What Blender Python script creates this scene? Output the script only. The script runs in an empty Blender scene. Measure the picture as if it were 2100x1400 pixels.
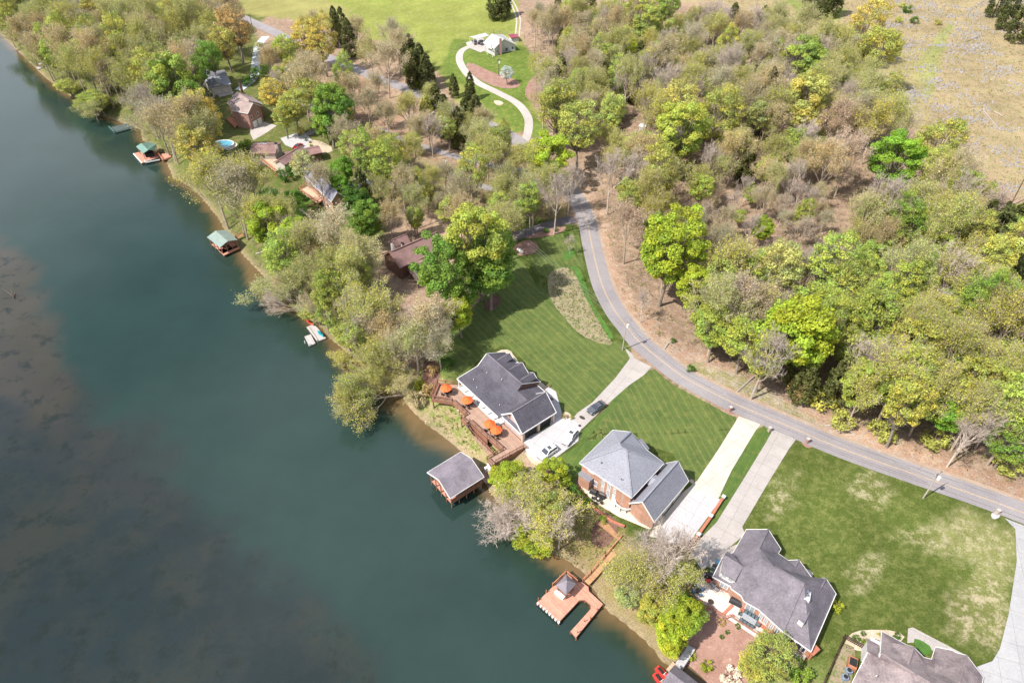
import bpy, bmesh, math, random
import numpy as np
from mathutils import Vector, Matrix
random.seed(7); rng = np.random.default_rng(11)
C = bpy.context.scene.collection
sc = bpy.context.scene
# ---------------------------------------------------------------- camera, sky, sun, exposure
cam_d = bpy.data.cameras.new('camera'); cam = bpy.data.objects.new('camera', cam_d); C.objects.link(cam)
cam.location = (0, 0, 118.0); cam.rotation_euler = (math.radians(90-41.5), 0, 0)
cam_d.sensor_width = 36; cam_d.lens = 24.0; cam_d.clip_start = 1; cam_d.clip_end = 6000
sc.camera = cam
world = bpy.data.worlds.new("World"); sc.world = world; world.use_nodes = True
wn = world.node_tree; bg = wn.nodes['Background']
sky = wn.nodes.new('ShaderNodeTexSky'); sky.sky_type = 'NISHITA'; sky.sun_disc = False
SUN_EL = math.radians(51); SUN_AZ = math.radians(241)       # compass from +Y towards +X
sky.sun_elevation = SUN_EL; sky.sun_rotation = SUN_AZ
sky.air_density = 1.0; sky.dust_density = 1.2; sky.ozone_density = 1.0
tc_ = wn.nodes.new('ShaderNodeTexCoord'); mp_ = wn.nodes.new('ShaderNodeMapping'); mp_.inputs['Scale'].default_value = (1, 1, 2.4); wn.links.new(tc_.outputs['Generated'], mp_.inputs[0])
cn_ = wn.nodes.new('ShaderNodeTexNoise'); cn_.inputs['Scale'].default_value = 2.6; cn_.inputs['Detail'].default_value = 6; wn.links.new(mp_.outputs[0], cn_.inputs['Vector'])
cr_ = wn.nodes.new('ShaderNodeValToRGB'); cr_.color_ramp.elements[0].position = .44; cr_.color_ramp.elements[1].position = .62; cr_.color_ramp.elements[1].color = (.62, .62, .62, 1); sz_ = wn.nodes.new('ShaderNodeSeparateXYZ'); wn.links.new(tc_.outputs['Generated'], sz_.inputs[0])
ma_ = wn.nodes.new('ShaderNodeMath'); ma_.operation = 'MULTIPLY_ADD'; ma_.use_clamp = True; ma_.inputs[1].default_value = -.5; ma_.inputs[2].default_value = .25; wn.links.new(sz_.outputs[2], ma_.inputs[0])
mb_ = wn.nodes.new('ShaderNodeMath'); mb_.operation = 'ADD'; wn.links.new(ma_.outputs[0], mb_.inputs[0]); wn.links.new(cn_.outputs['Fac'], mb_.inputs[1]); wn.links.new(mb_.outputs[0], cr_.inputs[0])
cm_ = wn.nodes.new('ShaderNodeMix'); cm_.data_type = 'RGBA'; wn.links.new(cr_.outputs[0], cm_.inputs[0]); wn.links.new(sky.outputs[0], cm_.inputs[6]); cm_.inputs[7].default_value = (12.0, 12.2, 13.0, 1)
wn.links.new(cm_.outputs[2], bg.inputs[0]); bg.inputs[1].default_value = 0.10
sun_d = bpy.data.lights.new('sun', 'SUN'); sun_d.energy = 5.0; sun_d.angle = math.radians(0.5); sun_d.color = (1, .94, .84)
sun = bpy.data.objects.new('sun', sun_d); C.objects.link(sun)
sdir = Vector((math.sin(SUN_AZ)*math.cos(SUN_EL), math.cos(SUN_AZ)*math.cos(SUN_EL), math.sin(SUN_EL)))
sun.rotation_euler = sdir.to_track_quat('Z', 'Y').to_euler(); sun.location = (0, 0, 300)
sc.view_settings.view_transform = 'Standard'; sc.view_settings.look = 'None'
sc.view_settings.exposure = 0.36; sc.view_settings.gamma = 1
sc.render.engine = 'CYCLES'
sc.cycles.max_bounces = 5; sc.cycles.diffuse_bounces = 2; sc.cycles.glossy_bounces = 2; sc.cycles.transmission_bounces = 3
# ---------------------------------------------------------------- camera maths and terrain
TH = math.radians(41.5); FPX = 1400.0; CAMZ = 118.0
CF = (0, math.cos(TH), -math.sin(TH)); CU = (0, math.sin(TH), math.cos(TH))
def ray(px, py):
    u = (px-1050)/FPX; v = (py-700)/FPX
    return (u, CF[1]-v*CU[1], CF[2]-v*CU[2])
def W(px, py, z):
    """world point on the level z seen at photo pixel (px, py)"""
    d = ray(px, py); t = (z-CAMZ)/d[2]
    return Vector((d[0]*t, d[1]*t, z))
def proj(x, y, z):
    q = z-CAMZ; D = y*CF[1]+q*CF[2]; U = y*CU[1]+q*CU[2]
    return 1050+FPX*x/D, 700-FPX*U/D, D
SHORE_PX = [(0,71),(29,100),(57,126),(94,163),(129,189),(160,209),(183,231),(223,243),(249,253),(286,266),(291,289),(334,317),(351,363),(386,383),(414,409),(446,449),(457,471),(480,497),(497,526),(523,551),(543,574),(594,629),(623,643),(660,677),(677,697),(694,711),(720,733),(743,754),(775,790),(823,817),(845,846),(874,874),(897,889),(923,909),(943,926),(975,960),(1000,1005),(1030,1050),(1080,1100),(1125,1135),(1160,1150),(1196,1177),(1206,1192),(1232,1248),(1272,1275),(1320,1315),(1358,1360),(1390,1378),(1412,1365),(1440,1392),(1475,1430)]
SH = [W(a, b, 0.0) for a, b in SHORE_PX]
shx = [p.x for p in SH]; shy = [p.y for p in SH]
shx = [-1500, -700] + shx + [60, 400]; shy = [1900, 800] + shy + [10, -400]
shx = np.array(shx); shy = np.array(shy)
LANDX = np.concatenate([shx, [1500, 1500]]); LANDY = np.concatenate([shy, [-400, 1900]])
def inpoly(x, y, X, Y):
    r = np.zeros(x.shape, bool); j = len(X)-1
    for i in range(len(X)):
        c = ((Y[i] > y) != (Y[j] > y))
        dy = (Y[j]-Y[i]) or 1e-9
        r ^= c & (x < (X[j]-X[i])*(y-Y[i])/dy + X[i]); j = i
    return r
def pldist(x, y, X, Y):
    best = np.full(x.shape, 1e9)
    for i in range(len(X)-1):
        ax, ay = X[i], Y[i]; bx, by = X[i+1]-ax, Y[i+1]-ay
        t = np.clip(((x-ax)*bx+(y-ay)*by)/(bx*bx+by*by+1e-9), 0, 1)
        best = np.minimum(best, np.hypot(x-ax-t*bx, y-ay-t*by))
    return best
def sstep(a, b, x):
    t = np.clip((x-a)/(b-a), 0, 1); return t*t*(3-2*t)
def vnoise(x, y, s, seed=0):
    x = x/s+seed*17.3; y = y/s+seed*9.1
    return (np.sin(x*1.7+np.sin(y*1.3+seed))*np.cos(y*1.9+np.sin(x*1.1))+np.sin(x*3.9+y*2.7+seed)*.5*np.cos(y*4.3-x*1.3))/1.4
def axis(a, b, s, lo, hi):
    mid = list(np.arange(a, b+.01, s)); L = []; v = a; st = s
    while v > lo: st *= 1.35; v -= st; L.append(v)
    R = []; v = mid[-1]; st = s
    while v < hi: st *= 1.35; v += st; R.append(v)
    return np.array(L[::-1]+mid+R)
GX = axis(-300, 330, 1.5, -1600, 1600); GY = axis(30, 470, 1.5, -500, 1900)
XX, YY = np.meshgrid(GX, GY)
land = inpoly(XX, YY, LANDX, LANDY)
D0 = pldist(XX, YY, shx, shy); DD = np.where(land, D0, -D0)
def profile(d):
    b = 4.6*sstep(0, 13, d)+.6*sstep(-1, 1.5, d)-.3 + 1.0*sstep(12, 60, d)
    q = np.maximum(0, d-78)
    hill = 30*(1-np.exp(-.11*q*q/(q+18)/30))
    return np.where(d > 0, b+hill, -.3+.28*np.maximum(d, -12)) + 0*d
HH = profile(DD) + sstep(110, 170, DD)*vnoise(XX, YY, 26, 2)*1.1
dxu = None
def hgt(x, y):
    i = min(max(int(np.searchsorted(GX, x))-1, 0), len(GX)-2); j = min(max(int(np.searchsorted(GY, y))-1, 0), len(GY)-2)
    a = (x-GX[i])/(GX[i+1]-GX[i]); b = (y-GY[j])/(GY[j+1]-GY[j])
    return float((HH[j, i]*(1-a)+HH[j, i+1]*a)*(1-b)+(HH[j+1, i]*(1-a)+HH[j+1, i+1]*a)*b)
def G(px, py, dz=0.0):
    """terrain point seen at photo pixel (raised by dz)"""
    d = ray(px, py); t = 20.0; st = 6.0
    f = lambda t: CAMZ+d[2]*t-hgt(d[0]*t, d[1]*t)-dz
    while f(t) > 0 and t < 1500: t += st
    a, b = t-st, t
    for _ in range(14):
        m = (a+b)/2
        if f(m) > 0: a = m
        else: b = m
    return Vector((d[0]*b, d[1]*b, CAMZ+d[2]*b))
def PL(px, py, P, n):
    """point of the vertical plane through P with normal n seen at the pixel"""
    d = ray(px, py); t = (P.x*n.x+P.y*n.y)/(d[0]*n.x+d[1]*n.y)
    return Vector((d[0]*t, d[1]*t, CAMZ+d[2]*t))
# ---------------------------------------------------------------- materials
M = {}
def nmat(name):
    m = bpy.data.materials.new(name); m.use_nodes = True; M[name] = m
    return m, m.node_tree, m.node_tree.nodes['Principled BSDF']
def N(t, k, **kw):
    n = t.nodes.new(k)
    for a, b in kw.items(): setattr(n, a, b)
    return n
def coord(t, world=False):
    if world: return N(t, 'ShaderNodeNewGeometry').outputs['Position']
    return N(t, 'ShaderNodeTexCoord').outputs['Object']
def noise(t, co, scale, detail=3, rough=.6, dim='3D'):
    n = N(t, 'ShaderNodeTexNoise'); n.inputs['Scale'].default_value = scale; n.inputs['Detail'].default_value = detail
    n.inputs['Roughness'].default_value = rough; t.links.new(co, n.inputs['Vector']); return n.outputs['Fac']
def ramp(t, f, stops):
    r = N(t, 'ShaderNodeValToRGB'); e = r.color_ramp.elements
    while len(e) < len(stops): e.new(.5)
    for i, (p, c) in enumerate(stops):
        e[i].position = p; e[i].color = (*c, 1) if len(c) == 3 else c
    t.links.new(f, r.inputs[0]); return r.outputs[0]
def mix(t, a, b, f, mode='MIX'):
    m = N(t, 'ShaderNodeMix', data_type='RGBA', blend_type=mode)
    for s, v in ((m.inputs[6], a), (m.inputs[7], b), (m.inputs[0], f)):
        if hasattr(v, 'is_linked') or isinstance(v, bpy.types.NodeSocket): t.links.new(v, s)
        elif isinstance(v, (int, float)): s.default_value = v
        else: s.default_value = (*v, 1)
    return m.outputs[2]
def mth(t, op, a, b=0.0, c=None):
    m = N(t, 'ShaderNodeMath', operation=op)
    for i, v in enumerate((a, b, c)):
        if v is None: continue
        if isinstance(v, bpy.types.NodeSocket): t.links.new(v, m.inputs[i])
        else: m.inputs[i].default_value = v
    return m.outputs[0]
def bump(t, b, f, s=.3, d=.05):
    n = N(t, 'ShaderNodeBump'); n.inputs['Strength'].default_value = s; n.inputs['Distance'].default_value = d
    t.links.new(f, n.inputs['Height']); t.links.new(n.outputs[0], b.inputs['Normal'])
def plain(name, c, rough=.7, var=.25, scale=2.0, metal=0, fine=0, world=False):
    m, t, b = nmat(name); co = coord(t, world)
    f = noise(t, co, scale, 4)
    lo = tuple(x*(1-var) for x in c); hi = tuple(min(1, x*(1+var)) for x in c)
    col = ramp(t, f, [(.3, lo), (.7, hi)])
    if fine:
        f2 = noise(t, co, fine, 2); col = mix(t, col, ramp(t, f2, [(.3, (.62,)*3), (.7, (1.35,)*3)]), .8, 'MULTIPLY')
    t.links.new(col, b.inputs['Base Color']); b.inputs['Roughness'].default_value = rough; b.inputs['Metallic'].default_value = metal
    return m
def shingle(name, c, var=.22, streak=None, blot=1.0):
    m, t, b = nmat(name); co = coord(t, True)
    f = noise(t, co, 3.2, 3, .8); col = ramp(t, f, [(.32, tuple(x*(1-var) for x in c)), (.68, tuple(x*(1+var) for x in c))])
    col = mix(t, col, ramp(t, noise(t, co, .35, 4, .7), [(.35, (.76,)*3), (.65, (1.2,)*3)]), blot, 'MULTIPLY')
    sx = N(t, 'ShaderNodeSeparateXYZ'); t.links.new(co, sx.inputs[0])
    w = mth(t, 'FRACT', mth(t, 'MULTIPLY', sx.outputs[2], 5.0)); col = mix(t, col, ramp(t, w, [(0, (.86,)*3), (.25, (1.04,)*3)]), .7, 'MULTIPLY')
    if streak: col = mix(t, col, streak, ramp(t, noise(t, co, .5, 5, .7), [(.52, (0,)*3), (.62, (.55,)*3)]))
    t.links.new(col, b.inputs['Base Color']); b.inputs['Roughness'].default_value = .85
    bump(t, b, f, .5, .03); return m
shingle('roof_charcoal', (.092, .086, .110), .3); shingle('roof_pale', (.26, .265, .31), .2, blot=.25); shingle('roof_mauve', (.17, .152, .178), .26)
shingle('roof_taupe', (.27, .22, .225), .22, (.13, .1, .115)); shingle('roof_brown', (.25, .15, .14), .15); shingle('roof_slate', (.2, .2, .26), .15)
shingle('roof_boat', (.21, .185, .22), .22, (.24, .22, .25)); shingle('roof_tan', (.34, .26, .25), .14)
def ribbed(name, c, per=2.0):
    m, t, b = nmat(name); co = coord(t, True); col = ramp(t, noise(t, co, .8, 4), [(.3, tuple(x*.85 for x in c)), (.7, tuple(min(1, x*1.1) for x in c))])
    t.links.new(col, b.inputs['Base Color']); b.inputs['Roughness'].default_value = .4; return m
ribbed('metal_green', (.15, .27, .23)); ribbed('metal_sage', (.25, .32, .29)); ribbed('metal_white', (.50, .50, .49)); ribbed('metal_red', (.3, .05, .08)); ribbed('metal_dkgreen', (.12, .27, .22))
def brick(name, c1, c2, mort=(.4, .36, .33)):
    m, t, b = nmat(name); co = coord(t, True)
    sx = N(t, 'ShaderNodeSeparateXYZ'); t.links.new(co, sx.inputs[0])
    a = mth(t, 'ADD', sx.outputs[0], sx.outputs[1]); cb = N(t, 'ShaderNodeCombineXYZ'); t.links.new(a, cb.inputs[0]); t.links.new(sx.outputs[2], cb.inputs[1])
    br = N(t, 'ShaderNodeTexBrick'); t.links.new(cb.outputs[0], br.inputs['Vector']); br.inputs['Scale'].default_value = 1
    br.inputs['Brick Width'].default_value = .42; br.inputs['Row Height'].default_value = .16; br.inputs['Mortar Size'].default_value = .02
    br.inputs['Color1'].default_value = (*c1, 1); br.inputs['Color2'].default_value = (*c2, 1); br.inputs['Mortar'].default_value = (*mort, 1)
    col = mix(t, br.outputs[0], ramp(t, noise(t, co, .7, 4), [(.3, (.8,)*3), (.7, (1.15,)*3)]), .8, 'MULTIPLY')
    t.links.new(col, b.inputs['Base Color']); b.inputs['Roughness'].default_value = .9; return m
brick('brick_orange', (.42, .17, .10), (.52, .25, .15)); brick('brick_red', (.30, .11, .09), (.38, .16, .12)); brick('brick_tan', (.42, .33, .25), (.5, .42, .33)); brick('brick_grey', (.42, .38, .37), (.5, .46, .44))
plain('white_paint', (.8, .79, .78), .5, .04); plain('white_siding', (.62, .61, .62), .6, .05); plain('cream_siding', (.6, .55, .5), .7, .08)
plain('brown_siding', (.16, .085, .065), .7, .15); plain('pink_siding', (.55, .40, .37), .7, .1)
def wood(name, c, per=7.0, ang=0.0):
    m, t, b = nmat(name); co = coord(t, True); sx = N(t, 'ShaderNodeSeparateXYZ'); t.links.new(co, sx.inputs[0])
    s = mth(t, 'ADD', mth(t, 'MULTIPLY', sx.outputs[0], math.cos(ang)), mth(t, 'MULTIPLY', sx.outputs[1], math.sin(ang)))
    w = mth(t, 'MULTIPLY', s, per); fr = mth(t, 'FRACT', w)
    wn_ = N(t, 'ShaderNodeTexWhiteNoise', noise_dimensions='1D'); t.links.new(mth(t, 'FLOOR', w), wn_.inputs['W'])
    col = ramp(t, wn_.outputs['Value'], [(0, tuple(x*.88 for x in c)), (1, tuple(min(1, x*1.12) for x in c))])
    col = mix(t, col, ramp(t, fr, [(.04, (.55,)*3), (.14, (1,)*3)]), .8, 'MULTIPLY')
    col = mix(t, col, ramp(t, noise(t, co, 1.1, 4, .7), [(.3, (.82,)*3), (.7, (1.14,)*3)]), .9, 'MULTIPLY')
    t.links.new(col, b.inputs['Base Color']); b.inputs['Roughness'].default_value = .75; return m
wood('deck_brown', (.41, .27, .205), 7, math.radians(38)); wood('deck_coral', (.60, .29, .21), 7, math.radians(40)); wood('rail_brown', (.30, .14, .09)); wood('rail_orange', (.50, .21, .12))
wood('dock_grey', (.50, .46, .46), 6, .6); wood('deck_tan', (.62, .42, .3), 6, .8); wood('wood_dark', (.10, .06, .05)); wood('walk_tan', (.45, .25, .13), 5, .75); wood('dock_dark', (.09, .12, .12), 6, .3)
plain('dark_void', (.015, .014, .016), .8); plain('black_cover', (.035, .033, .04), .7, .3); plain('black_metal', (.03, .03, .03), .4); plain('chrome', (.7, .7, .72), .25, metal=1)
m_, t_, b_ = nmat('glass'); b_.inputs['Base Color'].default_value = (.05, .06, .08, 1); b_.inputs['Roughness'].default_value = .05; b_.inputs['Specular IOR Level'].default_value = 1.0
m_, t_, b_ = nmat('glass_pale'); b_.inputs['Base Color'].default_value = (.35, .38, .42, 1); b_.inputs['Roughness'].default_value = .1
for nm, c in (('paint_white', (.78, .78, .79)), ('paint_grey', (.10, .11, .13)), ('paint_red', (.32, .01, .02)), ('paint_blue', (.05, .09, .25)), ('paint_silver', (.4, .4, .42))):
    m_, t_, b_ = nmat(nm); b_.inputs['Base Color'].default_value = (*c, 1); b_.inputs['Roughness'].default_value = .25; b_.inputs['Metallic'].default_value = .15; b_.inputs['Coat Weight'].default_value = .6
plain('tyre', (.02, .02, .02), .8); plain('orange_cloth', (.85, .15, .035), .8, .08, 1.0); plain('red_plastic', (.62, .05, .04), .4, .08); plain('teal_plastic', (.02, .33, .40), .4, .1)
plain('blue_plastic', (.08, .20, .33), .45, .2); plain('green_plastic', (.25, .42, .36), .5, .1); plain('furniture_blue', (.12, .17, .2), .6, .3); plain('seat_grey', (.4, .4, .43), .7, .1)
plain('bronze', (.05, .035, .03), .5, .2); plain('stone', (.48, .43, .40), .9, .3, 3, fine=9); plain('tan_stone', (.62, .50, .38), .9, .2, 3, fine=9); plain('limestone', (.31, .29, .29), .9, .3, 1.5, fine=6)
plain('terracotta', (.45, .16, .10), .8, .2); plain('pole_wood', (.42, .37, .33), .85, .15); plain('pole_dark', (.13, .09, .07), .85, .15); plain('wire', (.25, .25, .26), .5)
plain('cushion_white', (.85, .85, .85), .8, .03); plain('canvas_blue', (.24, .30, .42), .6, .15)
# ground kinds (world position)
def ground(name, c1, c2, s1=.35, s2=5.0, c3=None, thr=.6, rough=.95, bmp=.4, joints=0, amp=None):
    amp = amp or (.14 if joints else .4)
    m, t, b = nmat(name); co = coord(t, True)
    col = ramp(t, noise(t, co, s1, 5, .62), [(.32, c1), (.68, c2)])
    if c3: col = mix(t, col, c3, ramp(t, noise(t, co, s1*2.7, 6, .72), [(thr, (0,)*3), (thr+.07, (1,)*3)]))
    f = noise(t, co, s2, 3, .7); col = mix(t, col, ramp(t, f, [(.25, (1-amp,)*3), (.75, (1+amp,)*3)]), .9, 'MULTIPLY')
    if joints:
        mp = N(t, 'ShaderNodeMapping'); mp.inputs['Rotation'].default_value = (0, 0, joints); t.links.new(co, mp.inputs[0]); br = N(t, 'ShaderNodeTexBrick'); br.offset = 0; t.links.new(mp.outputs[0], br.inputs['Vector'])
        for k_, v_ in (('Scale', 1), ('Brick Width', 3.2), ('Row Height', 3.2), ('Mortar Size', .035), ('Mortar Smooth', .3)): br.inputs[k_].default_value = v_
        br.inputs['Color1'].default_value = (1, 1, 1, 1); br.inputs['Color2'].default_value = (.94, .94, .94, 1); br.inputs['Mortar'].default_value = (.62, .6, .58, 1); col = mix(t, col, br.outputs[0], 1.0, 'MULTIPLY')
    t.links.new(col, b.inputs['Base Color']); b.inputs['Roughness'].default_value = rough
    bump(t, b, f, bmp, .1); return m
ground('concrete', (.39, .355, .34), (.46, .425, .41), .3, 3, (.37, .335, .32), .64, .9, .05, joints=.62); ground('concrete_new', (.47, .46, .485), (.52, .51, .53), .2, 3, (.42, .41, .42), .64, .8, .02, joints=.62)
ground('concrete_tan', (.52, .47, .415), (.60, .55, .495), .3, 3, (.42, .36, .31), .62, .9, .05, joints=.9); ground('concrete_grey', (.37, .365, .38), (.43, .425, .44), .25, 3, (.32, .31, .32), .62, .9, .05, joints=.35); ground('concrete_road', (.42, .38, .36), (.50, .46, .44), .15, 3, rough=.9, bmp=.03)
ground('asphalt', (.255, .235, .25), (.32, .295, .31), .12, 6, (.21, .195, .205), .62, .9, .05); ground('asphalt_dark', (.10, .09, .11), (.17, .15, .17), .2, 6, (.22, .2, .22), .55)
ground('gravel', (.42, .37, .34), (.54, .49, .46), .4, 7); ground('mulch', (.25, .14, .11), (.36, .22, .18), .5, 8, (.42, .3, .26), .6); ground('mulch_dark', (.12, .06, .045), (.2, .11, .09), .5, 8)
ground('clay', (.36, .25, .185), (.42, .33, .26), .4, 6, (.5, .45, .42), .6); ground('patio', (.60, .51, .38), (.72, .66, .55), .5, 5, (.42, .33, .18), .62, .9, .05); ground('patio_stone', (.58, .48, .43), (.68, .6, .55), .5, 6)
ground('straw_bed', (.27, .21, .14), (.35, .28, .19), .5, 6, (.16, .19, .07), .49); ground('gravel_bed', (.46, .37, .27), (.58, .49, .39), .6, 7); ground('deep_grass', (.05, .13, .02), (.09, .2, .03), .6, 6)
ground('pad_dark', (.035, .03, .03), (.06, .05, .05), 1, 8); ground('yellow_line', (.50, .36, .24), (.56, .42, .28), .4, 8, (.31, .28, .3), .62, .9, .02); ground('skid', (.16, .14, .165), (.22, .19, .22), .5, 8)
ground('blue_gravel', (.5, .56, .62), (.62, .66, .7), .5, 7)
def lawn(name, pa, pb, spacing, base=((.058, .100, .017), (.105, .145, .030)), line=(.20, .205, .075), amt=.5, patch=(.27, .22, .13), thr=.72, w=.8):
    m, t, b = nmat(name); co = coord(t, True)
    A = W(*pa, 5); B = W(*pb, 5); d = (B-A).normalized(); nx, ny = -d.y, d.x
    sx = N(t, 'ShaderNodeSeparateXYZ'); t.links.new(co, sx.inputs[0])
    s = mth(t, 'ADD', mth(t, 'MULTIPLY', sx.outputs[0], nx/spacing), mth(t, 'MULTIPLY', sx.outputs[1], ny/spacing))
    s = mth(t, 'ADD', s, mth(t, 'MULTIPLY', noise(t, co, .15, 4), .85))
    fr = mth(t, 'ABSOLUTE', mth(t, 'SUBTRACT', mth(t, 'FRACT', s), .5))
    col = ramp(t, noise(t, co, .16, 5, .6), [(.3, base[0]), (.7, base[1])])
    yl = ramp(t, noise(t, co, .55, 5, .7), [(.5, (0,)*3), (.72, (.6,)*3)]); col = mix(t, col, (.2, .2, .05), yl)
    ln = ramp(t, fr, [(0, (1,)*3), (1-w, (0,)*3)]); lm = mth(t, 'MULTIPLY', ln, ramp(t, noise(t, co, 1.2, 4), [(.3, (.2,)*3), (.6, (amt,)*3)]))
    col = mix(t, col, line, lm)
    s2 = mth(t, 'FRACT', mth(t, 'MULTIPLY', s, .5)); col = mix(t, col, ramp(t, s2, [(.44, (.92,)*3), (.56, (1.08,)*3)]), min(1, amt), 'MULTIPLY')
    col = mix(t, col, patch, ramp(t, noise(t, co, .09, 6, .72), [(thr, (0,)*3), (thr+.08, (.9,)*3)]))
    f = noise(t, co, 6, 3, .7); col = mix(t, col, ramp(t, f, [(.25, (.6,)*3), (.75, (1.4,)*3)]), .9, 'MULTIPLY')
    t.links.new(col, b.inputs['Base Color']); b.inputs['Roughness'].default_value = .9; bump(t, b, f, .5, .1); return m
# the big ground sheet: colour per vertex times fine noise
m_, t_, b_ = nmat('terrain'); co_ = coord(t_, True)
at_ = N(t_, 'ShaderNodeAttribute', attribute_name='tint'); at2 = N(t_, 'ShaderNodeAttribute', attribute_name='second')
f_ = noise(t_, co_, .55, 6, .75)
c_ = mix(t_, at_.outputs['Color'], at2.outputs['Color'], ramp(t_, f_, [(.46, (0,)*3), (.6, (1,)*3)]))
c_ = mix(t_, c_, ramp(t_, noise(t_, co_, .07, 4), [(.3, (.82,)*3), (.7, (1.18,)*3)]), 1.0, 'MULTIPLY')
f2 = noise(t_, co_, 3.5, 4, .75); c_ = mix(t_, c_, ramp(t_, f2, [(.28, (.5,)*3), (.72, (1.5,)*3)]), .9, 'MULTIPLY')
t_.links.new(c_, b_.inputs['Base Color']); b_.inputs['Roughness'].default_value = 1; b_.inputs['Specular IOR Level'].default_value = .1; bump(t_, b_, f2, .6, .25)
# water
m_, t_, b_ = nmat('river'); co_ = coord(t_, True)
at_ = N(t_, 'ShaderNodeAttribute', attribute_name='bed')
c_ = mix(t_, at_.outputs['Color'], ramp(t_, noise(t_, co_, .035, 5, .6), [(.3, (.86,)*3), (.7, (1.14,)*3)]), 1.0, 'MULTIPLY')
c_ = mix(t_, c_, (.044, .043, .030), mth(t_, 'MULTIPLY', at_.outputs['Alpha'], ramp(t_, noise(t_, co_, .045, 6, .7), [(.46, (0,)*3), (.62, (.5,)*3)]))); weeds = mth(t_, 'MULTIPLY', at_.outputs['Alpha'], ramp(t_, noise(t_, co_, .22, 6, .7), [(.53, (0,)*3), (.63, (.85,)*3)])); c_ = mix(t_, c_, (.018, .025, .022), weeds)
t_.links.new(c_, b_.inputs['Base Color']); b_.inputs['Roughness'].default_value = .06; b_.inputs['IOR'].default_value = 1.4
mp = N(t_, 'ShaderNodeMapping'); mp.inputs['Rotation'].default_value = (0, 0, .6); mp.inputs['Scale'].default_value = (1, 1.9, 1); t_.links.new(co_, mp.inputs[0])
hf = mth(t_, 'MULTIPLY', mth(t_, 'ADD', noise(t_, mp.outputs[0], 1.3, 4, .65), mth(t_, 'MULTIPLY', noise(t_, co_, .10, 3), 1.5)), ramp(t_, noise(t_, co_, .018, 3), [(.38, (.35,)*3), (.62, (1,)*3)])); bump(t_, b_, hf, .32, .07)
m_, t_, b_ = nmat('pool_water'); b_.inputs['Base Color'].default_value = (.08, .40, .55, 1); b_.inputs['Roughness'].default_value = .08
# foliage: colour comes from the object, tone per clump from the mesh
def leafmat(name, trans=.35):
    m, t, b = nmat(name); oi = N(t, 'ShaderNodeObjectInfo'); at = N(t, 'ShaderNodeAttribute', attribute_name='tone')
    col = mix(t, oi.outputs['Color'], at.outputs['Color'], 1.0, 'MULTIPLY')
    t.links.new(col, b.inputs['Base Color']); b.inputs['Roughness'].default_value = .65; b.inputs['Specular IOR Level'].default_value = .25
    tr = N(t, 'ShaderNodeBsdfTranslucent'); t.links.new(col, tr.inputs[0]); ms = N(t, 'ShaderNodeMixShader'); ms.inputs[0].default_value = trans
    t.links.new(b.outputs[0], ms.inputs[1]); t.links.new(tr.outputs[0], ms.inputs[2]); t.links.new(ms.outputs[0], t.nodes['Material Output'].inputs[0]); return m
leafmat('leaf', .38)
m_, t_, b_ = nmat('bark'); oi_ = N(t_, 'ShaderNodeObjectInfo'); c_ = mix(t_, oi_.outputs['Color'], ramp(t_, noise(t_, coord(t_), 1.5, 4), [(.3, (.7,)*3), (.7, (1.25,)*3)]), 1.0, 'MULTIPLY')
t_.links.new(c_, b_.inputs['Base Color']); b_.inputs['Roughness'].default_value = .9
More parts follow.
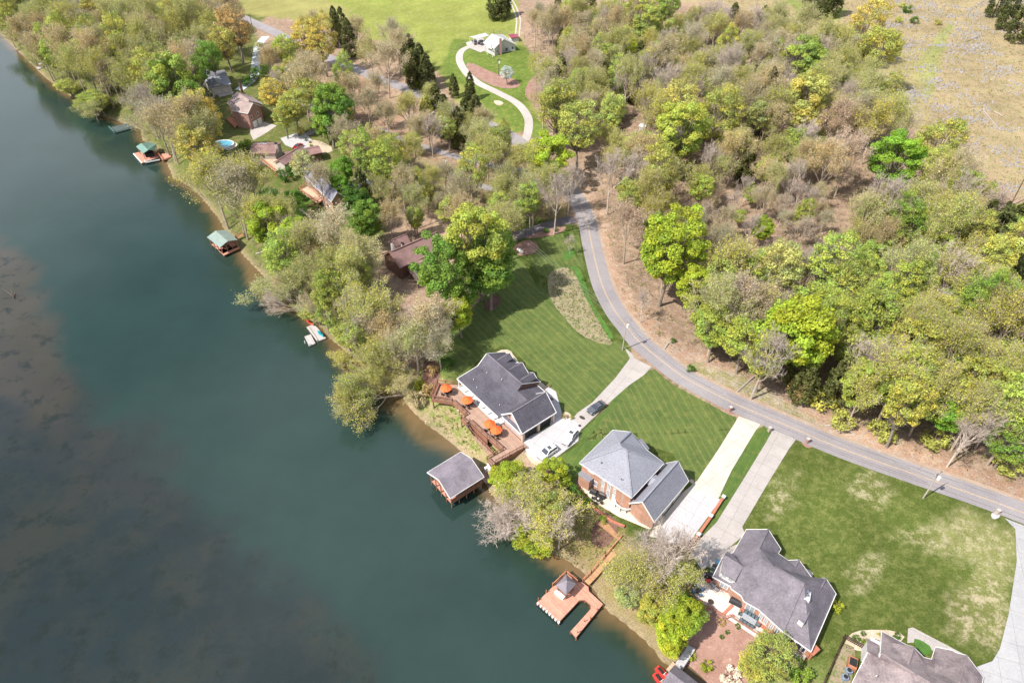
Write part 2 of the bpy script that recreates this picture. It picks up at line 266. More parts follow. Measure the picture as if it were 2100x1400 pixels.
# ---------------------------------------------------------------- mesh tools
class MB:
    def __init__(s, org=(0, 0, 0)): s.v = []; s.f = []; s.o = Vector(org)
    def add(s, vs, fs):
        k = len(s.v); s.v += [tuple(Vector(a)) for a in vs]; s.f += [tuple(i+k for i in f) for f in fs]; return s
    def box(s, c, d, rz=0, rx=0, ry=0):
        R = Matrix.Rotation(rz, 3, 'Z') @ Matrix.Rotation(ry, 3, 'Y') @ Matrix.Rotation(rx, 3, 'X'); c = Vector(c); h = Vector(d)/2
        vs = [c+R @ Vector((x*h.x, y*h.y, z*h.z)) for z in (-1, 1) for x, y in ((-1, -1), (1, -1), (1, 1), (-1, 1))]
        return s.add(vs, [(3, 2, 1, 0), (4, 5, 6, 7), (0, 1, 5, 4), (1, 2, 6, 5), (2, 3, 7, 6), (3, 0, 4, 7)])
    def beam(s, a, b, w, h=None):
        a = Vector(a); b = Vector(b); h = h or w; d = b-a; L = d.length
        if L < 1e-4: return s
        d /= L; sx = d.cross(Vector((0, 0, 1)))
        if sx.length < .01: sx = Vector((1, 0, 0))
        sx.normalize(); up = sx.cross(d)
        vs = [p+sx*(i*w/2)+up*(j*h/2) for p in (a, b) for i, j in ((-1, -1), (1, -1), (1, 1), (-1, 1))]
        return s.add(vs, [(0, 1, 2, 3), (7, 6, 5, 4), (0, 4, 5, 1), (1, 5, 6, 2), (2, 6, 7, 3), (3, 7, 4, 0)])
    def tube(s, a, b, r0, r1=None, n=8):
        r1 = r0 if r1 is None else r1; a = Vector(a); b = Vector(b); d = (b-a).normalized(); sx = d.cross(Vector((0, 0, 1)))
        if sx.length < .01: sx = Vector((1, 0, 0))
        sx.normalize(); up = sx.cross(d)
        vs = [p+(sx*math.cos(t)+up*math.sin(t))*r for p, r in ((a, r0), (b, r1)) for t in [2*math.pi*i/n for i in range(n)]]
        return s.add(vs, [(i, (i+1) % n, n+(i+1) % n, n+i) for i in range(n)]+[tuple(range(n))[::-1], tuple(range(n, 2*n))])
    def lathe(s, c, prof, n=16, sx=1, sy=1, cap=True):
        c = Vector(c); vs = []; fs = []
        for r, z in prof: vs += [c+Vector((math.cos(2*math.pi*i/n)*r*sx, math.sin(2*math.pi*i/n)*r*sy, z)) for i in range(n)]
        for k in range(len(prof)-1): fs += [(k*n+i, k*n+(i+1) % n, (k+1)*n+(i+1) % n, (k+1)*n+i) for i in range(n)]
        if cap: fs += [tuple(range(n))[::-1], tuple(range((len(prof)-1)*n, len(prof)*n))]
        return s.add(vs, fs)
    def prism(s, pts, z0, z1):
        """plan polygon between z0 and z1 (numbers or per-vertex lists)"""
        n = len(pts); a = [z0]*n if not isinstance(z0, list) else z0; b = [z1]*n if not isinstance(z1, list) else z1
        vs = [(p[0], p[1], a[i]) for i, p in enumerate(pts)]+[(p[0], p[1], b[i]) for i, p in enumerate(pts)]
        return s.add(vs, [tuple(range(n))[::-1], tuple(range(n, 2*n))]+[(i, (i+1) % n, n+(i+1) % n, n+i) for i in range(n)])
    def plate(s, pts, dn):
        """3-D polygon thickened downwards"""
        n = len(pts); vs = [Vector(p) for p in pts]; vs += [p-Vector((0, 0, dn)) for p in vs[:n]]
        return s.add(vs, [tuple(range(n)), tuple(range(n, 2*n))[::-1]]+[((i+1) % n, i, n+i, n+(i+1) % n) for i in range(n)])
    def build(s, name, mat, parent=None, smooth=False, loc=None):
        me = bpy.data.meshes.new(name)
        off = parent.location if parent is not None and s.o is None else Vector((0, 0, 0))
        o_ = s.o if s.o is not None else Vector((0, 0, 0))
        if parent is not None:
            base = Vector((0, 0, 0)); p = parent
            while p is not None: base += p.location; p = p.parent
        else: base = Vector((0, 0, 0))
        if getattr(s, 'local', False): base = Vector((0, 0, 0))
        l = Vector(loc) if loc is not None else Vector((0, 0, 0))
        me.from_pydata([tuple(Vector(v)-base-l) for v in s.v], [], s.f); me.update()
        bm = bmesh.new(); bm.from_mesh(me); bmesh.ops.recalc_face_normals(bm, faces=bm.faces); bm.to_mesh(me); bm.free()
        if smooth: me.polygons.foreach_set('use_smooth', [True]*len(me.polygons))
        me.materials.append(M[mat]); ob = bpy.data.objects.new(name, me); C.objects.link(ob); ob.location = l
        if parent is not None: ob.parent = parent
        return ob
def loc_mb():
    m = MB(); m.local = True; return m
def tag(o, label=None, cat=None, group=None, kind=None):
    if label: o['label'] = label
    if cat: o['category'] = cat
    if group: o['group'] = group
    if kind: o['kind'] = kind
    return o
def empty(name, loc, label, cat, group=None, rz=0):
    o = bpy.data.objects.new(name, None); o.empty_display_size = .5; C.objects.link(o); o.location = Vector(loc); o.rotation_euler = (0, 0, rz)
    return tag(o, label, cat, group)
def kids(o): return list(o.children)
def copy_tree(o, parent=None):
    c = o.copy(); C.objects.link(c); c.parent = parent
    for ch in kids(o): copy_tree(ch, c)
    return c
def zm(ox, oy, s): return lambda x, y: (ox+x/s, oy+y/s)
# sheets draped over the terrain
def drape(name, pts, mat, lift, step=2.0, kind='structure', parent=None, thick=0):
    bm = bmesh.new(); vs = [bm.verts.new((p[0], p[1], 0)) for p in pts]; f = bm.faces.new(vs)
    bmesh.ops.triangulate(bm, faces=[f])
    xs = [p[0] for p in pts]; ys = [p[1] for p in pts]
    for ax, lo, hi in ((0, min(xs), max(xs)), (1, min(ys), max(ys))):
        G_ = GX if ax == 0 else GY
        for v in G_[(G_ > lo+.01) & (G_ < hi-.01)]:
            co = (v, 0, 0) if ax == 0 else (0, v, 0); no = (1, 0, 0) if ax == 0 else (0, 1, 0)
            bmesh.ops.bisect_plane(bm, geom=bm.verts[:]+bm.edges[:]+bm.faces[:], plane_co=co, plane_no=no)
    for v in bm.verts: v.co.z = hgt(v.co.x, v.co.y)+lift
    for f in bm.faces:
        f.normal_update()
        if f.normal.z < 0: f.normal_flip()
    me = bpy.data.meshes.new(name); bm.to_mesh(me); bm.free(); me.materials.append(M[mat])
    o = bpy.data.objects.new(name, me); C.objects.link(o)
    if parent is None: tag(o, kind=kind)
    return o
def gpx(pts, dz=0): return [G(a, b, dz) for a, b in pts]
def smooth_poly(pts, k=2):
    for _ in range(k):
        q = []
        for i in range(len(pts)):
            a = Vector(pts[i]); b = Vector(pts[(i+1) % len(pts)]); q += [a*.75+b*.25, a*.25+b*.75]
        pts = q
    return pts
def spline(P, per=8):
    P = [Vector(p) for p in P]; P = [P[0]*2-P[1]]+P+[P[-1]*2-P[-2]]; out = []
    for i in range(1, len(P)-2):
        for k in range(per):
            t = k/per; a, b, c, d = P[i-1], P[i], P[i+1], P[i+2]
            out.append(.5*((2*b)+(c-a)*t+(2*a-5*b+4*c-d)*t*t+(3*b-a-3*c+d)*t**3))
    return out+[P[-2]]
def ribbon_pts(cl, o0, o1):
    """cl plan centre line, returns left/right offsets"""
    L = []; R = []
    for i, p in enumerate(cl):
        a = cl[max(0, i-1)]; b = cl[min(len(cl)-1, i+1)]; d = Vector((b.x-a.x, b.y-a.y, 0)).normalized(); n = Vector((-d.y, d.x, 0))
        L.append(p+n*o0); R.append(p+n*o1)
    return L, R
def ribbon(name, cl, o0, o1, mat, lift, cols=4, w0=None, thick=0):
    vs = []; fs = []
    for i, p in enumerate(cl):
        a = cl[max(0, i-1)]; b = cl[min(len(cl)-1, i+1)]; d = Vector((b.x-a.x, b.y-a.y, 0)).normalized(); n = Vector((-d.y, d.x, 0))
        for k in range(cols+1):
            q = p+n*(o0+(o1-o0)*k/cols); vs.append((q.x, q.y, hgt(q.x, q.y)+lift))
    for i in range(len(cl)-1):
        for k in range(cols):
            a = i*(cols+1)+k; fs.append((a, a+1, a+cols+2, a+cols+1))
    me = bpy.data.meshes.new(name); me.from_pydata(vs, [], fs); me.update(); me.materials.append(M[mat])
    bm = bmesh.new(); bm.from_mesh(me)
    for f in bm.faces:
        if f.normal.z < 0: f.normal_flip()
    bm.to_mesh(me); bm.free()
    o = bpy.data.objects.new(name, me); C.objects.link(o); return tag(o, kind='structure')
# ---------------------------------------------------------------- ground sheet, river, roads, lawns
NX, NY = len(GX), len(GY)
VX = XX.ravel(); VY = YY.ravel(); VZ = HH.ravel()
me = bpy.data.meshes.new('ground')
idx = np.arange(NX*NY).reshape(NY, NX)
F = np.stack([idx[:-1, :-1], idx[:-1, 1:], idx[1:, 1:], idx[1:, :-1]], -1).reshape(-1, 4)
me.vertices.add(NX*NY); me.vertices.foreach_set('co', np.stack([VX, VY, VZ], 1).ravel())
me.loops.add(F.size); me.loops.foreach_set('vertex_index', F.ravel().astype(np.int32))
me.polygons.add(len(F)); me.polygons.foreach_set('loop_start', np.arange(0, F.size, 4, dtype=np.int32)); me.polygons.foreach_set('loop_total', np.full(len(F), 4, np.int32))
me.update(); me.validate()
def vproj(x, y, z):
    q = z-CAMZ; D = np.maximum(y*CF[1]+q*CF[2], 1.0); U = y*CU[1]+q*CU[2]; return 1050+FPX*x/D, 700-FPX*U/D
PXv, PYv = vproj(VX, VY, VZ)
wob = 1+0*VX
def reg(poly, w=7):
    X = np.array([p[0] for p in poly], float); Y = np.array([p[1] for p in poly], float); acc = 0
    for k in range(4):
        jx = vnoise(VX, VY, 7, k)*w + vnoise(VX, VY, 2.7, k+5)*w*.6; jy = vnoise(VX, VY, 6, k+9)*w*.7+vnoise(VX, VY, 2.3, k+3)*w*.4
        acc = acc+inpoly(PXv+jx, PYv+jy, X, Y)
    return (acc/4)[:, None]
A_ = np.zeros((len(VX), 3)); B_ = A_.copy()
def paint(m, a, b):
    global A_, B_
    A_ = A_*(1-m)+np.array(a)*m; B_ = B_*(1-m)+np.array(b)*m
one = np.ones((len(VX), 1))
paint(one, (.29, .20, .145), (.39, .29, .215))                     # leaf litter
paint(reg([(-900,-60),(640,-60),(520,60),(560,160),(620,230),(760,300),(800,420),(760,600),(700,720),(500,560),(300,320),(0,100),(-900,-60)]), (.11, .145, .035), (.2, .17, .08))   # rough grass of the bank
paint(reg([(560,-400),(1075,-400),(1060,30),(1075,110),(1120,150),(1090,215),(1110,250),(1000,300),(960,240),(900,150),(840,115),(700,50),(620,60),(560,-10)]), (.22, .26, .055), (.29, .29, .10))      # meadow
paint(reg([(930,80),(1080,95),(1120,160),(1080,215),(1130,270),(1095,285),(1010,240),(960,180),(900,150)], 4), (.12, .18, .035), (.19, .225, .055))
paint(reg([(480,-50),(620,-20),(720,20),(700,60),(600,40),(500,30)]), (.30, .27, .10), (.27, .28, .10))
paint(reg([(1060,-300),(1500,-300),(1830,-300),(2600,-300),(2600,470),(2100,410),(1990,330),(1975,270),(1870,250),(1820,200),(1800,110),(1640,70),(1480,10),(1060,-20)], 12), (.36, .275, .17), (.29, .26, .13))      # dry pasture
paint(reg([(1600,-5),(1740,20),(1720,45),(1640,30)], 5)*.8, (.2, .27, .06), (.26, .3, .08)); paint(reg([(1880,130),(1930,60),(1960,40),(1925,140),(1905,210),(1885,180)], 9)*.7, (.22, .28, .07), (.3, .3, .12))
paint(reg([(1790,120),(1900,90),(1890,240),(1990,300),(1960,330),(1830,240)], 9)*.6, (.26, .25, .1), (.36, .3, .15))
paint(reg([(700,150),(760,155),(800,200),(860,290),(930,320),(900,340),(820,290),(740,240),(690,210)], 5), (.40, .25, .18), (.36, .28, .19))     # pink clay banks
paint(reg([(850,320),(1000,355),(1010,380),(900,365),(800,385),(830,345)], 5), (.33, .24, .16), (.27, .26, .12))
paint(reg([(900,430),(960,450),(1000,430),(1040,450),(930,490),(880,480)], 6), (.44, .31, .21), (.5, .4, .3))
paint(reg([(780,380),(1000,370),(1060,400),(1180,420),(1160,450),(1030,450),(900,430),(800,440)], 8), (.2, .16, .08), (.28, .22, .12))
paint(reg([(1195,380),(1240,430),(1255,520),(1290,600),(1370,690),(1500,750),(1650,830),(1800,890),(2000,960),(2200,1030),(2200,1075),(2000,1020),(1800,955),(1650,900),(1500,830),(1380,770),(1300,690),(1240,600),(1230,500),(1180,400)], 6)*.8, (.42, .265, .185), (.47, .355, .27))   # clay shoulder
paint(reg([(1420,740),(1520,770),(1660,850),(1700,880),(1640,860),(1500,800),(1400,760)], 5)*.8, (.24, .24, .09), (.4, .34, .25))
paint(reg([(560,440),(640,450),(640,560),(700,560),(760,640),(830,690),(850,720),(760,735),(700,700),(640,640),(540,540)], 6), (.12, .19, .035), (.2, .2, .07))
paint(reg([(590,470),(640,430),(630,390),(600,400)], 4), (.13, .24, .04), (.16, .24, .05))
paint(reg([(1060,440),(1190,460),(1240,620),(1290,700),(1280,770),(1230,860),(1300,850),(1340,760),(1400,800),(1520,870),(1600,880),(1720,930),(2000,1040),(2150,1110),(2200,1500),(1200,1500),(1180,1000),(1100,930),(1090,860),(880,780),(900,700),(1000,600),(1050,500)], 3), (.062, .092, .02), (.115, .138, .038))   # lawns
paint(reg([(1480,1040),(1640,900),(2100,1050),(2100,1420),(1640,1420),(1540,1170)], 5), (.085, .115, .025), (.15, .17, .05))
paint(reg([(1960,1040),(2090,1080),(2080,1200),(2010,1210),(2000,1150),(1900,1130),(1920,1080)], 26), (.21, .22, .08), (.36, .33, .19)); paint(reg([(1985,1170),(2080,1190),(2060,1330),(2010,1330),(1950,1290),(1960,1220)], 26), (.17, .185, .06), (.40, .35, .22))
for p in ([(1740,1165),(1790,1130),(1815,1150),(1780,1200),(1750,1215)], [(1590,990),(1640,960),(1610,1050),(1570,1060)], [(1730,990),(1790,960),(1840,1000),(1800,1050)], [(1860,1090),(1900,1080),(1920,1130),(1800,1090)]): paint(reg(p, 14)*.75, (.15, .165, .05), (.42, .38, .24))
paint(reg([(880,740),(940,800),(1000,870),(1070,940),(1020,990),(950,930),(890,880),(840,850),(830,800)], 5), (.33, .27, .15), (.18, .24, .05))   # bank below the deck
paint(reg([(1010,970),(1180,960),(1200,1000),(1300,1110),(1420,1110),(1430,1300),(1390,1370),(1240,1240),(1190,1170),(1040,1070)], 5), (.22, .19, .07), (.3, .22, .13))
paint(reg([(1425,1220),(1640,1350),(1700,1450),(1380,1450),(1400,1330)], 3), (.34, .2, .16), (.4, .28, .23))
paint(reg([(1540,1340),(1640,1350),(1700,1370),(1740,1420),(1500,1420)], 5), (.14, .18, .05), (.2, .2, .08))
# bare stones and mud on the water's edge
e_ = np.clip(1-np.abs(DD.ravel()-.2)/2.2, 0, 1)[:, None]; paint(e_, (.33, .25, .17), (.24, .2, .12))
for nm, arr in (('tint', A_), ('second', B_)):
    ca = me.color_attributes.new(nm, 'FLOAT_COLOR', 'POINT'); ca.data.foreach_set('color', np.concatenate([np.clip(arr, 0, 1), np.ones((len(VX), 1))], 1).astype(np.float32).ravel())
me.polygons.foreach_set('use_smooth', [True]*len(me.polygons))
me.materials.append(M['terrain']); go = bpy.data.objects.new('ground', me); C.objects.link(go); tag(go, kind='structure')
# river
wx = axis(-330, 90, 1.5, -1600, 300); wy = axis(20, 460, 1.5, -500, 1900); wX, wY = np.meshgrid(wx, wy); wx_, wy_ = wX.ravel(), wY.ravel()
wd = np.where(inpoly(wx_, wy_, LANDX, LANDY), -1, 1)*pldist(wx_, wy_, shx, shy)
wpx, wpy = vproj(wx_, wy_, 0*wx_)
def wreg(poly, w, n=8):
    X = np.array([p[0] for p in poly], float); Y = np.array([p[1] for p in poly], float); acc = 0
    for k in range(n):
        a = k*2.4; r = w*math.sqrt((k+.5)/n); acc = acc+inpoly(wpx+vnoise(wx_, wy_, 9, 1)*w*.8+math.cos(a)*r, wpy+vnoise(wx_, wy_, 7, 4)*w*.8+math.sin(a)*r*.8, X, Y)
    return (acc/n)[:, None]
col = np.zeros((len(wx_), 3))+np.array((.021, .044, .039)); wa = np.zeros((len(wx_), 1))
def wp(m, c):
    global col
    col = col*(1-m)+np.array(c)*m
wp(wreg([(-200,760),(60,700),(200,860),(420,1020),(560,1180),(700,1290),(800,1450),(-200,1450)], 55, 14)*.85, (.019, .026, .029))
wp(wreg([(-300,480),(30,500),(65,560),(85,620),(120,690),(150,800),(120,900),(-50,760),(-300,760)], 26, 14)*.9, (.062, .055, .042))
wp(wreg([(-100,660),(60,690),(170,800),(280,860),(400,980),(300,1060),(150,1000),(0,850)], 60, 14)*.5, (.034, .035, .033))
wa = np.clip(wreg([(-200,480),(50,520),(90,640),(200,860),(420,1020),(560,1180),(720,1300),(800,1450),(-200,1450)], 30), 0, 1)
near = np.clip(1-wd/(8+3*vnoise(wx_, wy_, 11, 6)), 0, 1)[:, None]**1.4; wp(near*.8, (.030, .045, .020)); edge = np.clip(1-wd/(2.2+1.5*vnoise(wx_, wy_, 5, 3)+.6), 0, 1)[:, None]; wp(edge*.8, (.20, .125, .06))
for p, k in (([(800,800),(850,850),(880,880),(930,925),(905,935),(865,905),(825,865),(790,825)], 16), ([(690,715),(745,760),(760,800),(745,800),(705,760),(670,705)], 14), ([(500,540),(550,580),(600,640),(560,640),(510,580)], 8), ([(1100,1090),(1200,1180),(1190,1200),(1130,1170),(1080,1120)], 8)): wp(wreg(p, k, 20)*.75, (.19, .125, .06))
F = np.arange(len(wx_)).reshape(len(wy), len(wx)); Fq = np.stack([F[:-1, :-1], F[:-1, 1:], F[1:, 1:], F[1:, :-1]], -1).reshape(-1, 4)
Fq = Fq[(wd[Fq] > -6).any(1)]
me = bpy.data.meshes.new('river'); me.from_pydata(np.stack([wx_, wy_, 0*wx_], 1).tolist(), [], Fq.tolist()); me.update()
ca = me.color_attributes.new('bed', 'FLOAT_COLOR', 'POINT'); ca.data.foreach_set('color', np.concatenate([col, wa], 1).astype(np.float32).ravel())
me.materials.append(M['river']); ro = bpy.data.objects.new('river', me); C.objects.link(ro); tag(ro, kind='structure')
# lawns with mowing lines
lawn('lawn_a', (1100,640), (1180,712), 1.55)
lawn('lawn_b', (1328,780), (1412,925), 1.5)
lawn('lawn_c', (1650,950), (1720,1100), 1.5, ((.10, .155, .027), (.15, .20, .04)), (.2, .24, .08), .25, (.38, .33, .2), .6)
lawn('lawn_d', (1500,900), (1440,1010), 1.4, ((.05, .10, .015), (.09, .15, .025)), (.14, .2, .04), .25, (.2, .2, .06), .8)
LA = [(1050,520),(1075,540),(1100,585),(1125,600),(1145,630),(1190,690),(1235,705),(1262,700),(1292,712),(1296,725),(1280,752),(1222,838),(1175,858),(1142,862),(1130,820),(1118,790),(1100,770),(1070,735),(1030,708),(985,735),(945,775),(880,770),(895,735),(905,690),(960,640),(990,610),(1010,590),(1030,560)]
drape('lawn', gpx(LA), 'lawn_a', .035)
drape('lawn', gpx([(1318,762),(1342,757),(1380,790),(1450,826),(1490,848),(1510,856),(1505,880),(1480,925),(1420,1000),(1400,960),(1380,930),(1300,905),(1240,905),(1220,880),(1200,905)]), 'lawn_b', .05)
drape('lawn', gpx([(1318,762),(1200,905),(1220,880),(1255,890),(1200,990),(1170,1010),(1140,985),(1120,948),(1150,935),(1187,912),(1197,880),(1235,848),(1290,775)]), 'lawn_d', .04)
drape('lawn', gpx([(1567,872),(1580,890),(1575,905),(1530,975),(1480,1060),(1425,1112),(1415,1100),(1472,1018),(1485,1000),(1500,965),(1545,885)]), 'lawn_d', .04)
0 and drape('lawn', gpx([(1640,905),(1700,925),(1800,960),(1940,1010),(2040,1048),(2070,1065),(2082,1085),(2085,1150),(2068,1260),(2050,1330),(2035,1355),(2010,1365),(1960,1340),(1900,1320),(1862,1296),(1840,1290),(1775,1298),(1740,1330),(1725,1420),(1640,1420),(1650,1360),(1700,1180),(1670,1170),(1600,1110),(1545,1090),(1522,1080),(1530,1065),(1600,945)]), 'lawn_c', .035)
drape('lawn', gpx([(1085,490),(1125,485),(1186,470),(1200,560),(1190,548),(1160,545),(1140,560),(1125,575),(1090,545)]), 'lawn_b', .04)
for o in C.objects:
    if o.name.startswith('lawn') and o.type == 'MESH': tag(o, kind='structure')
# roads
ROAD = [(2330,1135),(2200,1090),(2100,1052),(1986,1010),(1871,971),(1729,921),(1614,873),(1508,828),(1453,801),(1400,772),(1351,735),(1310,700),(1284,668),(1260,636),(1236,588),(1222,540),(1213,500),(1206,465),(1198,440),(1183,410),(1150,370),(1105,335),(1075,300),(1020,265),(930,225),(850,188),(770,160),(700,130),(620,95),(560,65),(500,38),(440,10)]
rp = [G(a, b) for a, b in ROAD]; rc = spline(rp, 8)
ribbon('road', rc, -2.8, 2.8, 'asphalt', .07, 6)
ribbon('road_marking', rc[:150], -.16, -.05, 'yellow_line', .082, 1); ribbon('road_marking', rc[:150], .05, .16, 'yellow_line', .082, 1)
for k0, k1, off in ((20, 60, -1.9), (8, 46, 1.55), (60, 100, -1.2), (30, 58, 1.0)): ribbon('road', rc[k0:k1], off, off+.14, 'skid', .08, 1)
ribbon('road_shoulder', rc[:170], -3.8, -2.8, 'clay', .06, 1)
for nm, pts, w, mt in (('driveway', [(1180,450),(1150,455),(1100,470),(1050,488),(1010,508),(985,520)], 2.0, 'asphalt_dark'),
                   ('lane', [(1078,352),(1000,338),(930,320),(890,308),(820,285),(770,265),(700,262),(650,268),(620,280)], 1.7, 'asphalt'),
                   ('lane', [(1100,400),(1010,388),(930,365),(860,367),(800,378),(755,388),(730,378)], 1.7, 'asphalt'),
                   ('driveway', [(1072,300),(1083,270),(1082,240),(1060,212),(1020,190),(980,170),(955,148),(942,122),(950,102),(985,90)], 1.6, 'concrete_road'),
                   ('driveway', [(545,75),(530,95),(525,130),(520,160),(490,185)], 2.0, 'blue_gravel')):
    c = spline(gpx(pts), 6); ribbon(nm, c, -w, w, mt, .06, 3)
for off in (-.9, .9): ribbon('farm_track', spline(gpx([(1060,80),(1062,60),(1063,40),(1056,18),(1046,0),(1030,-20)]), 6), off-.35, off+.35, 'gravel', .05, 1)
drape('driveway', gpx([(1280,712),(1296,725),(1302,735),(1336,752),(1322,768),(1290,790),(1250,825),(1193,880),(1172,860),(1186,845),(1215,825),(1262,775),(1292,735)]), 'concrete', .055)
drape('parking_pad', gpx([(1070,905),(1110,884),(1151,858),(1170,857),(1193,876),(1187,892),(1186,904),(1135,942),(1101,946),(1082,933),(1076,918)]), 'concrete_new', .07)
drape('driveway', gpx([(1515,853),(1560,870),(1548,885),(1500,965),(1474,1020),(1440,1075),(1410,1112),(1330,1100),(1360,1060),(1400,1010),(1430,985),(1474,920),(1508,865)]), 'concrete_tan', .055)
drape('parking_pad', gpx([(1410,1016),(1425,1004),(1478,1024),(1413,1112),(1360,1115),(1345,1095)]), 'concrete_new', .07)
drape('driveway', gpx([(1585,878),(1634,898),(1615,925),(1575,990),(1522,1080),(1528,1095),(1510,1110),(1440,1170),(1420,1140),(1440,1100),(1470,1070),(1520,990),(1572,905),(1580,890)]), 'concrete', .06)
drape('driveway', gpx([(2060,1062),(2110,1082),(2230,1150),(2230,1430),(2010,1430),(1995,1370),(2010,1364),(2035,1355),(2050,1330),(2068,1260),(2085,1150),(2082,1085)]), 'concrete_grey', .06)
drape('walkway', gpx([(1120,790),(1140,803),(1152,845),(1152,866),(1130,878),(1122,845),(1115,815)]), 'concrete_new', .06)
drape('walkway', gpx([(1862,1288),(1872,1286),(1975,1340),(1930,1345),(1885,1316),(1860,1318)]), 'concrete', .07)
drape('walkway', gpx([(1452,1160),(1445,1140),(1500,1120),(1540,1105),(1560,1140),(1480,1190)]), 'concrete', .045)
drape('patio', gpx([(1420,1205),(1450,1170),(1520,1235),(1560,1270),(1600,1300),(1645,1330),(1650,1350),(1640,1362),(1600,1340),(1540,1300),(1480,1260),(1425,1222)]), 'patio_stone', .06)
drape('patio', gpx([(1190,985),(1215,960),(1300,1010),(1350,1045),(1375,1075),(1330,1085),(1270,1060),(1220,1030),(1192,1003)]), 'patio', .06)
drape('parking_pad', gpx([(575,284),(600,276),(622,270),(632,280),(650,298),(632,306),(610,308),(585,298)]), 'concrete_new', .07)
drape('parking_pad', gpx([(512,262),(540,250),(568,258),(548,272),(520,288),(514,276)]), 'concrete_road', .07)
drape('parking_pad', gpx([(725,365),(745,360),(765,378),(790,380),(780,392),(755,396),(738,384)]), 'concrete_new', .08)
drape('parking_pad', gpx([(955,88),(990,78),(1010,100),(985,108),(960,98)]), 'concrete_road', .08)
drape('parking_pad', gpx([(440,185),(470,176),(480,192),(450,200)]), 'concrete_road', .07)
# planting beds
def bed(pts, mat, k=1, lift=.05): return tag(drape('garden_bed', smooth_poly(gpx(pts), k), mat, lift), kind='structure')
bed([(1125,560),(1150,548),(1178,548),(1190,575),(1205,615),(1225,650),(1248,690),(1258,708),(1235,706),(1190,688),(1160,655),(1133,622),(1122,590)], 'straw_bed'); bed([(1160,548),(1185,545),(1198,570),(1212,620),(1240,660),(1258,688),(1256,696),(1248,694),(1225,655),(1195,600),(1180,560)], 'deep_grass', lift=.065)
bed([(1052,505),(1080,490),(1105,500),(1100,518),(1075,525),(1055,522)], 'mulch'); bed([(1060,485),(1120,470),(1165,462),(1150,480),(1090,490)], 'mulch'); bed([(1155,525),(1172,505),(1182,520),(1170,532),(1156,535)], 'deep_grass')
bed([(1011,732),(1022,718),(1045,716),(1058,735),(1075,755),(1130,800),(1125,812),(1040,745)], 'gravel_bed'); bed([(1153,848),(1160,843),(1172,850),(1170,862),(1156,862)], 'gravel_bed'); bed([(1080,935),(1075,925),(1100,940),(1130,948),(1110,958),(1090,950)], 'gravel_bed')
bed([(955,128),(975,132),(1010,150),(1050,160),(1072,175),(1050,183),(1020,180),(985,165),(960,148)], 'mulch'); bed([(1075,190),(1085,165),(1105,150),(1130,170),(1160,200),(1160,215),(1110,213),(1082,205)], 'mulch'); bed([(1010,207),(1025,206),(1035,213),(1020,218)], 'gravel_bed')
bed([(1484,836),(1510,838),(1512,850),(1490,848)], 'mulch'); bed([(1640,905),(1655,903),(1672,915),(1655,920)], 'mulch'); bed([(2030,1052),(2048,1050),(2052,1060),(2036,1066)], 'concrete_new')
bed([(1178,990),(1190,970),(1205,975),(1195,1000),(1185,1005)], 'mulch_dark'); bed([(1235,1040),(1275,1080),(1240,1130),(1205,1110)], 'mulch_dark'); bed([(1285,905),(1310,915),(1340,935),(1380,960),(1420,980),(1430,1000),(1400,975),(1330,940)], 'gravel_bed')
bed([(1535,1105),(1560,1120),(1610,1145),(1640,1160),(1668,1172),(1665,1185),(1640,1190),(1560,1150)], 'concrete_tan', lift=.055); bed([(1730,1325),(1740,1300),(1770,1290),(1840,1292),(1860,1310),(1800,1340),(1740,1330)], 'gravel_bed'); bed([(1700,1395),(1725,1315),(1760,1330),(1740,1420),(1690,1430)], 'straw_bed', 1)
bed([(1870,1308),(1890,1312),(1912,1328),(1905,1344),(1885,1340)], 'deep_grass', lift=.08); bed([(990,625),(1010,605),(1030,610),(1020,632),(1000,640)], 'mulch_dark'); bed([(870,730),(890,735),(905,755),(895,800),(880,820),(865,790)], 'mulch_dark')
bed([(735,600),(748,596),(760,601),(752,609),(738,608)], 'gravel_bed'); bed([(625,295),(650,285),(690,308),(660,318),(640,306)], 'gravel_bed', 1, .085); bed([(460,292),(480,290),(490,298),(470,310),(455,305)], 'concrete_tan')
bed([(1420,1222),(1450,1235),(1540,1300),(1600,1345),(1560,1390),(1450,1420),(1405,1380),(1420,1290)], 'mulch', 1); tag(drape('garden_path', gpx([(1470,1010),(1476,1013),(1478,1017),(1472,1016)]), 'tan_stone', .06), kind='structure')
for p in ([(1187,853),(1193,852),(1201,858),(1198,861),(1190,858)], [(1185,871),(1190,870),(1193,874),(1188,876)]): tag(drape('driveway', smooth_poly(gpx(p), 1), 'pad_dark', .075), kind='structure')
# ---------------------------------------------------------------- buildings
def house(name, cx, cy, label, cat='house', z0=None):
    g = G(cx, cy); z = g.z if z0 is None else z0
    return empty(name, (g.x, g.y, z), label, cat)
def plan_inset(pts, d):
    n = len(pts); ar = sum(pts[i].x*pts[(i+1) % n].y-pts[(i+1) % n].x*pts[i].y for i in range(n)); s = 1 if ar > 0 else -1; out = []
    for i in range(n):
        a, b, c = pts[i-1], pts[i], pts[(i+1) % n]
        u = Vector((b.x-a.x, b.y-a.y, 0)); v = Vector((c.x-b.x, c.y-b.y, 0))
        if u.length < 1e-6 or v.length < 1e-6: out.append(b.copy()); continue
        u.normalize(); v.normalize(); n1 = Vector((-u.y, u.x, 0))*s; n2 = Vector((-v.y, v.x, 0))*s; m = n1+n2
        k = m.length_squared; m = n1 if k < .15 else m*(2/k)
        out.append(b+m*d)
    return out
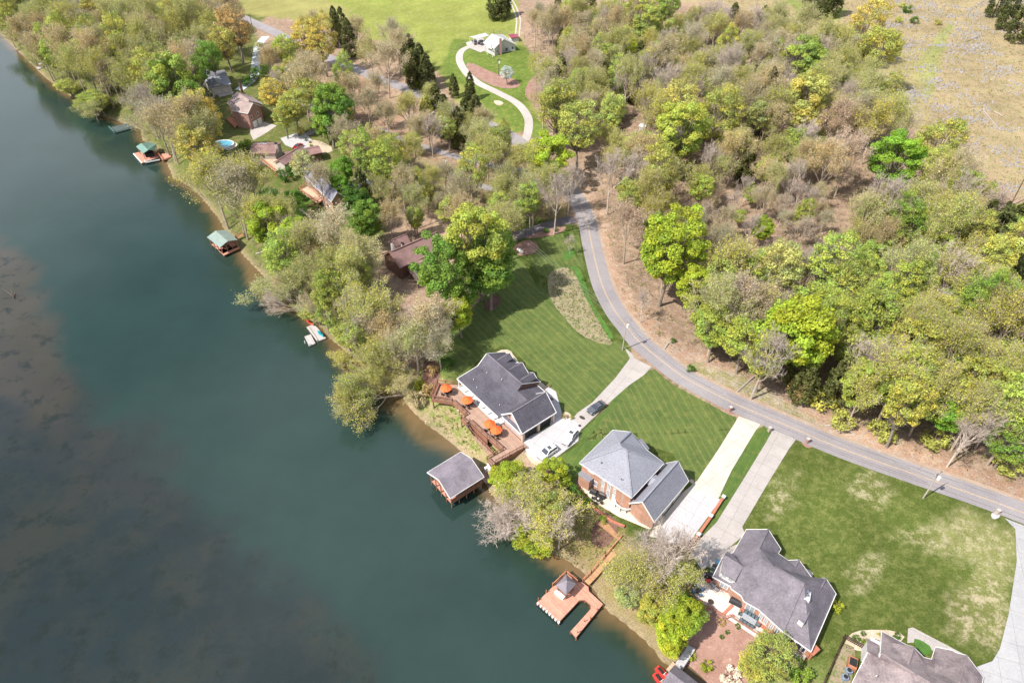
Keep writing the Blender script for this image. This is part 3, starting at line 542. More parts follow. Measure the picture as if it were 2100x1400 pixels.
def roofed(par, V, faces, outline, roof_mat, wall_mat, inset=.45, fascia='white_paint', base=-1.2, ridges=(), wname='wall', thick=.22):
    """V name -> world point; faces lists of names; outline the closed eaves line (gable apexes included)"""
    z0 = par.location.z
    r = MB()
    for f in faces: r.plate([V[k] for k in f], thick)
    ro = r.build('roof', roof_mat, par)
    fa = MB(); ol = [V[k] for k in outline]
    cen = sum(ol, Vector((0, 0, 0)))/len(ol)
    for i in range(len(ol)):
        a, b = ol[i], ol[(i+1) % len(ol)]
        fa.beam(a+Vector((0, 0, -.12)), b+Vector((0, 0, -.12)), .1, .26)
    fa.build('fascia', fascia, par)
    if ridges:
        for a, b in ridges: rd = MB(); rd.beam(V[a]+Vector((0, 0, .04)), V[b]+Vector((0, 0, .04)), .3, .1); rd.build('ridge_cap', roof_mat, ro)
    w = MB(); ins = plan_inset(ol, inset)
    n = len(ins); tops = []
    for i, p in enumerate(ins): tops.append(ol[i].z-thick-.03)
    w.add([(p.x, p.y, z0+base) for p in ins]+[(p.x, p.y, t_) for p, t_ in zip(ins, tops)], [(i, (i+1) % n, n+(i+1) % n, n+i) for i in range(n)])
    wo = w.build(wname, wall_mat, par)
    return ins
def wall_panel(par, name, a, b, t0, t1, z0, z1, mat, proud=.06, out=None, frame='white_paint', bars=0, sub='pane'):
    """flat opening on the wall from a to b (plan points), fractions t0..t1, heights z0..z1: frame with a pane as its sub-part"""
    a = Vector((a.x, a.y, 0)); b = Vector((b.x, b.y, 0)); d = b-a; n = Vector((d.y, -d.x, 0)).normalized()
    if out is not None and n.dot(Vector((out.x, out.y, 0))-(a+b)/2) < 0: n = -n
    p = a+d*t0; q = a+d*t1; mid = (p+q)/2+n*(proud/2); L = (q-p).length; ang = math.atan2(d.y, d.x)
    zc = (z0+z1)/2; fr = MB(); w = .1
    if frame:
        fr.box((mid.x, mid.y, z1-w/2), (L, proud, w), ang); fr.box((mid.x, mid.y, z0+w/2), (L, proud, w), ang)
        for s in (-1, 1):
            e = mid+d.normalized()*s*(L/2-w/2); fr.box((e.x, e.y, zc), (w, proud, z1-z0-2*w), ang)
        for k in range(bars):
            e = mid+d.normalized()*((k+1)/(bars+1)-.5)*L; fr.box((e.x, e.y, zc), (w*.8, proud, z1-z0-2*w), ang)
        fo = fr.build(name, frame, par)
        gl = MB(); g = mid-n*(proud*.2); gl.box((g.x, g.y, zc), (L-2*w, proud*.5, z1-z0-2*w), ang); gl.build(sub, mat, fo)
    else:
        fr.box((mid.x, mid.y, zc), (L, proud, z1-z0), ang); fr.build(name, mat, par)
class Fr:
    """local plan frame: origin O, u along e, v along n"""
    def __init__(s, O, e, z0): s.O = O; s.e = Vector((e.x, e.y, 0)).normalized(); s.n = Vector((-s.e.y, s.e.x, 0)); s.z0 = z0; s.ang = math.atan2(s.e.y, s.e.x)
    def __call__(s, u, v, h): p = s.O+s.e*u+s.n*v; return Vector((p.x, p.y, s.z0+h))
def rail(par, pts, h=1.0, mat='rail_brown', mb=None, pick=.35, post=1.9, name='railing', cap=.16):
    mb = MB(); ps = []; up = Vector((0, 0, 1))
    for a, b in zip(pts[:-1], pts[1:]):
        a = Vector(a); b = Vector(b); L = (b-a).length
        mb.beam(a+up*h, b+up*h, cap, .07); mb.beam(a+up*.15, b+up*.15, .06, .08); mb.beam(a+up*(h-.15), b+up*(h-.15), .06, .08)
        k = max(1, int(L/pick))
        for i in range(1, k): p = a.lerp(b, i/k); mb.beam(p+up*.15, p+up*(h-.1), .05)
        k = max(1, round(L/post))
        for i in range(k+1): p = a.lerp(b, i/k); m = MB(); m.beam(p-up*.1, p+up*(h+.12), .13); ps.append(m)
    o = mb.build(name, mat, par)
    for m in ps: m.build('post', mat, o)
    return o
def deckslab(par, pts, mat, ztop, thick=.25, legs=None, zleg=None, name='floor', legmat='wood_dark'):
    d = MB(); d.prism([(p.x, p.y) for p in pts], ztop-thick, ztop); d.build(name, mat, par)
    if legs:
        for (x, y) in legs:
            m = MB(); m.beam((x, y, (hgt(x, y) if zleg is None else zleg)-.5), (x, y, ztop-thick-.003), .2); m.build('leg', legmat, par)
def vent(par, p, h=.35, r=.07, mat='white_paint'):
    m = MB(); m.tube(p, p+Vector((0, 0, h)), r, n=8); m.build('vent_pipe', mat, par)
q1 = zm(920,710,8.75); q2 = zm(850,690,5.185); q3 = zm(860,830,6.363)
# --- house with charcoal roof
z0 = 4.9
H1 = house('lake_house', 1035, 815, 'large house with charcoal shingle roof, dormers and white porch beside the brown deck', z0=z0)
F1 = Fr(W(*q1(150, 580), z0+2.8), W(*q1(905, 1285), z0+2.8)-W(*q1(150, 580), z0+2.8), z0)
r = MB()
pl = lambda m, *p, t=.2: m.plate([F1(*k) for k in p], t)
pl(r, (0,0,2.8), (15.6,0,2.8), (15.6,6,3.25), (0,6,3.25))
pl(r, (0,6,3.25), (15.6,6,3.25), (16.6,7.3,4.3), (12.9,7.3,4.3), (12.9,8.7,5.6), (0,8.7,5.6))
pl(r, (0,8.7,5.6), (12.9,8.7,5.6), (12.9,14.2,2.9), (0,14.2,2.9))
pl(r, (12.9,7.3,4.3), (18.6,7.3,4.3), (18.6,13.2,2.4), (12.9,13.2,2.4))
pl(r, (18.6,1.0,6.3), (18.6,10.7,6.3), (22.2,10.7,2.8), (22.2,1.0,2.8)); pl(r, (18.6,1.0,6.3), (15.1,1.0,2.85), (15.1,10.7,2.85), (18.6,10.7,6.3))
pl(r, (15.2,.75,2.75), (15.2,1.4,3.25), (22.0,1.4,3.25), (22.0,.75,2.75))
rr = r.build('roof', 'roof_charcoal', H1)
fa = MB()
def fb(a, b, m=None): (m or fa).beam(F1(*a)-Vector((0,0,.1)), F1(*b)-Vector((0,0,.1)), .14, .3)
for a, b in (((0,0,2.8),(15.2,0,2.8)), ((0,0,2.8),(0,6,3.25)), ((0,6,3.25),(0,8.7,5.6)), ((0,8.7,5.6),(0,14.2,2.9)), ((0,14.2,2.9),(12.9,14.2,2.9)), ((12.9,13.2,2.4),(16,13.2,2.4)),
             ((22.2,1,2.8),(22.2,10.7,2.8)), ((18.6,1,6.3),(22.2,1,2.8)), ((18.6,1,6.3),(15.1,1,2.85)), ((18.6,10.7,6.3),(22.2,10.7,2.8)), ((18.6,10.7,6.3),(15.1,10.7,2.85)), ((15.2,.75,2.75),(22,.75,2.75))): fb(a, b)
fa.build('fascia', 'white_paint', H1)
w = MB()
P1 = lambda m, pts, h0, h1: m.prism([F1(u, v, 0)[:2] for u, v in pts], z0+h0, [z0+h for h in h1] if isinstance(h1, list) else z0+h1)
P1(w, [(.4,2.6), (15.3,2.6), (15.3,7.9), (.4,7.9)], -.6, 2.85); P1(w, [(.4,8.0), (12.5,8.0), (12.5,13.8), (.4,13.8)], -.6, [4.5,4.5,2.7,2.7]); w.build('wall', 'white_siding', H1)
w = MB(); P1(w, [(12.93,7.6), (12.93,8.7), (12.93,13.6), (12.7,13.6), (12.7,8.7), (12.7,7.6)], 2.2, [4.4,5.36,2.95,2.95,5.36,4.4]); w.build('brown_gable_wall', 'brown_siding', H1)
w = MB(); P1(w, [(15.5,1.5), (18.6,1.5), (21.8,1.5), (21.8,10.3), (18.6,10.3), (15.5,10.3)], -.6, [2.6,5.9,2.7,2.7,5.9,2.6]); P1(w, [(12.9,8), (15.4,8), (15.4,11.6), (12.9,11.6)], -.5, 2.75)
w.build('garage_wall', 'pink_siding', H1)
for v0, v1 in ((2.2, 5.4), (6.3, 9.5)):
    g = MB(); c = F1(21.83, (v0+v1)/2, 1.15); g.box(c, (.08, v1-v0, 2.3), F1.ang); g.build('garage_door', 'dark_void', H1)
for v in (1.45, 5.85, 10.1):
    g = MB(); c = F1(21.95, v, 1.3); g.box(c, (.35, .5, 2.6), F1.ang); g.build('stone_pier', 'tan_stone', H1)
for u in (16.6, 18.6, 20.4): wall_panel(H1, 'window', F1(15.5,1.5,0), F1(21.8,1.5,0), (u-15.5-.45)/6.3, (u-15.5+.45)/6.3, z0+.9, z0+2.1, 'glass', out=F1(18,-5,0))
for u in (17.4, 19.8): wall_panel(H1, 'gable_vent', F1(15.5,1.5,0), F1(21.8,1.5,0), (u-15.5-.25)/6.3, (u-15.5+.25)/6.3, z0+3.5, z0+4.3, 'brown_siding', out=F1(18,-5,0), frame=None)
for u in (.2, 2.4, 4.6, 6.8, 9.0, 11.2, 13.3, 15.2):
    g = MB(); g.beam(F1(u,.25,-.1), F1(u,.25,2.62), .22); g.build('porch_column', 'white_paint', H1)
for i in range(6): wall_panel(H1, 'porch_window', F1(.4,2.6,0), F1(15.3,2.6,0), .04+i*.16, .04+i*.16+.11, z0+.3, z0+2.4, 'glass', out=F1(7,-5,0), bars=1)
g = MB(); g.prism([F1(u, v, 0)[:2] for u, v in ((0,0), (15.4,0), (15.4,2.6), (0,2.6))], z0-.3, z0+.06); g.build('porch_floor', 'white_paint', H1)
rc1 = MB(); rc1.beam(F1(0,8.7,5.64), F1(12.9,8.7,5.64), .22, .06); rc1.build('ridge_cap', 'roof_boat', rr); rc1 = MB(); rc1.beam(F1(18.6,1,6.34), F1(18.6,10.7,6.34), .22, .06); rc1.build('ridge_cap', 'roof_boat', rr)
rc1 = MB(); rc1.beam(F1(12.95,8.7,5.6), F1(12.95,14.1,2.95), .07, .12); rc1.build('rake_trim', 'white_paint', rr)
# dormers
for uc, hw, big in ((3.0, 1.15, 0), (7.2, 2.3, 1), (11.4, 1.15, 0)):
    d = MB(); hr, he, v1 = (5.2, 4.35, 13.3) if not big else (5.15, 3.3, 13.5)
    va = 9.2; ve = (5.4-he)/(2.5/5.6)+8.6-.1
    d.plate([F1(uc, va, hr), F1(uc, v1, hr), F1(uc+hw, v1, he), F1(uc+hw, ve, he)], .12); d.plate([F1(uc, va, hr), F1(uc-hw, ve, he), F1(uc-hw, v1, he), F1(uc, v1, hr)], .12)
    do = d.build('dormer', 'roof_charcoal', H1); f = MB(); f.beam(F1(uc, va, hr+.03), F1(uc, v1, hr+.03), .16, .05); f.build('ridge_cap', 'roof_boat', do)
    d = MB(); k = hw-.15; d.prism([F1(*p, 0)[:2] for p in ((uc-k, ve-.6), (uc-k, v1-.25), (uc, v1-.25), (uc+k, v1-.25), (uc+k, ve-.6), (uc, ve-.6))], z0+2.7, [z0+he-.05]*2+[z0+hr-.2]+[z0+he-.05]*2+[z0+hr-.5]); d.build('dormer_wall', 'brown_siding', do)
    f = MB(); f.beam(F1(uc, v1, hr-.05), F1(uc+hw, v1, he-.05), .1, .2); f.beam(F1(uc, v1, hr-.05), F1(uc-hw, v1, he-.05), .1, .2); f.build('dormer_fascia', 'white_paint', do)
for u, v in ((3, 2.5), (5.5, 1.6), (8, 6.8), (13, 2.2), (16.3, 5), (3.5, 6)): vent(H1, F1(u, v, 3.0+(.05*v if v < 6 else (v-5.5))), .35)
# --- deck
D1 = empty('timber_deck', F1(8, -3, 0), 'large brown timber deck with railings along the river side of the charcoal roofed house', 'deck')
dp = [F1(0,1.2,0), W(*q2(335,505), z0), W(*q2(245,490), z0), W(*q2(178,655), z0), W(*q2(405,690), z0), W(*q2(560,830), z0), W(*q2(498,872), z0), W(*q3(612,232), z0), W(*q3(655,215), z0), W(*q3(888,425), z0), W(*q3(915,435), z0), W(*q3(1095,592), z0), W(*q3(885,712), z0), W(*q3(952,782), z0), W(*q3(1362,560), z0), F1(24.2,1.2,0)]
legs = [tuple(p[:2]) for p in (dp[2]*.9+dp[8]*.1, dp[3]*.95+dp[0]*.05, dp[4]*.95+dp[0]*.05, dp[6]*.95+dp[0]*.05, dp[8]*.95+dp[0]*.05, dp[10]*.95+dp[0]*.05, dp[12]*.96+dp[14]*.04, dp[13]*.96+dp[11]*.04)]
deckslab(D1, dp, 'deck_brown', z0-.02, legs=legs, zleg=0)
sk = MB()
for a, b in zip(dp[3:14], dp[4:15]):
    sk.beam(a+Vector((0,0,-.65)), b+Vector((0,0,-.65)), .06, 1.0)
sk.build('skirting', 'rail_brown', D1)
rail(D1, dp[1:8]); rail(D1, dp[8:10]); rail(D1, [dp[10], dp[11], dp[12], dp[13]]); rail(D1, [dp[13]+(dp[14]-dp[13])*.1, dp[14]]); rail(D1, [dp[0], dp[1]])
mid1 = F1(0.2, .6, 0); bn = MB()
for a, b in ((dp[1], dp[2]), (dp[2], dp[3])): bn.beam(a.lerp(dp[8], .05)+Vector((0,0,.45)), b.lerp(dp[8], .05)+Vector((0,0,.45)), .45, .1)
bn.build('bench', 'rail_brown', D1)
# stair down along the deck
st = MB(); s0 = W(*q3(640,250), z0); s1 = W(*q3(735,385), z0-2.2); sd = (s1-s0)
for i in range(11): p = s0+sd*((i+.5)/11); st.box(p, (.36, 1.3, .06), math.atan2(sd.y, sd.x))
st.build('stair', 'wood_dark', D1)
lw = [W(*q3(735,385), z0-2.2), W(*q3(770,360), z0-2.2), W(*q3(890,520), z0-2.3), W(*q3(975,650), z0-2.4), W(*q3(935,680), z0-2.4), W(*q3(700,410), z0-2.2)]
deckslab(D1, lw, 'deck_brown', z0-2.35, name='lower_floor'); rail(D1, [W(*q3(545,178), z0-.6), W(*q3(690,380), z0-1.8), W(*q3(965,655), z0-1.9)], 1.1)
pb = MB(); a = W(*q3(655,235), z0); b = W(*q3(888,445), z0); pb.beam(a+Vector((0,0,-1.2)), b+Vector((0,0,-1.2)), .08, 2.2); pb.build('skirting', 'rail_brown', D1)
# --- boathouse with grey roof
def boathouse(name, label, cor, rid, eave, z_deck, roofm, postm, floorm, ridge_h, over=.5, ns=4, walls=False):
    Pz = [W(*c, eave) for c in cor]; c0 = sum(Pz, Vector())/4
    g = empty(name, (c0.x, c0.y, 0), label, 'boathouse')
    Rz = [W(*c, ridge_h) for c in rid]
    V = dict(a=Pz[0], b=Pz[1], c=Pz[2], d=Pz[3], r=Rz[0], s=Rz[1])
    m = MB(); m.plate([V['a'], V['r'], V['s'], V['b']], .12); m.plate([V['r'], V['d'], V['c'], V['s']], .12); m.build('roof', roofm, g)
    m = MB()
    for x, y in (('a','r'), ('r','d'), ('d','c'), ('c','s'), ('s','b'), ('b','a')): m.beam(V[x]-Vector((0,0,.1)), V[y]-Vector((0,0,.1)), .1, .22)
    m.build('fascia', 'white_paint' if roofm == 'roof_boat' else roofm, g)
    ins = plan_inset([V['a'], V['b'], V['c'], V['d']], over)
    for i in range(4):
        a, b = ins[i], ins[(i+1) % 4]
        for k in range(ns):
            p = a.lerp(b, k/ns); m = MB(); m.beam((p.x, p.y, -1.5), (p.x, p.y, eave-.1), .2); m.build('post', postm, g)
    fl = MB(); inn = plan_inset(ins, 1.5)
    for i in range(4):
        a, b, c, d = ins[i], ins[(i+1) % 4], inn[(i+1) % 4], inn[i]; fl.prism([a[:2], b[:2], c[:2], d[:2]], z_deck-.15, z_deck)
    fl.build('floor', floorm, g)
    m = MB(); m.beam(Vector((*ins[0][:2], eave-.3)), Vector((*ins[3][:2], eave-.3)), .12, .3); m.beam(Vector((*ins[1][:2], eave-.3)), Vector((*ins[2][:2], eave-.3)), .12, .3); m.build('beam', postm, g)
    return g, ins, V
B1, ins, VB = boathouse('boathouse', 'boathouse with weathered grey shingle roof on posts at the foot of the large deck', [q3(100,880), q3(540,612), q3(845,940), q3(400,1220)], [q3(250,975), q3(682,700)], 4.0, 1.3, 'roof_boat', 'rail_brown', 'deck_coral', 5.75)
m = MB(); m.beam(Vector((*ins[3][:2], 1.9)), Vector((*ins[2][:2], 1.9)), .08, 1.2); m.beam(Vector((*ins[1][:2], 2.4)), Vector((*ins[2][:2], 2.4)), .08, 2.3); m.build('side_wall', 'rail_brown', B1)
# link between deck and boathouse
L1_ = empty('dock_walkway', W(*q3(900,880), 2), 'brown wooden walkway with white gate stepping down from the deck to the grey boathouse', 'walkway')
deckslab(L1_, [W(*q3(850,860), 1.6), W(*q3(960,850), 2.2), W(*q3(985,930), 2.2), W(*q3(870,1020), 1.4), W(*q3(800,960), 1.4)], 'deck_brown', 1.55)
sm = MB(); a = W(*q3(905,790), 4.7); b = W(*q3(930,950), 1.6)
for i in range(12): p = a.lerp(b, i/11); sm.box(p, (1.3, .32, .06), F1.ang-.2)
sm.build('stair', 'white_paint', L1_); rail(L1_, [W(*q3(900,850), 3), W(*q3(915,960), 1.7)]); rail(L1_, [W(*q3(960,830), 3.4), W(*q3(965,960), 1.7)])
m = MB(); m.box(W(*q3(878,835), 2.5), (.9, .6, 1.2), .6); m.build('cabinet', 'white_paint', L1_)
# --- house with pale grey roof
q = zm(1180,870,6.088); z0 = G(1300,1010).z
H2 = house('brick_house', 1290, 985, 'two storey orange brick house with pale grey hipped roof and white pergola', z0=z0)
w_ = lambda x, y, h: W(*q(x, y), z0+h)
V = dict(a=w_(50,478,5.4), c=w_(705,915,5.4), d=w_(1110,480,5.4), k=w_(905,328,5.4), b2=w_(690,92,5.4+2.2), b1=w_(465,70,5.4), p=w_(585,290,9.4), r=w_(640,325,9.4), m=w_(550,225,8.9), n2=w_(780,185,5.4))
V['g'] = w_(925,298,5.4)
ins = roofed(H2, V, [['a','c','r','p'], ['c','d','r'], ['d','k','m','p','r'], ['a','p','m','b2','b1'], ['m','k','n2','b2']], ['a','c','d','k','n2','b2','b1'], 'roof_pale', 'brick_orange', .4, ridges=(('a','p'), ('p','r'), ('r','c'), ('r','d'), ('m','b2')))
r2 = MB(); g1 = w_(835,180,4.9); g2 = w_(925,298,3.9); g3 = w_(905,330,3.9); g4 = w_(790,180,3.9); gr = w_(700,230,6.2); r2.plate([gr, g1, g2, g3], .15); r2.plate([gr, g4, g1], .15); r2.build('porch_roof', 'roof_pale', H2)
ia, ic = ins[0], ins[1]; far = ia.lerp(ic, .5)+Vector((-10, -20, 0))
for t0, t1, za, zb, gm in ((.13,.26,4.2,5.1,'white_paint'), (.23,.35,1.0,2.6,'glass_pale'), (.43,.49,.3,2.5,'glass_pale'), (.43,.49,2.8,4.6,'glass_pale'), (.54,.61,.3,2.5,'glass_pale'), (.54,.61,2.8,4.6,'glass_pale'), (.66,.72,.2,2.4,'white_paint'), (.66,.72,2.8,4.2,'glass_pale')):
    wall_panel(H2, 'window', ia, ic, t0, t1, z0+za, z0+zb, gm, out=far, bars=1)
bw = MB(); e_ = (ic-ia); e_.z = 0; e_.normalize(); nn = Vector((e_.y, -e_.x, 0)); nn = nn if nn.y < 0 else -nn
c = ia+e_*1.6+nn*.6; bw.box((c.x, c.y, z0+1.2), (2.6, 1.3, 3.6), math.atan2(e_.y, e_.x)); bo = bw.build('bay', 'brick_orange', H2)
bw = MB(); bw.box((c.x, c.y, z0+3.1), (2.9, 1.6, .25), math.atan2(e_.y, e_.x), rx=-.2); bw.build('bay_roof', 'roof_pale', bo)
# garage wing
V = dict(a=w_(670,980,3.0), b=w_(1138,480,3.0), s=w_(1282,455,7.3), c=w_(1415,705,3.0), d=w_(985,1215,3.0), r=w_(835,963,7.0))
ins = roofed(H2, V, [['a','r','s','b'], ['r','d','c','s']], ['a','r','d','c','s','b'], 'roof_pale', 'brick_orange', .35, ridges=(('r','s'),), wname='garage_wall')
x = MB(); p0 = w_(900,620,5.3); p1 = w_(1020,700,5.3); x.plate([p0, w_(870,720,4.6), w_(960,790,4.6), p1], .15); x.plate([p0, p1, w_(1050,660,4.9), w_(985,610,4.9)], .15); x.build('cricket_roof', 'roof_pale', H2)
gc, gd = ins[3], ins[2]
for t0, t1 in ((.12,.36), (.42,.66), (.72,.92)): wall_panel(H2, 'garage_door', gc, gd, t0, t1, z0, z0+2.3, 'cream_siding', out=gc.lerp(gd, .5)+Vector((20, -10, 0)), frame=None)
ga, gd = ins[0], ins[2]; o = ga.lerp(gd, .5)+Vector((-10, -20, 0))
wall_panel(H2, 'window', ga, gd, .3, .55, z0+3.2, z0+5.1, 'white_paint', out=o); wall_panel(H2, 'window', ga, gd, .35, .5, z0+.4, z0+2.3, 'glass_pale', out=o, bars=1)
for p in ((325,485,6.8), (575,690,6.8)): vent(H2, w_(*p), .4, .08, 'black_metal')
# --- house with mauve grey roof
q = zm(1400,1060,4.242); z0 = G(1580,1250).z
H3 = house('brick_bungalow', 1585, 1235, 'brick house with broad mauve grey roof, white chimney and sunroom', z0=z0)
E = 3.1; w_ = lambda x, y, h: W(*q(x, y), z0+h)
V = dict(f0=w_(260,518,E), f1=w_(415,600,E), f2=w_(425,622,E), f3=w_(510,680,E), f4=w_(532,728,E), f5=w_(660,800,E), f6=w_(880,1000,E), f7=w_(1118,1168,E), r1=w_(1335,665,E), r2=w_(1245,530,E+2.4), r3=w_(1130,530,E), r4=w_(1120,520,E), m2=w_(1012,370,E+1.6), m3=w_(920,375,E), k1=w_(832,315,E), k2=w_(855,275,E), k3=w_(745,105,E+1.9), k4=w_(555,105,E), k5=w_(440,305,E), k6=w_(345,350,E),
         R0=w_(665,265,E+3.0), R1=w_(800,430,E+4.6), R2=w_(1060,580,E+6.2), R3=w_(1200,615,E+2.7), M=w_(975,430,E+2.1), D0=w_(530,430,E+3.3), D1=w_(700,360,E+4.0))
ins = roofed(H3, V, [['f1','f2','f3','f4','R1','D0'], ['f4','f5','f6','R2','R1'], ['f6','f7','r1','R2'], ['R2','r1','r2','R3'], ['R1','R2','R3','r2','r3','r4'], ['R1','r4','m2','M'], ['R1','M','m3','k1'], ['M','m2','m3'], ['R0','k1','k2','k3'], ['R0','D1','R1','k1'], ['D0','R1','D1'], ['k4','k3','R0','D1','D0','k5'], ['k5','D0','f1','f0','k6']],
             ['f0','f1','f2','f3','f4','f5','f6','f7','r1','r2','r3','r4','m2','m3','k1','k2','k3','k4','k5','k6'], 'roof_mauve', 'brick_orange', .45, ridges=(('R1','R2'), ('R3','r2'), ('R0','k3'), ('M','m2')))
d = MB(); a, b = w_(362,325,E+3.4), w_(530,428,E+3.4); c, dd = w_(455,555,E+1.7), w_(330,480,E+1.7); d.plate([a, b, c, dd], .15); d.plate([a, w_(390,298,E+2.2), w_(440,325,E+2.2), b], .15); do = d.build('dormer', 'roof_mauve', H3)
d = MB(); c0, c1 = w_(450,572,E+.35), w_(335,500,E+.35); up = Vector((0,0,1)); bk = (b-c)*.35; bk.z = 0
d.prism([(p.x, p.y) for p in (dd+(a-dd)*.1, c+(b-c)*.1, c+(b-c)*.8, dd+(a-dd)*.8)], z0+E, [z0+E+1.55, z0+E+1.55, z0+E+2.9, z0+E+2.9]); d.build('dormer_wall', 'white_siding', do)
pA, pB = dd+(a-dd)*.1, c+(b-c)*.1
for t0, t1 in ((.1,.46), (.54,.9)): wall_panel(do, 'dormer_window', pA, pB, t0, t1, z0+E+.45, z0+E+1.4, 'glass_pale', out=pA+Vector((-20,-30,0)))
iw = ins; o = Vector((-20, -30, 0))
wall_panel(H3, 'window', iw[0], iw[1], .35, .85, z0+.9, z0+2.5, 'glass_pale', out=iw[0]+o, bars=1)
wall_panel(H3, 'window', iw[4], iw[5], .15, .8, z0+.5, z0+2.6, 'glass_pale', out=iw[4]+o, bars=1)
for t0, t1 in ((.08,.22), (.28,.42), (.5,.65), (.72,.9)): wall_panel(H3, 'patio_door', iw[5], iw[6], t0, t1, z0+.1, z0+2.5, 'glass_pale', out=iw[5]+o, bars=1)
for t0, t1 in ((.04,.2), (.22,.48), (.5,.78), (.8,.95)): wall_panel(H3, 'sunroom_window', iw[6], iw[7], t0, t1, z0+.6, z0+2.6, 'glass', out=iw[6]+o)
ch = MB(); cb = w_(1040,770,E+2.2); ct = Vector((cb.x, cb.y, cb.z)); ch.box(ct+Vector((.35,.5,1.0)), (.9, 1.7, 3.0), -.45); co = ch.build('chimney', 'white_siding', H3)
ch = MB(); ch.tube(ct+Vector((.4,.9,2.5)), ct+Vector((.4,.9,3.0)), .28); ch.tube(ct+Vector((.2,.35,2.5)), ct+Vector((.2,.35,2.9)), .25); ch.build('flue_cap', 'chrome', co)
d = MB(); a, b = w_(1080,815,E+3.3), w_(1040,880,E+1.9); d.prism([(p.x, p.y) for p in (w_(1010,890,2.9+E), w_(1055,925,E+2.9), w_(1105,830,E+2.9), w_(1070,810,E+2.9))], z0+E+.6, z0+E+2.9); dd_ = d.build('small_dormer', 'white_siding', H3)
d = MB(); d.plate([w_(1008,888,E+3.0), w_(1058,928,E+3.0), w_(1108,830,E+3.0), w_(1070,805,E+3.0)], -.15); d.build('dormer_roof', 'roof_mauve', dd_)
vent(H3, w_(980,655,E+4.4), .3)
# terrace wall
tw = empty('terrace_wall', G(*q(600,900)), 'low red brick wall around the patio terrace of the mauve roofed house', 'wall')
m = MB(); pts = [G(*q(*p)) for p in ((80,690), (200,770), (380,880), (420,860), (830,1130), (1020,1285), (1060,1210))]
for a, b in zip(pts[:-1], pts[1:]): m.beam(Vector((a.x, a.y, a.z+.1)), Vector((b.x, b.y, b.z+.1)), .4, .9)
m.build('retaining_wall', 'brick_red', tw); m = MB()
for a, b in ((q(500,800), q(850,1080)), (q(350,850), q(430,770))):
    a = G(*a); b = G(*b); m.beam(a+Vector((0,0,.15)), b+Vector((0,0,.15)), .5, .5)
m.build('step', 'terracotta', tw)
# --- house with taupe roof
q = zm(1690,1270,5.122); z0 = G(1850,1380).z; E = 3.4; w_ = lambda x, y, h: W(*q(x, y), z0+h)
H4 = house('white_house', 1860, 1390, 'white house with taupe grey shingle roof and several gables at the bottom right corner', z0=z0)
V = dict(a=w_(300,650,E), a0=w_(230,800,E), g=w_(458,340,E+1.2), h=w_(572,400,E+1.6), i=w_(590,350,E+3.0), j=w_(605,120,E), k=w_(870,265,E), l=w_(940,285,E+2.0), m=w_(1050,395,E), n=w_(1130,415,E), o=w_(1170,285,E), p=w_(1355,320,E), p2=w_(1385,345,E), s=w_(1500,372,E), t=w_(1672,600,E), t2=w_(1640,800,E), u=w_(1420,665,E+2.8), u2=w_(1380,760,E+2.8), M=w_(880,465,E+2.6), R=w_(1110,666,E+4.2), R2=w_(1250,760,E+4.6), v=w_(1165,550,E+1.6), w=w_(1490,380,E+.3), x=w_(1090,495,E+1.0), y=w_(690,235,E+1.4), b=w_(700,1100,E), c=w_(1400,1000,E))
V['w2'] = w_(1420,660,E+3.2); V['z'] = w_(1400,1000,E)
ins = roofed(H4, V, [['a0','a','g','h','i','R','R2','b'], ['i','j','k','y'], ['i','y','M','x','v','R'], ['y','k','l','M'], ['M','l','m','x'], ['x','m','n','v'], ['n','o','p','p2','s','w2','v'], ['w2','s','t','t2'], ['v','w2','t2','R2','R'], ['R2','t2','c','b']], ['a0','a','g','h','i','j','k','l','m','n','o','p','p2','s','t','t2','c','b'], 'roof_taupe', 'white_siding', .45, ridges=(('i','R'), ('M','l'), ('w2','s')))
cr = MB(); cr.plate([w_(455,195,E+1.2), w_(580,265,E+1.2), w_(570,400,E+2.6), w_(458,335,E+2.6)], .15); co = cr.build('shed_roof', 'roof_taupe', H4)
m = MB(); m.prism([(p.x, p.y) for p in (w_(462,212,E), w_(572,270,E), w_(565,380,E), w_(462,330,E))], z0-.5, z0+E+1.1); m.build('side_wall', 'white_siding', H4); vent(H4, w_(545,595,E+2.5), .4)
wall_panel(H4, 'window', ins[1], ins[2], .3, .45, z0+1.0, z0+2.3, 'glass', out=ins[1]+Vector((-20,5,0))); wall_panel(H4, 'window', ins[1], ins[2], .6, .7, z0+1.0, z0+2.3, 'glass', out=ins[1]+Vector((-20,5,0)))
# --- generic gabled block seen by pixels: two eave corners a,b, opposite eave corner c
def gable(par, a, b, c, e, rise, roofm, wallm, inset=.4, base=-1.5, fascia='white_paint', along=True, wname='wall'):
    z0 = par.location.z; A = W(*a, z0+e); B = W(*b, z0+e); Cc = W(*c, z0+e); ev = (B-A); L = ev.length; ev.normalize(); n = Vector((-ev.y, ev.x, 0)); d = (Cc-A).dot(n)
    V = dict(a=A, b=B, c=B+n*d, d=A+n*d)
    if along: V['r'] = A+n*d/2+Vector((0,0,rise)); V['s'] = B+n*d/2+Vector((0,0,rise)); fs = [['a','b','s','r'], ['r','s','c','d']]; ol = ['a','b','s','c','d','r']
    else: V['r'] = A.lerp(B,.5)+Vector((0,0,rise)); V['s'] = A.lerp(B,.5)+n*d+Vector((0,0,rise)); fs = [['a','r','s','d'], ['r','b','c','s']]; ol = ['a','r','b','c','s','d']
    ins = roofed(par, V, fs, ol, roofm, wallm, inset, fascia, base, ridges=(('r','s'),), wname=wname)
    return V, ins
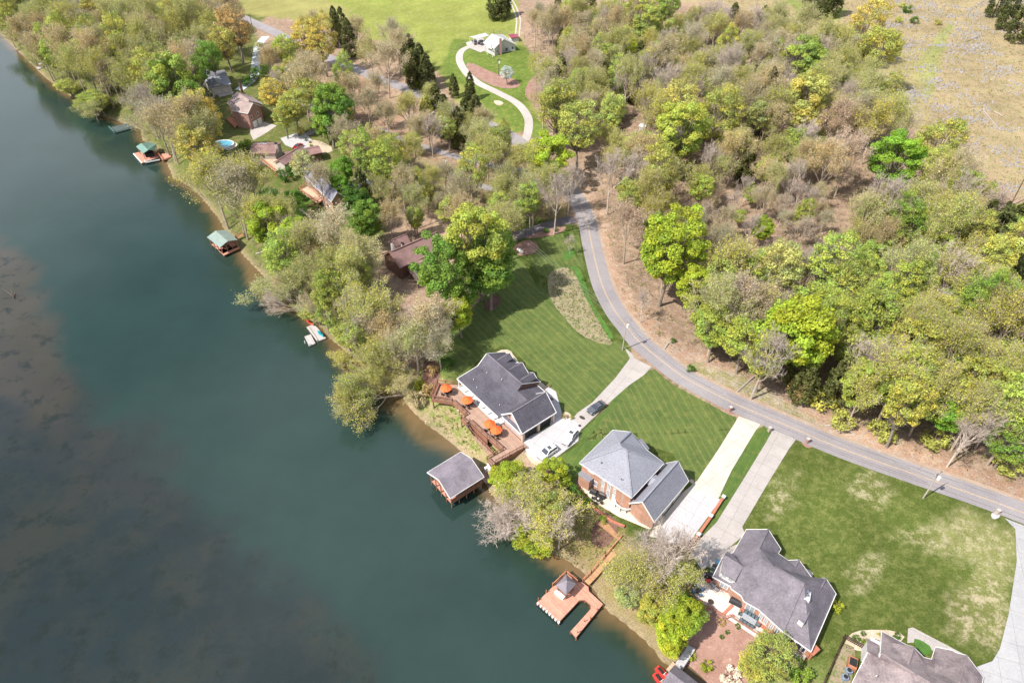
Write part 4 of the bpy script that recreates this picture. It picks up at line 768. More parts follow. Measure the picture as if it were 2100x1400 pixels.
def chimney(par, p, s, h, mat, rz=0):
    m = MB(); m.box(p+Vector((0,0,h/2-1)), (s, s*1.3, h+2), rz); o = m.build('chimney', mat, par); m = MB(); m.box(p+Vector((0,0,h+.05)), (s*1.15, s*1.45, .12), rz); m.build('cap', 'dark_void', o)
OUT = Vector((-30, -60, 0))
# --- brown roofed house behind the big green trees
q = zm(780,450,9.333); H5 = house('brown_house', 865, 520, 'house with brown shingle roof and pale deck half hidden behind tall green trees'); z0 = H5.location.z
w_ = lambda x, y, h: W(*q(x, y), z0+h)
V = dict(a=w_(370,930,4.2), b=w_(640,820,4.2), b2=w_(1000,640,4.2), c=w_(1160,420,4.2), d=w_(1085,235,7.0), e=w_(170,630,7.0), f=w_(1000,150,4.2), g=w_(140,560,4.2))
V['f'] = V['d']+(V['d']-V['c']); V['f'].z = z0+4.2; V['g'] = V['e']+(V['e']-V['a']); V['g'].z = z0+4.2
ins = roofed(H5, V, [['a','b','b2','c','d','e'], ['e','d','f','g']], ['a','c','d','f','g','e'], 'roof_brown', 'brown_siding', .5, 'rail_brown', ridges=(('e','d'),))
gable(H5, q(150,430), q(300,560), q(340,240), 4.2, 1.8, 'roof_brown', 'white_siding', .4, fascia='roof_brown', along=False)
gable(H5, q(650,800), q(850,1060), q(900,740), 3.8, 1.5, 'roof_brown', 'brown_siding', .4, fascia='roof_brown', along=False)
gable(H5, q(1330,560), q(1600,430), q(1290,480), 3.6, 1.2, 'roof_brown', 'brown_siding', .3, fascia='roof_brown')
chimney(H5, w_(440,560,5.6), .7, 1.7, 'pink_siding', .5)
dk = empty('terrace_deck', w_(640,1000,2.0), 'pale grey deck with brown railing behind the brown roofed house among green trees', 'deck')
dpp = [w_(500,930,1.8), w_(720,1190,1.8), w_(950,1060,1.8), w_(730,850,1.8)]; deckslab(dk, dpp, 'dock_grey', z0+1.8, legs=[tuple(p[:2]) for p in dpp[:2]]); rail(dk, [dpp[0], dpp[1], dpp[2]])
# --- slate roofed brick house
q = zm(490,270,7.5); H6 = house('brick_house', 680, 385, 'orange brick house with slate grey roof and wooden porches behind a tall green tree'); z0 = H6.location.z; w_ = lambda x, y, h: W(*q(x, y), z0+h)
V6, ins6 = gable(H6, q(960,640), q(1420,1080), q(1100,510), 5.2, 2.6, 'roof_slate', 'brick_orange', .4)
for t in (.08, .3, .62, .8): wall_panel(H6, 'window', ins6[0], ins6[1], t, t+.09, z0+3.2, z0+4.4, 'glass_pale', out=ins6[0]+OUT)
for t in (.1, .5, .75): wall_panel(H6, 'window', ins6[0], ins6[1], t, t+.1, z0+.8, z0+2.2, 'glass', out=ins6[0]+OUT)
gable(H6, q(1600,960), q(1830,900), q(1590,790), 3.0, 1.4, 'roof_slate', 'brick_red', .35, wname='garage_wall')
chimney(H6, w_(1180,760,5.6), .7, 1.6, 'brick_orange', .5)
dk = empty('porch_deck', w_(1040,1000,1.5), 'orange wooden porch deck stepped around the slate roofed brick house', 'deck')
dpp = [w_(925,900,1.5), w_(1210,1100,1.5), w_(1330,1020,1.5), w_(1050,830,1.5)]; deckslab(dk, dpp, 'deck_tan', z0+1.5, legs=[tuple(p[:2]) for p in dpp[:3]]); rail(dk, [dpp[3], dpp[0], dpp[1], dpp[2]], mat='rail_orange')
sm = MB(); a, b = w_(1000,1180,-1.5), w_(1130,1110,1.3)
for i in range(9): sm.box(a.lerp(b, i/8), (1.2, .3, .06), .6)
sm.build('stair', 'rail_orange', dk)
fw = empty('garden_wall', G(*q(960,1200)), 'curved pale stone garden wall below the slate roofed brick house', 'wall'); m = MB(); pts = [G(*q(*p)) for p in ((940,1210), (1000,1250), (1070,1310), (1130,1370))]
for a, b in zip(pts[:-1], pts[1:]): m.beam(a+Vector((0,0,.2)), b+Vector((0,0,.2)), .3, .8)
m.build('wall_run', 'tan_stone', fw)
# --- long mauve-brown roofed house with orange railed deck
H7 = house('ranch_house', 580, 325, 'long brown roofed house with orange railed deck and skylights beside the white parking pad'); z0 = H7.location.z; w_ = lambda x, y, h: W(*q(x, y), z0+h); E = 4.6
V7, i7 = gable(H7, q(150,335), q(560,335), q(180,165), E, 1.2, 'roof_brown', 'brick_grey', .4, fascia='roof_brown')
V7b, i7b = gable(H7, q(530,470), q(700,515), q(560,170), E, 1.3, 'roof_brown', 'cream_siding', .4, fascia='roof_brown', along=False)
V7c, i7c = gable(H7, q(760,430), q(1280,320), q(830,290), 3.6, .9, 'roof_brown', 'brown_siding', .5, fascia='roof_brown')
chimney(H7, w_(580,230,5.6), .9, 1.2, 'cream_siding', .1)
for a, b in (((300,180), (350,190)), ((370,180), (440,188))):
    m = MB(); p0 = w_(*a, E+.85); p1 = w_(*b, E+.85); m.box((p0+p1)/2, (1.3, .9, .3), 0); so = m.build('skylight', 'white_paint', H7); m = MB(); m.box((p0+p1)/2+Vector((0,0,.1)), (1.1, .7, .3), 0); m.build('pane', 'glass', so)
for t in (.15, .35): wall_panel(H7, 'window', i7[0], i7[1], t+.1, t+.25, z0+2.4, z0+4, 'glass', out=i7[0]+OUT)
dk = empty('raised_deck', w_(430,480,2.4), 'tan deck on orange posts with orange railing in front of the long brown roofed house', 'deck')
dpp = [w_(290,395,2.2), w_(560,610,2.2), w_(720,530,2.2), w_(480,340,2.2)]; deckslab(dk, dpp, 'deck_tan', z0+2.2); rail(dk, [dpp[0], dpp[1]], mat='rail_orange')
for k in range(6):
    p = dpp[0].lerp(dpp[1], k/5); m = MB(); m.beam((p.x, p.y, hgt(p.x, p.y)-.5), (p.x, p.y, z0+1.95), .18); m.build('leg', 'rail_orange', dk)
# --- brick house with dormers
q = zm(440,160,10); H8 = house('dormered_house', 512, 225, 'red brick house with tan roof, row of dormers and two white garage doors', z0=G(530,245).z); z0 = H8.location.z; w_ = lambda x, y, h: W(*q(x, y), z0+h)
V = dict(a=w_(260,510,5.2), b=w_(500,680,5.2), r=w_(560,200,8.2), s=w_(740,440,8.2))
V8, i8 = gable(H8, q(260,510), q(500,680), q(480,200), 5.0, 3.0, 'roof_tan', 'brick_red', .3)
V8b, i8b = gable(H8, q(680,730), q(960,570), q(500,590), 6.4, 2.6, 'roof_tan', 'brick_red', .3, along=False, wname='gable_wall')
for k in range(3):
    p = w_(430+k*62, 440+k*48, 5.9); m = MB(); ang = math.atan2((V8['b']-V8['a']).y, (V8['b']-V8['a']).x); m.box(p+Vector((0,0,.5)), (1.5, 1.6, 1.6), ang); do = m.build('dormer', 'white_siding', H8)
    m = MB(); m.box(p+Vector((.3,.5,1.35)), (1.9, 2.6, .14), ang, rx=-.12); m.build('dormer_roof', 'roof_tan', do)
    n8 = Vector(((V8['b']-V8['a']).y, -(V8['b']-V8['a']).x, 0)).normalized(); n8 = n8 if n8.y < 0 else -n8; m = MB(); m.box(p+n8*.82+Vector((0,0,.5)), (.8, .06, .9), ang); m.build('dormer_window', 'glass', do)
o = i8b[0]+Vector((30,-30,0))
for t in (.18, .55): wall_panel(H8, 'garage_door', i8b[0], i8b[2], t, t+.3, z0, z0+2.4, 'white_paint', out=o, frame=None)
for t in (.12, .62): wall_panel(H8, 'window', i8b[0], i8b[2], t, t+.12, z0+3.4, z0+4.9, 'glass', out=o)
for t in (.3, .6): wall_panel(H8, 'window', i8[0], i8[1], t, t+.15, z0+2.4, z0+4.2, 'glass', out=i8[0]+OUT)
chimney(H8, w_(545,200,6.6), .9, 2.4, 'brick_red', .5)
dk = empty('stepped_deck', w_(340,900,0), 'orange wooden stairs and deck at the river side of the dormered brick house', 'deck'); a0, a1, a2, a3 = w_(240,860,0), w_(420,1040,0), w_(520,920,0), w_(380,800,0); deckslab(dk, [a0, a1, a2, a3], 'rail_orange', z0+.3, legs=[tuple(a0[:2]), tuple(a1[:2])]); rail(dk, [a0, a1], mat='rail_orange')
# --- pale roofed garage and dark roofed house up the bank
H9 = house('garage_house', 438, 160, 'low house with pale grey roof behind tall green trees, two tan garage doors'); z0 = H9.location.z
V9, i9 = gable(H9, (398,146), (433,180), (418,132), 3.2, 1.6, 'roof_pale', 'cream_siding', .3, fascia='roof_pale'); V9b, i9b = gable(H9, (431,180), (474,173), (418,150), 3.2, 1.5, 'roof_pale', 'cream_siding', .3, fascia='roof_pale')
for t in (.1, .52): wall_panel(H9, 'garage_door', i9b[0], i9b[1], t, t+.36, z0, z0+2.3, 'cream_siding', out=i9b[0]+OUT, frame='rail_brown')
H10 = house('dark_roofed_house', 292, 70, 'dark grey roofed house in a flowering garden behind the river trees'); z0 = H10.location.z
gable(H10, (262,38), (298,90), (283,34), 3.2, 2.0, 'roof_charcoal', 'cream_siding', .3); gable(H10, (293,98), (316,92), (300,78), 3.0, 1.2, 'roof_slate', 'cream_siding', .3)
# --- farmhouse
q = zm(940,50,11.667); H11 = house('farmhouse', 1033, 106, 'white farmhouse with white metal roof and red brick chimney at the curved drive', z0=G(1025,112).z); z0 = H11.location.z; w_ = lambda x, y, h: W(*q(x, y), z0+h)
V = dict(a=w_(600,440,3.2), b=w_(860,580,3.2), d=w_(1390,490,3.0), e=w_(1090,350,6.2), c=w_(800,230,6.2), g=w_(1060,240,3.2))
ins = roofed(H11, V, [['a','b','e','c'], ['c','e','d','g']], ['a','b','e','d','g','c'], 'metal_white', 'white_siding', .35, ridges=(('c','e'),))
iw = ins; o = iw[1]+Vector((10,-60,0))
for t, s, za, zb in ((.1,.16,1,2.3), (.5,.64,.8,2.4), (.8,.92,1.2,2.4)): wall_panel(H11, 'window', iw[1], iw[3], t, s, z0+za, z0+zb, 'glass', out=o, frame='white_paint')
p = iw[1].lerp(iw[3], .3); m = MB(); m.box((p.x-.1, p.y-.35, z0+3.2), (1.1, .8, 7.6), 0); m.build('chimney', 'brick_red', H11)
m = MB(); a, b, c, d = w_(650,520,2.9), w_(800,600,2.9), w_(760,450,4.4), w_(690,430,4.4); m.plate([a, b, c, d], .12); m.build('porch_roof', 'metal_white', H11)
for p in ((640,560), (690,640), (815,700)): m = MB(); g = w_(*p, 1.4); m.beam((g.x, g.y, z0-.2), (g.x, g.y, z0+2.8), .25); m.build('porch_column', 'white_paint', H11)
CP = empty('carport', w_(520,330,0), 'white open carport with dark vehicles beneath it beside the farmhouse', 'carport'); cz = z0
cp = [w_(270,300,2.8), w_(640,205,2.8), w_(740,270,2.8), w_(450,355,2.8)]; m = MB(); m.plate(cp, .15); m.build('roof', 'metal_white', CP)
for p in (cp[0], cp[3], cp[2], cp[1], cp[0].lerp(cp[3], .5), cp[3].lerp(cp[2], .5)): m = MB(); m.beam((p.x, p.y, cz-.3), (p.x, p.y, cz+2.64), .15); m.build('post', 'white_paint', CP)
SH_ = empty('garden_shed', w_(1310,400,0), 'small white shed with dark red metal roof behind the farmhouse', 'shed'); SH_.location.z = z0
gable(SH_, q(1200,250), q(1265,330), q(1370,200), 2.6, .1, 'metal_red', 'white_siding', .25, fascia='metal_red'); 
WS = empty('white_shed', G(1317,260), 'small white box shed in the clearing among the woods', 'shed'); gable(WS, (1310,258), (1322,262), (1313,252), 2.4, .5, 'metal_white', 'white_siding', .2)
# --- river structures
GD = empty('gazebo_dock', (W(1150,1230,1)), 'coral painted U shaped dock with a boat slip at the end of the boardwalk', 'dock'); q = zm(1090,1160,8.75); Z = 1.0; w_ = lambda x, y: W(*q(x, y), Z)
outl = [w_(*p) for p in ((98,650), (490,1005), (865,605), (965,605), (1062,690), (1065,765), (705,1165), (800,1275), (1282,680), (1030,450), (1020,370), (905,290), (840,290), (620,130))]
deckslab(GD, outl, 'deck_coral', Z, .22); legs = MB()
for p in outl:
    m = MB(); m.beam((p.x, p.y, -1.5), (p.x, p.y, Z-.25), .25); m.build('piling', 'rail_brown', GD)
sk = MB()
for i in range(len(outl)): a, b = outl[i], outl[(i+1) % len(outl)]; sk.beam(a-Vector((0,0,.3)), b-Vector((0,0,.3)), .08, .3)
sk.build('rim', 'rail_brown', GD)
for p in ((120,620), (262,480), (375,350), (505,220), (618,110), (1175,790), (1055,945), (820,1200), (945,1000)):
    g = w_(*p); m = MB(); m.beam(g, g+Vector((0,0,1.0)), .12); m.build('mooring_post', 'rail_orange', GD)
for t in np.linspace(.05, 1, 8):
    g = outl[0].lerp(outl[1], float(t)); m = MB(); m.box(g-Vector((0,0,.15)), (.3, .3, .45), .7); m.build('dock_bumper', 'cushion_white', GD)
rail(GD, [w_(375,365), w_(620,130), w_(820,300)], .9, 'rail_orange')
GZ = empty('gazebo', W(*q(630,380), Z), 'square gazebo with peaked grey shingle roof standing on the coral dock', 'gazebo'); zc = 2.9+Z
gc = [W(*q(*p), Z+2.4) for p in ((432,345), (625,520), (812,312), (625,145))]; ap = sum(gc, Vector())/4+Vector((0,0,1.5)); ap2 = (gc[0]+gc[1])/2*.35+ap*.65+Vector((0,0,.0)); ap2.z = ap.z
for i in range(4):
    pass
m = MB()
for i in range(4): m.plate([gc[i], gc[(i+1) % 4], ap], .12)
m.build('roof', 'roof_boat', GZ); gi = plan_inset(gc, .35)
for p in gi: m = MB(); m.beam((p.x, p.y, Z), (p.x, p.y, Z+2.5), .15); m.build('post', 'rail_brown', GZ)
rail(GZ, [Vector((*gi[1][:2], Z)), Vector((*gi[2][:2], Z)), Vector((*gi[3][:2], Z))], .9)
BN = empty('dock_lounge', W(*q(510,530), Z), 'white cushioned bench seat beside the gazebo on the coral dock', 'bench'); m = MB(); c = W(*q(505,525), Z); m.box(c+Vector((0,0,.25)), (2.0, .75, .5), -.75); m.build('seat', 'cushion_white', BN); m = MB(); m.box(c+Vector((.25,.3,.6)), (2.0, .2, .5), -.75); m.build('backrest', 'rail_brown', BN)
# boardwalk from the patio to the dock
qq = zm(950,950,3.784); BW = empty('boardwalk', W(*qq(1100,750), 2), 'narrow tan boardwalk descending the bank to the coral dock', 'walkway')
bp = [(935,925,1.0), (1000,860,1.3), (1110,730,2.2), (1235,590,3.6)]; pts = [W(*qq(x, y), z) for x, y, z in bp]; m = MB()
for a, b in zip(pts[:-1], pts[1:]): m.beam(a+Vector((.5,0,0)), b+Vector((.5,0,0)), 1.25, .12)
m.build('floor', 'walk_tan', BW); rail(BW, [p+Vector((-.15,.3,0)) for p in pts], .9, 'rail_orange', pick=.6)
pt2 = [W(*qq(1235,590), 3.7), W(*qq(1180,545), 3.9), W(*qq(1060,450), 4.3)]; m = MB()
for a, b in zip(pt2[:-1], pt2[1:]): m.beam(a, b, 1.4, .12)
m.build('upper_floor', 'walk_tan', BW)
# small boathouses with green roofs
q = zm(410,460,17.5); B2, ins, VB = boathouse('boathouse', 'small boathouse with pale sage green metal roof beside the lime green tree', [q(250,460), q(720,835), q(1360,555), q(925,200)], [q(565,225), q(1000,600)], 3.4, .9, 'metal_sage', 'rail_brown', 'deck_coral', 4.5, .4, 3)
# order fix: ridge runs between the short ends
for ch in list(B2.children):
    if ch.name.startswith(('roof', 'fascia')): bpy.data.objects.remove(ch)
Va = [W(*q(*p), 3.4) for p in ((250,460), (720,835), (1360,555), (925,200))]; r0, r1 = W(*q(565,225), 4.5), W(*q(1000,600), 4.5)
m = MB(); m.plate([Va[0], Va[1], r1, r0], .12); m.plate([r0, r1, Va[2], Va[3]], .12); m.build('roof', 'metal_sage', B2)
m = MB(); a, b, c, d = [W(*q(*p), .9) for p in ((640,900), (860,1110), (1430,840), (1380,760))]; m.prism([p[:2] for p in (a, b, c, d)], .6, .9); m.build('front_deck', 'deck_coral', B2)
m = MB(); a, b = W(*q(1350,500), 1.2), W(*q(1560,350), 2.5); m.beam(a, b, 1.0, .1); m.build('ramp', 'rail_orange', B2); rail(B2, [a+Vector((-.5,0,0)), b+Vector((-.5,0,0))], .9, 'rail_orange')
q = zm(260,280,17.5); B3 = empty('boathouse', W(*q(700,450), 0), 'floating boathouse with teal green gabled roof on an orange deck', 'boathouse'); w_ = lambda x, y, z: W(*q(x, y), z)
m = MB(); m.plate([w_(330,360,3.2), w_(585,610,3.2), w_(770,480,4.6), w_(520,240,4.6)], .12); m.plate([w_(520,240,4.6), w_(770,480,4.6), w_(1010,500,3.2), w_(1060,270,3.2), w_(800,205,3.4)], .12); m.build('roof', 'metal_green', B3)
m = MB(); m.prism([w_(*p, .8)[:2] for p in ((240,610), (540,950), (1160,740), (1110,560), (760,500), (340,580))], .45, .8); m.build('floor', 'deck_coral', B3)
m = MB(); m.prism([w_(*p, .9)[:2] for p in ((1140,650), (1280,860), (1600,740), (1560,620))], .6, 1.1); m.build('gangway', 'deck_coral', B3); m = MB(); m.beam(w_(240,620,.7), w_(540,955,.7), .3, .4); m.build('rim', 'cushion_white', B3)
for p in ((400,420), (585,610), (980,490), (770,480), (1030,300)): g = w_(*p, 3.0); m = MB(); m.beam((g.x, g.y, -1), (g.x, g.y, 3.1), .18); m.build('post', 'rail_brown', B3)
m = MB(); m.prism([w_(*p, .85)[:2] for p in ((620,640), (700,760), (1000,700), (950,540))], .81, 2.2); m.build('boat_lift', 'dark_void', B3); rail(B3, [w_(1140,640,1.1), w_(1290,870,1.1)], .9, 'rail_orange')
BD = empty('dark_dock', W(248,264,0), 'low dark green floating dock with a metal frame at the wooded bank', 'dock'); w_ = lambda x, y, z: W(x, y, z)
m = MB(); m.prism([w_(*p, .4)[:2] for p in ((224,262), (236,273), (272,263), (262,253))], .1, .45); m.build('floor', 'dock_dark', BD); rail(BD, [w_(224,262,.45), w_(236,273,.45), w_(272,263,.45)], .7, 'metal_dkgreen', pick=1.2)
SD = empty('small_dock', W(82,138,0), 'small white bench dock on the far wooded bank', 'dock'); m = MB(); m.prism([w_(*p, .8)[:2] for p in ((74,138), (78,142), (93,138), (88,133))], .5, .8); m.build('floor', 'dock_grey', SD); m = MB(); m.prism([w_(*p, 2.6)[:2] for p in ((78,131), (82,133), (92,130), (88,127))], 2.5, 2.65); m.build('roof', 'metal_white', SD)
for p in ((78,131), (82,133), (92,130), (88,127)): g = w_(*p, 2.6); m = MB(); m.beam((g.x, g.y, -1), (g.x, g.y, 2.5), .15); m.build('post', 'rail_brown', SD)
# floating docks with kayaks
q = zm(600,640,17.5); w_ = lambda x, y, z=.5: W(*q(x, y), z)
FD = empty('floating_dock', w_(850,750), 'long weathered plank dock holding the kayaks against the bank', 'dock'); m = MB(); m.prism([w_(*p)[:2] for p in ((500,530), (890,1040), (1200,930), (900,560), (760,430))], .15, .5); m.build('floor', 'dock_grey', FD)
m = MB(); m.prism([w_(*p)[:2] for p in ((520,560), (600,540), (920,1020), (880,1040))], .5, .75); m.build('bench_edge', 'dock_grey', FD)
FD2 = empty('floating_dock', w_(620,980), 'short square grey dock moored outside the kayak dock', 'dock'); m = MB(); m.prism([w_(*p)[:2] for p in ((425,870), (590,1210), (820,1110), (650,790))], .15, .5); m.build('floor', 'dock_grey', FD2)
for p in ((600,1180), (450,1120)): g = w_(*p); m = MB(); m.tube(g, g+Vector((0,0,.8)), .1); m.build('mooring_post', 'cushion_white', FD2)
def kayak(a, b, z, mat, label, wdt=.75, par=None):
    A = W(*a, z); B = W(*b, z); L = (B-A).length; ang = math.atan2((B-A).y, (B-A).x); k = empty('kayak', (A+B)/2, label, 'kayak', rz=ang)
    vs = []; fs = []; n = 12; mcs = 10
    for i in range(n+1):
        t = i/n*2-1; w = wdt/2*(1-abs(t)**2.4)+.01; h = .16+.1*abs(t)**3
        for j in range(mcs): th = 2*math.pi*j/mcs; vs.append((t*L/2, w*math.cos(th), .2+h*math.sin(th)*(1 if math.sin(th) < 0 else .7)))
    for i in range(n):
        for j in range(mcs): fs.append((i*mcs+j, i*mcs+(j+1) % mcs, (i+1)*mcs+(j+1) % mcs, (i+1)*mcs+j))
    m = loc_mb(); m.add(vs, fs+[tuple(range(mcs))[::-1], tuple(range(n*mcs, (n+1)*mcs))]); m.build('hull', mat, k, smooth=True)
    m = loc_mb(); m.lathe((0, 0, .30), [(.28, 0), (.3, .04), (.24, .05), (.22, -.0)], 14, 2.0); m.build('cockpit', 'dark_void', k); return k
kayak(q(500,290), q(760,480), .7, 'red_plastic', 'red kayak lying on the end of the kayak dock', .9); kayak(q(900,680), q(1110,890), .6, 'teal_plastic', 'teal kayak on the plank dock', .9)
# bottom boathouse
q = zm(1340,1300,14); B4 = empty('boathouse', W(*q(700,1500), 0), 'boathouse with purplish grey roof at the bottom edge joined by a concrete pier', 'boathouse'); w_ = lambda x, y, z: W(*q(x, y), z)
e1, e2, r1 = w_(615,868,3.6), w_(1310,1410,3.6), w_(440,1040,5.0); ev = (e2-e1).normalized(); nn = Vector((-ev.y, ev.x, 0)); d = (r1-e1).dot(nn); L = 13; z5 = Vector((0,0,0))
a0 = e1; a1 = e1+ev*L; b0 = e1+nn*d+Vector((0,0,1.4)); b1 = b0+ev*L; c0 = e1+nn*d*2; c1 = c0+ev*L
m = MB(); m.plate([a0, a1, b1, b0], .15); m.plate([b0, b1, c1, c0], .15); m.build('roof', 'roof_mauve', B4)
for p in (a0, a1, c0, c1, (a0+a1)/2, (c0+c1)/2): p = p.lerp((a0+c1)/2, .06); m = MB(); m.beam((p.x, p.y, -1.5), (p.x, p.y, 3.4), .22); m.build('post', 'rail_brown', B4)
inb = plan_inset([a0, a1, c1, c0], .5); m = MB(); m.prism([p[:2] for p in inb], .6, .8); m.build('floor', 'deck_coral', B4); m = MB(); m.beam(Vector((*inb[0][:2], 2)), Vector((*inb[1][:2], 2)), .1, 2.6); m.beam(Vector((*inb[0][:2], 2)), Vector((*inb[3][:2], 2)), .1, 2.6); m.build('side_wall', 'brown_siding', B4)
m = MB(); m.prism([w_(*p, .9)[:2] for p in ((370,1000), (555,780), (640,860), (450,1060))], .7, .9); m.build('side_dock', 'deck_tan', B4)
PR = empty('concrete_pier', w_(920,620,1.2), 'pale concrete pier ramp from the stepping stones to the purplish boathouse', 'pier'); m = MB(); m.prism([w_(*p, 1.6)[:2] for p in ((1010,290), (1220,400), (850,965), (630,835))], .2, 1.5); m.build('slab', 'concrete_new', PR)
# ---------------------------------------------------------------- cars
def car(name, pa, pb, paint, label, kind='suv', L=None, z=None, roofm=None, flip=False):
    A = G(*pa, .7) if z is None else W(*pa, z); B = G(*pb, .7) if z is None else W(*pb, z)
    d = (B-A); ang = math.atan2(d.y, d.x); c = (A+B)/2; gz = hgt(c.x, c.y)+.08 if z is None else z
    o = empty(name, (c.x, c.y, gz), label, 'car', rz=ang); L = L or 4.75; wd = 1.86 if kind == 'suv' else 1.8; h = 1.68 if kind == 'suv' else 1.42
    # body: side profile lofted over the width, front towards +x
    bp = [(-L/2, .45), (-L/2+.02, .85), (-L/2+.15, 1.0), (-L*.28, 1.02), (L*.22, 1.0), (L*.42, .88), (L/2-.08, .74), (L/2, .5), (L/2-.1, .26), (-L/2+.1, .26)]
    vs = []; n = len(bp); ys = [(-wd/2, .93), (-wd/2*.96, 1.0), (wd/2*.96, 1.0), (wd/2, .93)]
    prof = [(-wd/2, .96), (-wd*.42, 1.0), (wd*.42, 1.0), (wd/2, .96)]
    for y, s in prof: vs += [(x*s, y, .6+(zz-.6)*(1 if abs(y) < wd*.45 else .86)) for x, zz in bp]
    fs = [(k*n+i, k*n+(i+1) % n, (k+1)*n+(i+1) % n, (k+1)*n+i) for k in range(3) for i in range(n)]+[tuple(range(n))[::-1], tuple(range(3*n, 4*n))]
    m = loc_mb(); m.add(vs, fs); m.build('body', paint, o, smooth=False)
    xr = -L*.46 if kind == 'suv' else -L*.38; xf = L*.2
    rt = (xr+.35, xf-.85) if kind == 'suv' else (xr+.85, xf-.8); wt = wd*.40; wb = wd*.46
    m = loc_mb(); b4 = [(xr, -wb, .98), (xf, -wb, .98), (xf, wb, .98), (xr, wb, .98)]; t4 = [(rt[0], -wt, h-.06), (rt[1], -wt, h-.06), (rt[1], wt, h-.06), (rt[0], wt, h-.06)]
    m.add(b4+t4, [(0,1,2,3), (4,5,6,7), (0,1,5,4), (1,2,6,5), (2,3,7,6), (3,0,4,7)]); m.build('window_glass', 'glass', o)
    m = loc_mb(); k = .03; m.add([(x, y*1.02, zz) for x, y, zz in ((rt[0]-.05, -wt, h-.07), (rt[1]+.05, -wt, h-.07), (rt[1]+.05, wt, h-.07), (rt[0]-.05, wt, h-.07), (rt[0]+.1, -wt*.85, h), (rt[1]-.15, -wt*.85, h), (rt[1]-.15, wt*.85, h), (rt[0]+.1, wt*.85, h))], [(0,1,2,3), (4,5,6,7), (0,1,5,4), (1,2,6,5), (2,3,7,6), (3,0,4,7)]); m.build('roof', paint, o)
    m = loc_mb()
    for s in (-1, 1):
        m.beam((xf, s*wb, 1.0), (rt[1], s*wt, h-.05), .07); m.beam((xr, s*wb, 1.0), (rt[0], s*wt, h-.05), .09); xm = (rt[0]+rt[1])/2; m.beam((xm, s*wb, 1.0), (xm, s*wt*1.01, h-.05), .06)
    m.build('pillars', paint, o)
    m = loc_mb(); m.box(((rt[0]+rt[1])/2+.3, 0, h+.008), (.75, wt*1.2, .012)); m.build('sunroof', 'glass', o)
    for x in (-L*.31, L*.32):
        for s in (-1, 1):
            m = loc_mb(); m.tube((x, s*(wd/2-.2), .34), (x, s*(wd/2+.01), .34), .34, n=16); w_o = m.build('wheel', 'tyre', o); m = loc_mb(); m.tube((x, s*(wd/2-.05), .34), (x, s*(wd/2+.02), .34), .2, n=12); m.build('rim', 'chrome', w_o)
    for s in (-1, 1):
        m = loc_mb(); m.box((L/2-.14, s*wd*.36, .72), (.2, .36, .16)); m.build('headlight', 'glass_pale', o); m = loc_mb(); m.box((-L/2+.1, s*wd*.38, .88), (.2, .3, .2)); m.build('taillight', 'red_plastic', o)
        m = loc_mb(); m.box((xf-.15, s*(wd/2+.08), 1.05), (.14, .2, .13)); m.build('mirror', paint, o)
    m = loc_mb(); m.box((L/2-.02, 0, .5), (.06, wd*.6, .2)); m.build('grille', 'black_metal', o); return o
car('parked_car', (1241,824), (1205,847), 'paint_grey', 'dark grey sedan parked on the old concrete driveway of the charcoal roofed house', 'sedan')
car('parked_car', (1178,884), (1158,908), 'paint_white', 'white estate car on the white parking pad, nearer the driveway', 'suv', 4.7)
car('parked_car', (1138,916), (1106,939), 'paint_white', 'white SUV with dark sunroof beside the yellow green tree, nearer the river deck', 'suv', 4.9)
car('parked_car', (618,296), (603,305), 'paint_red', 'dark red car parked against the long brown roofed house', 'sedan', 4.3)
car('parked_car', (975,88), (972,84), 'paint_grey', 'dark pickup parked in the left bay of the white carport', 'suv', 4.8); car('parked_car', (988,88), (985,83), 'paint_silver', 'silver car parked in the right bay of the white carport', 'sedan', 4.4)
# ---------------------------------------------------------------- umbrellas with tables
q2 = zm(850,690,5.185)
def umbrella_set(cx, cy, where):
    P = W(*q2(cx, cy), 4.9+2.35); P.z = 4.88; g = 'orange umbrellas on the deck'
    u = empty('patio_umbrella', P, f'orange octagonal patio umbrella {where}', 'umbrella', g, rz=random.random())
    m = loc_mb(); R = 1.35; n = 8; vs = [(0, 0, 2.85)]+[(R*math.cos(2*math.pi*i/n), R*math.sin(2*math.pi*i/n), 2.02) for i in range(n)]+[(R*.5*math.cos(2*math.pi*(i+.5)/n), R*.5*math.sin(2*math.pi*(i+.5)/n), 2.36) for i in range(n)]
    fs = []
    for i in range(n): a, b, c = 1+i, 1+(i+1) % n, 1+n+i; fs += [(0, a, c), (0, c, b), (a, b, c)]
    k = len(vs); vs += [(x, y, z-.03) for x, y, z in vs]; fs += [tuple(j+k for j in f[::-1]) for f in fs]; m.add(vs, fs); m.build('canopy', 'orange_cloth', u)
    m = loc_mb(); m.tube((0,0,0), (0,0,2.75), .03); m.build('pole', 'bronze', u)
    m = loc_mb(); m.lathe((0,0,0), [(.25,0), (.25,.06), (.06,.1)], 12); m.build('base', 'black_metal', u)
    t = empty('patio_table', P+Vector((0,0,0)), f'round dark table under the orange umbrella {where}', 'table', 'tables under the orange umbrellas'); m = loc_mb(); m.lathe((0,0,0), [(.16,.70), (.6,.70), (.6,.74), (.16,.74)], 18); m.build('tabletop', 'black_metal', t)
    for i in range(4): a = i*math.pi/2+.4; m = loc_mb(); m.tube((.45*math.cos(a), .45*math.sin(a), 0), (.4*math.cos(a), .4*math.sin(a), .7), .025); m.build('leg', 'black_metal', t)
    for i, (a, side) in enumerate(((3.6, 'river side'), (5.0, 'near side'), (2.1, 'upper left side'), (.5, 'right side'))):
        deck_chair(P+Vector((math.cos(a)*1.0, math.sin(a)*1.0, 0)), a, f'dark chair {side}, umbrella {where}', 'chairs around the umbrella tables')
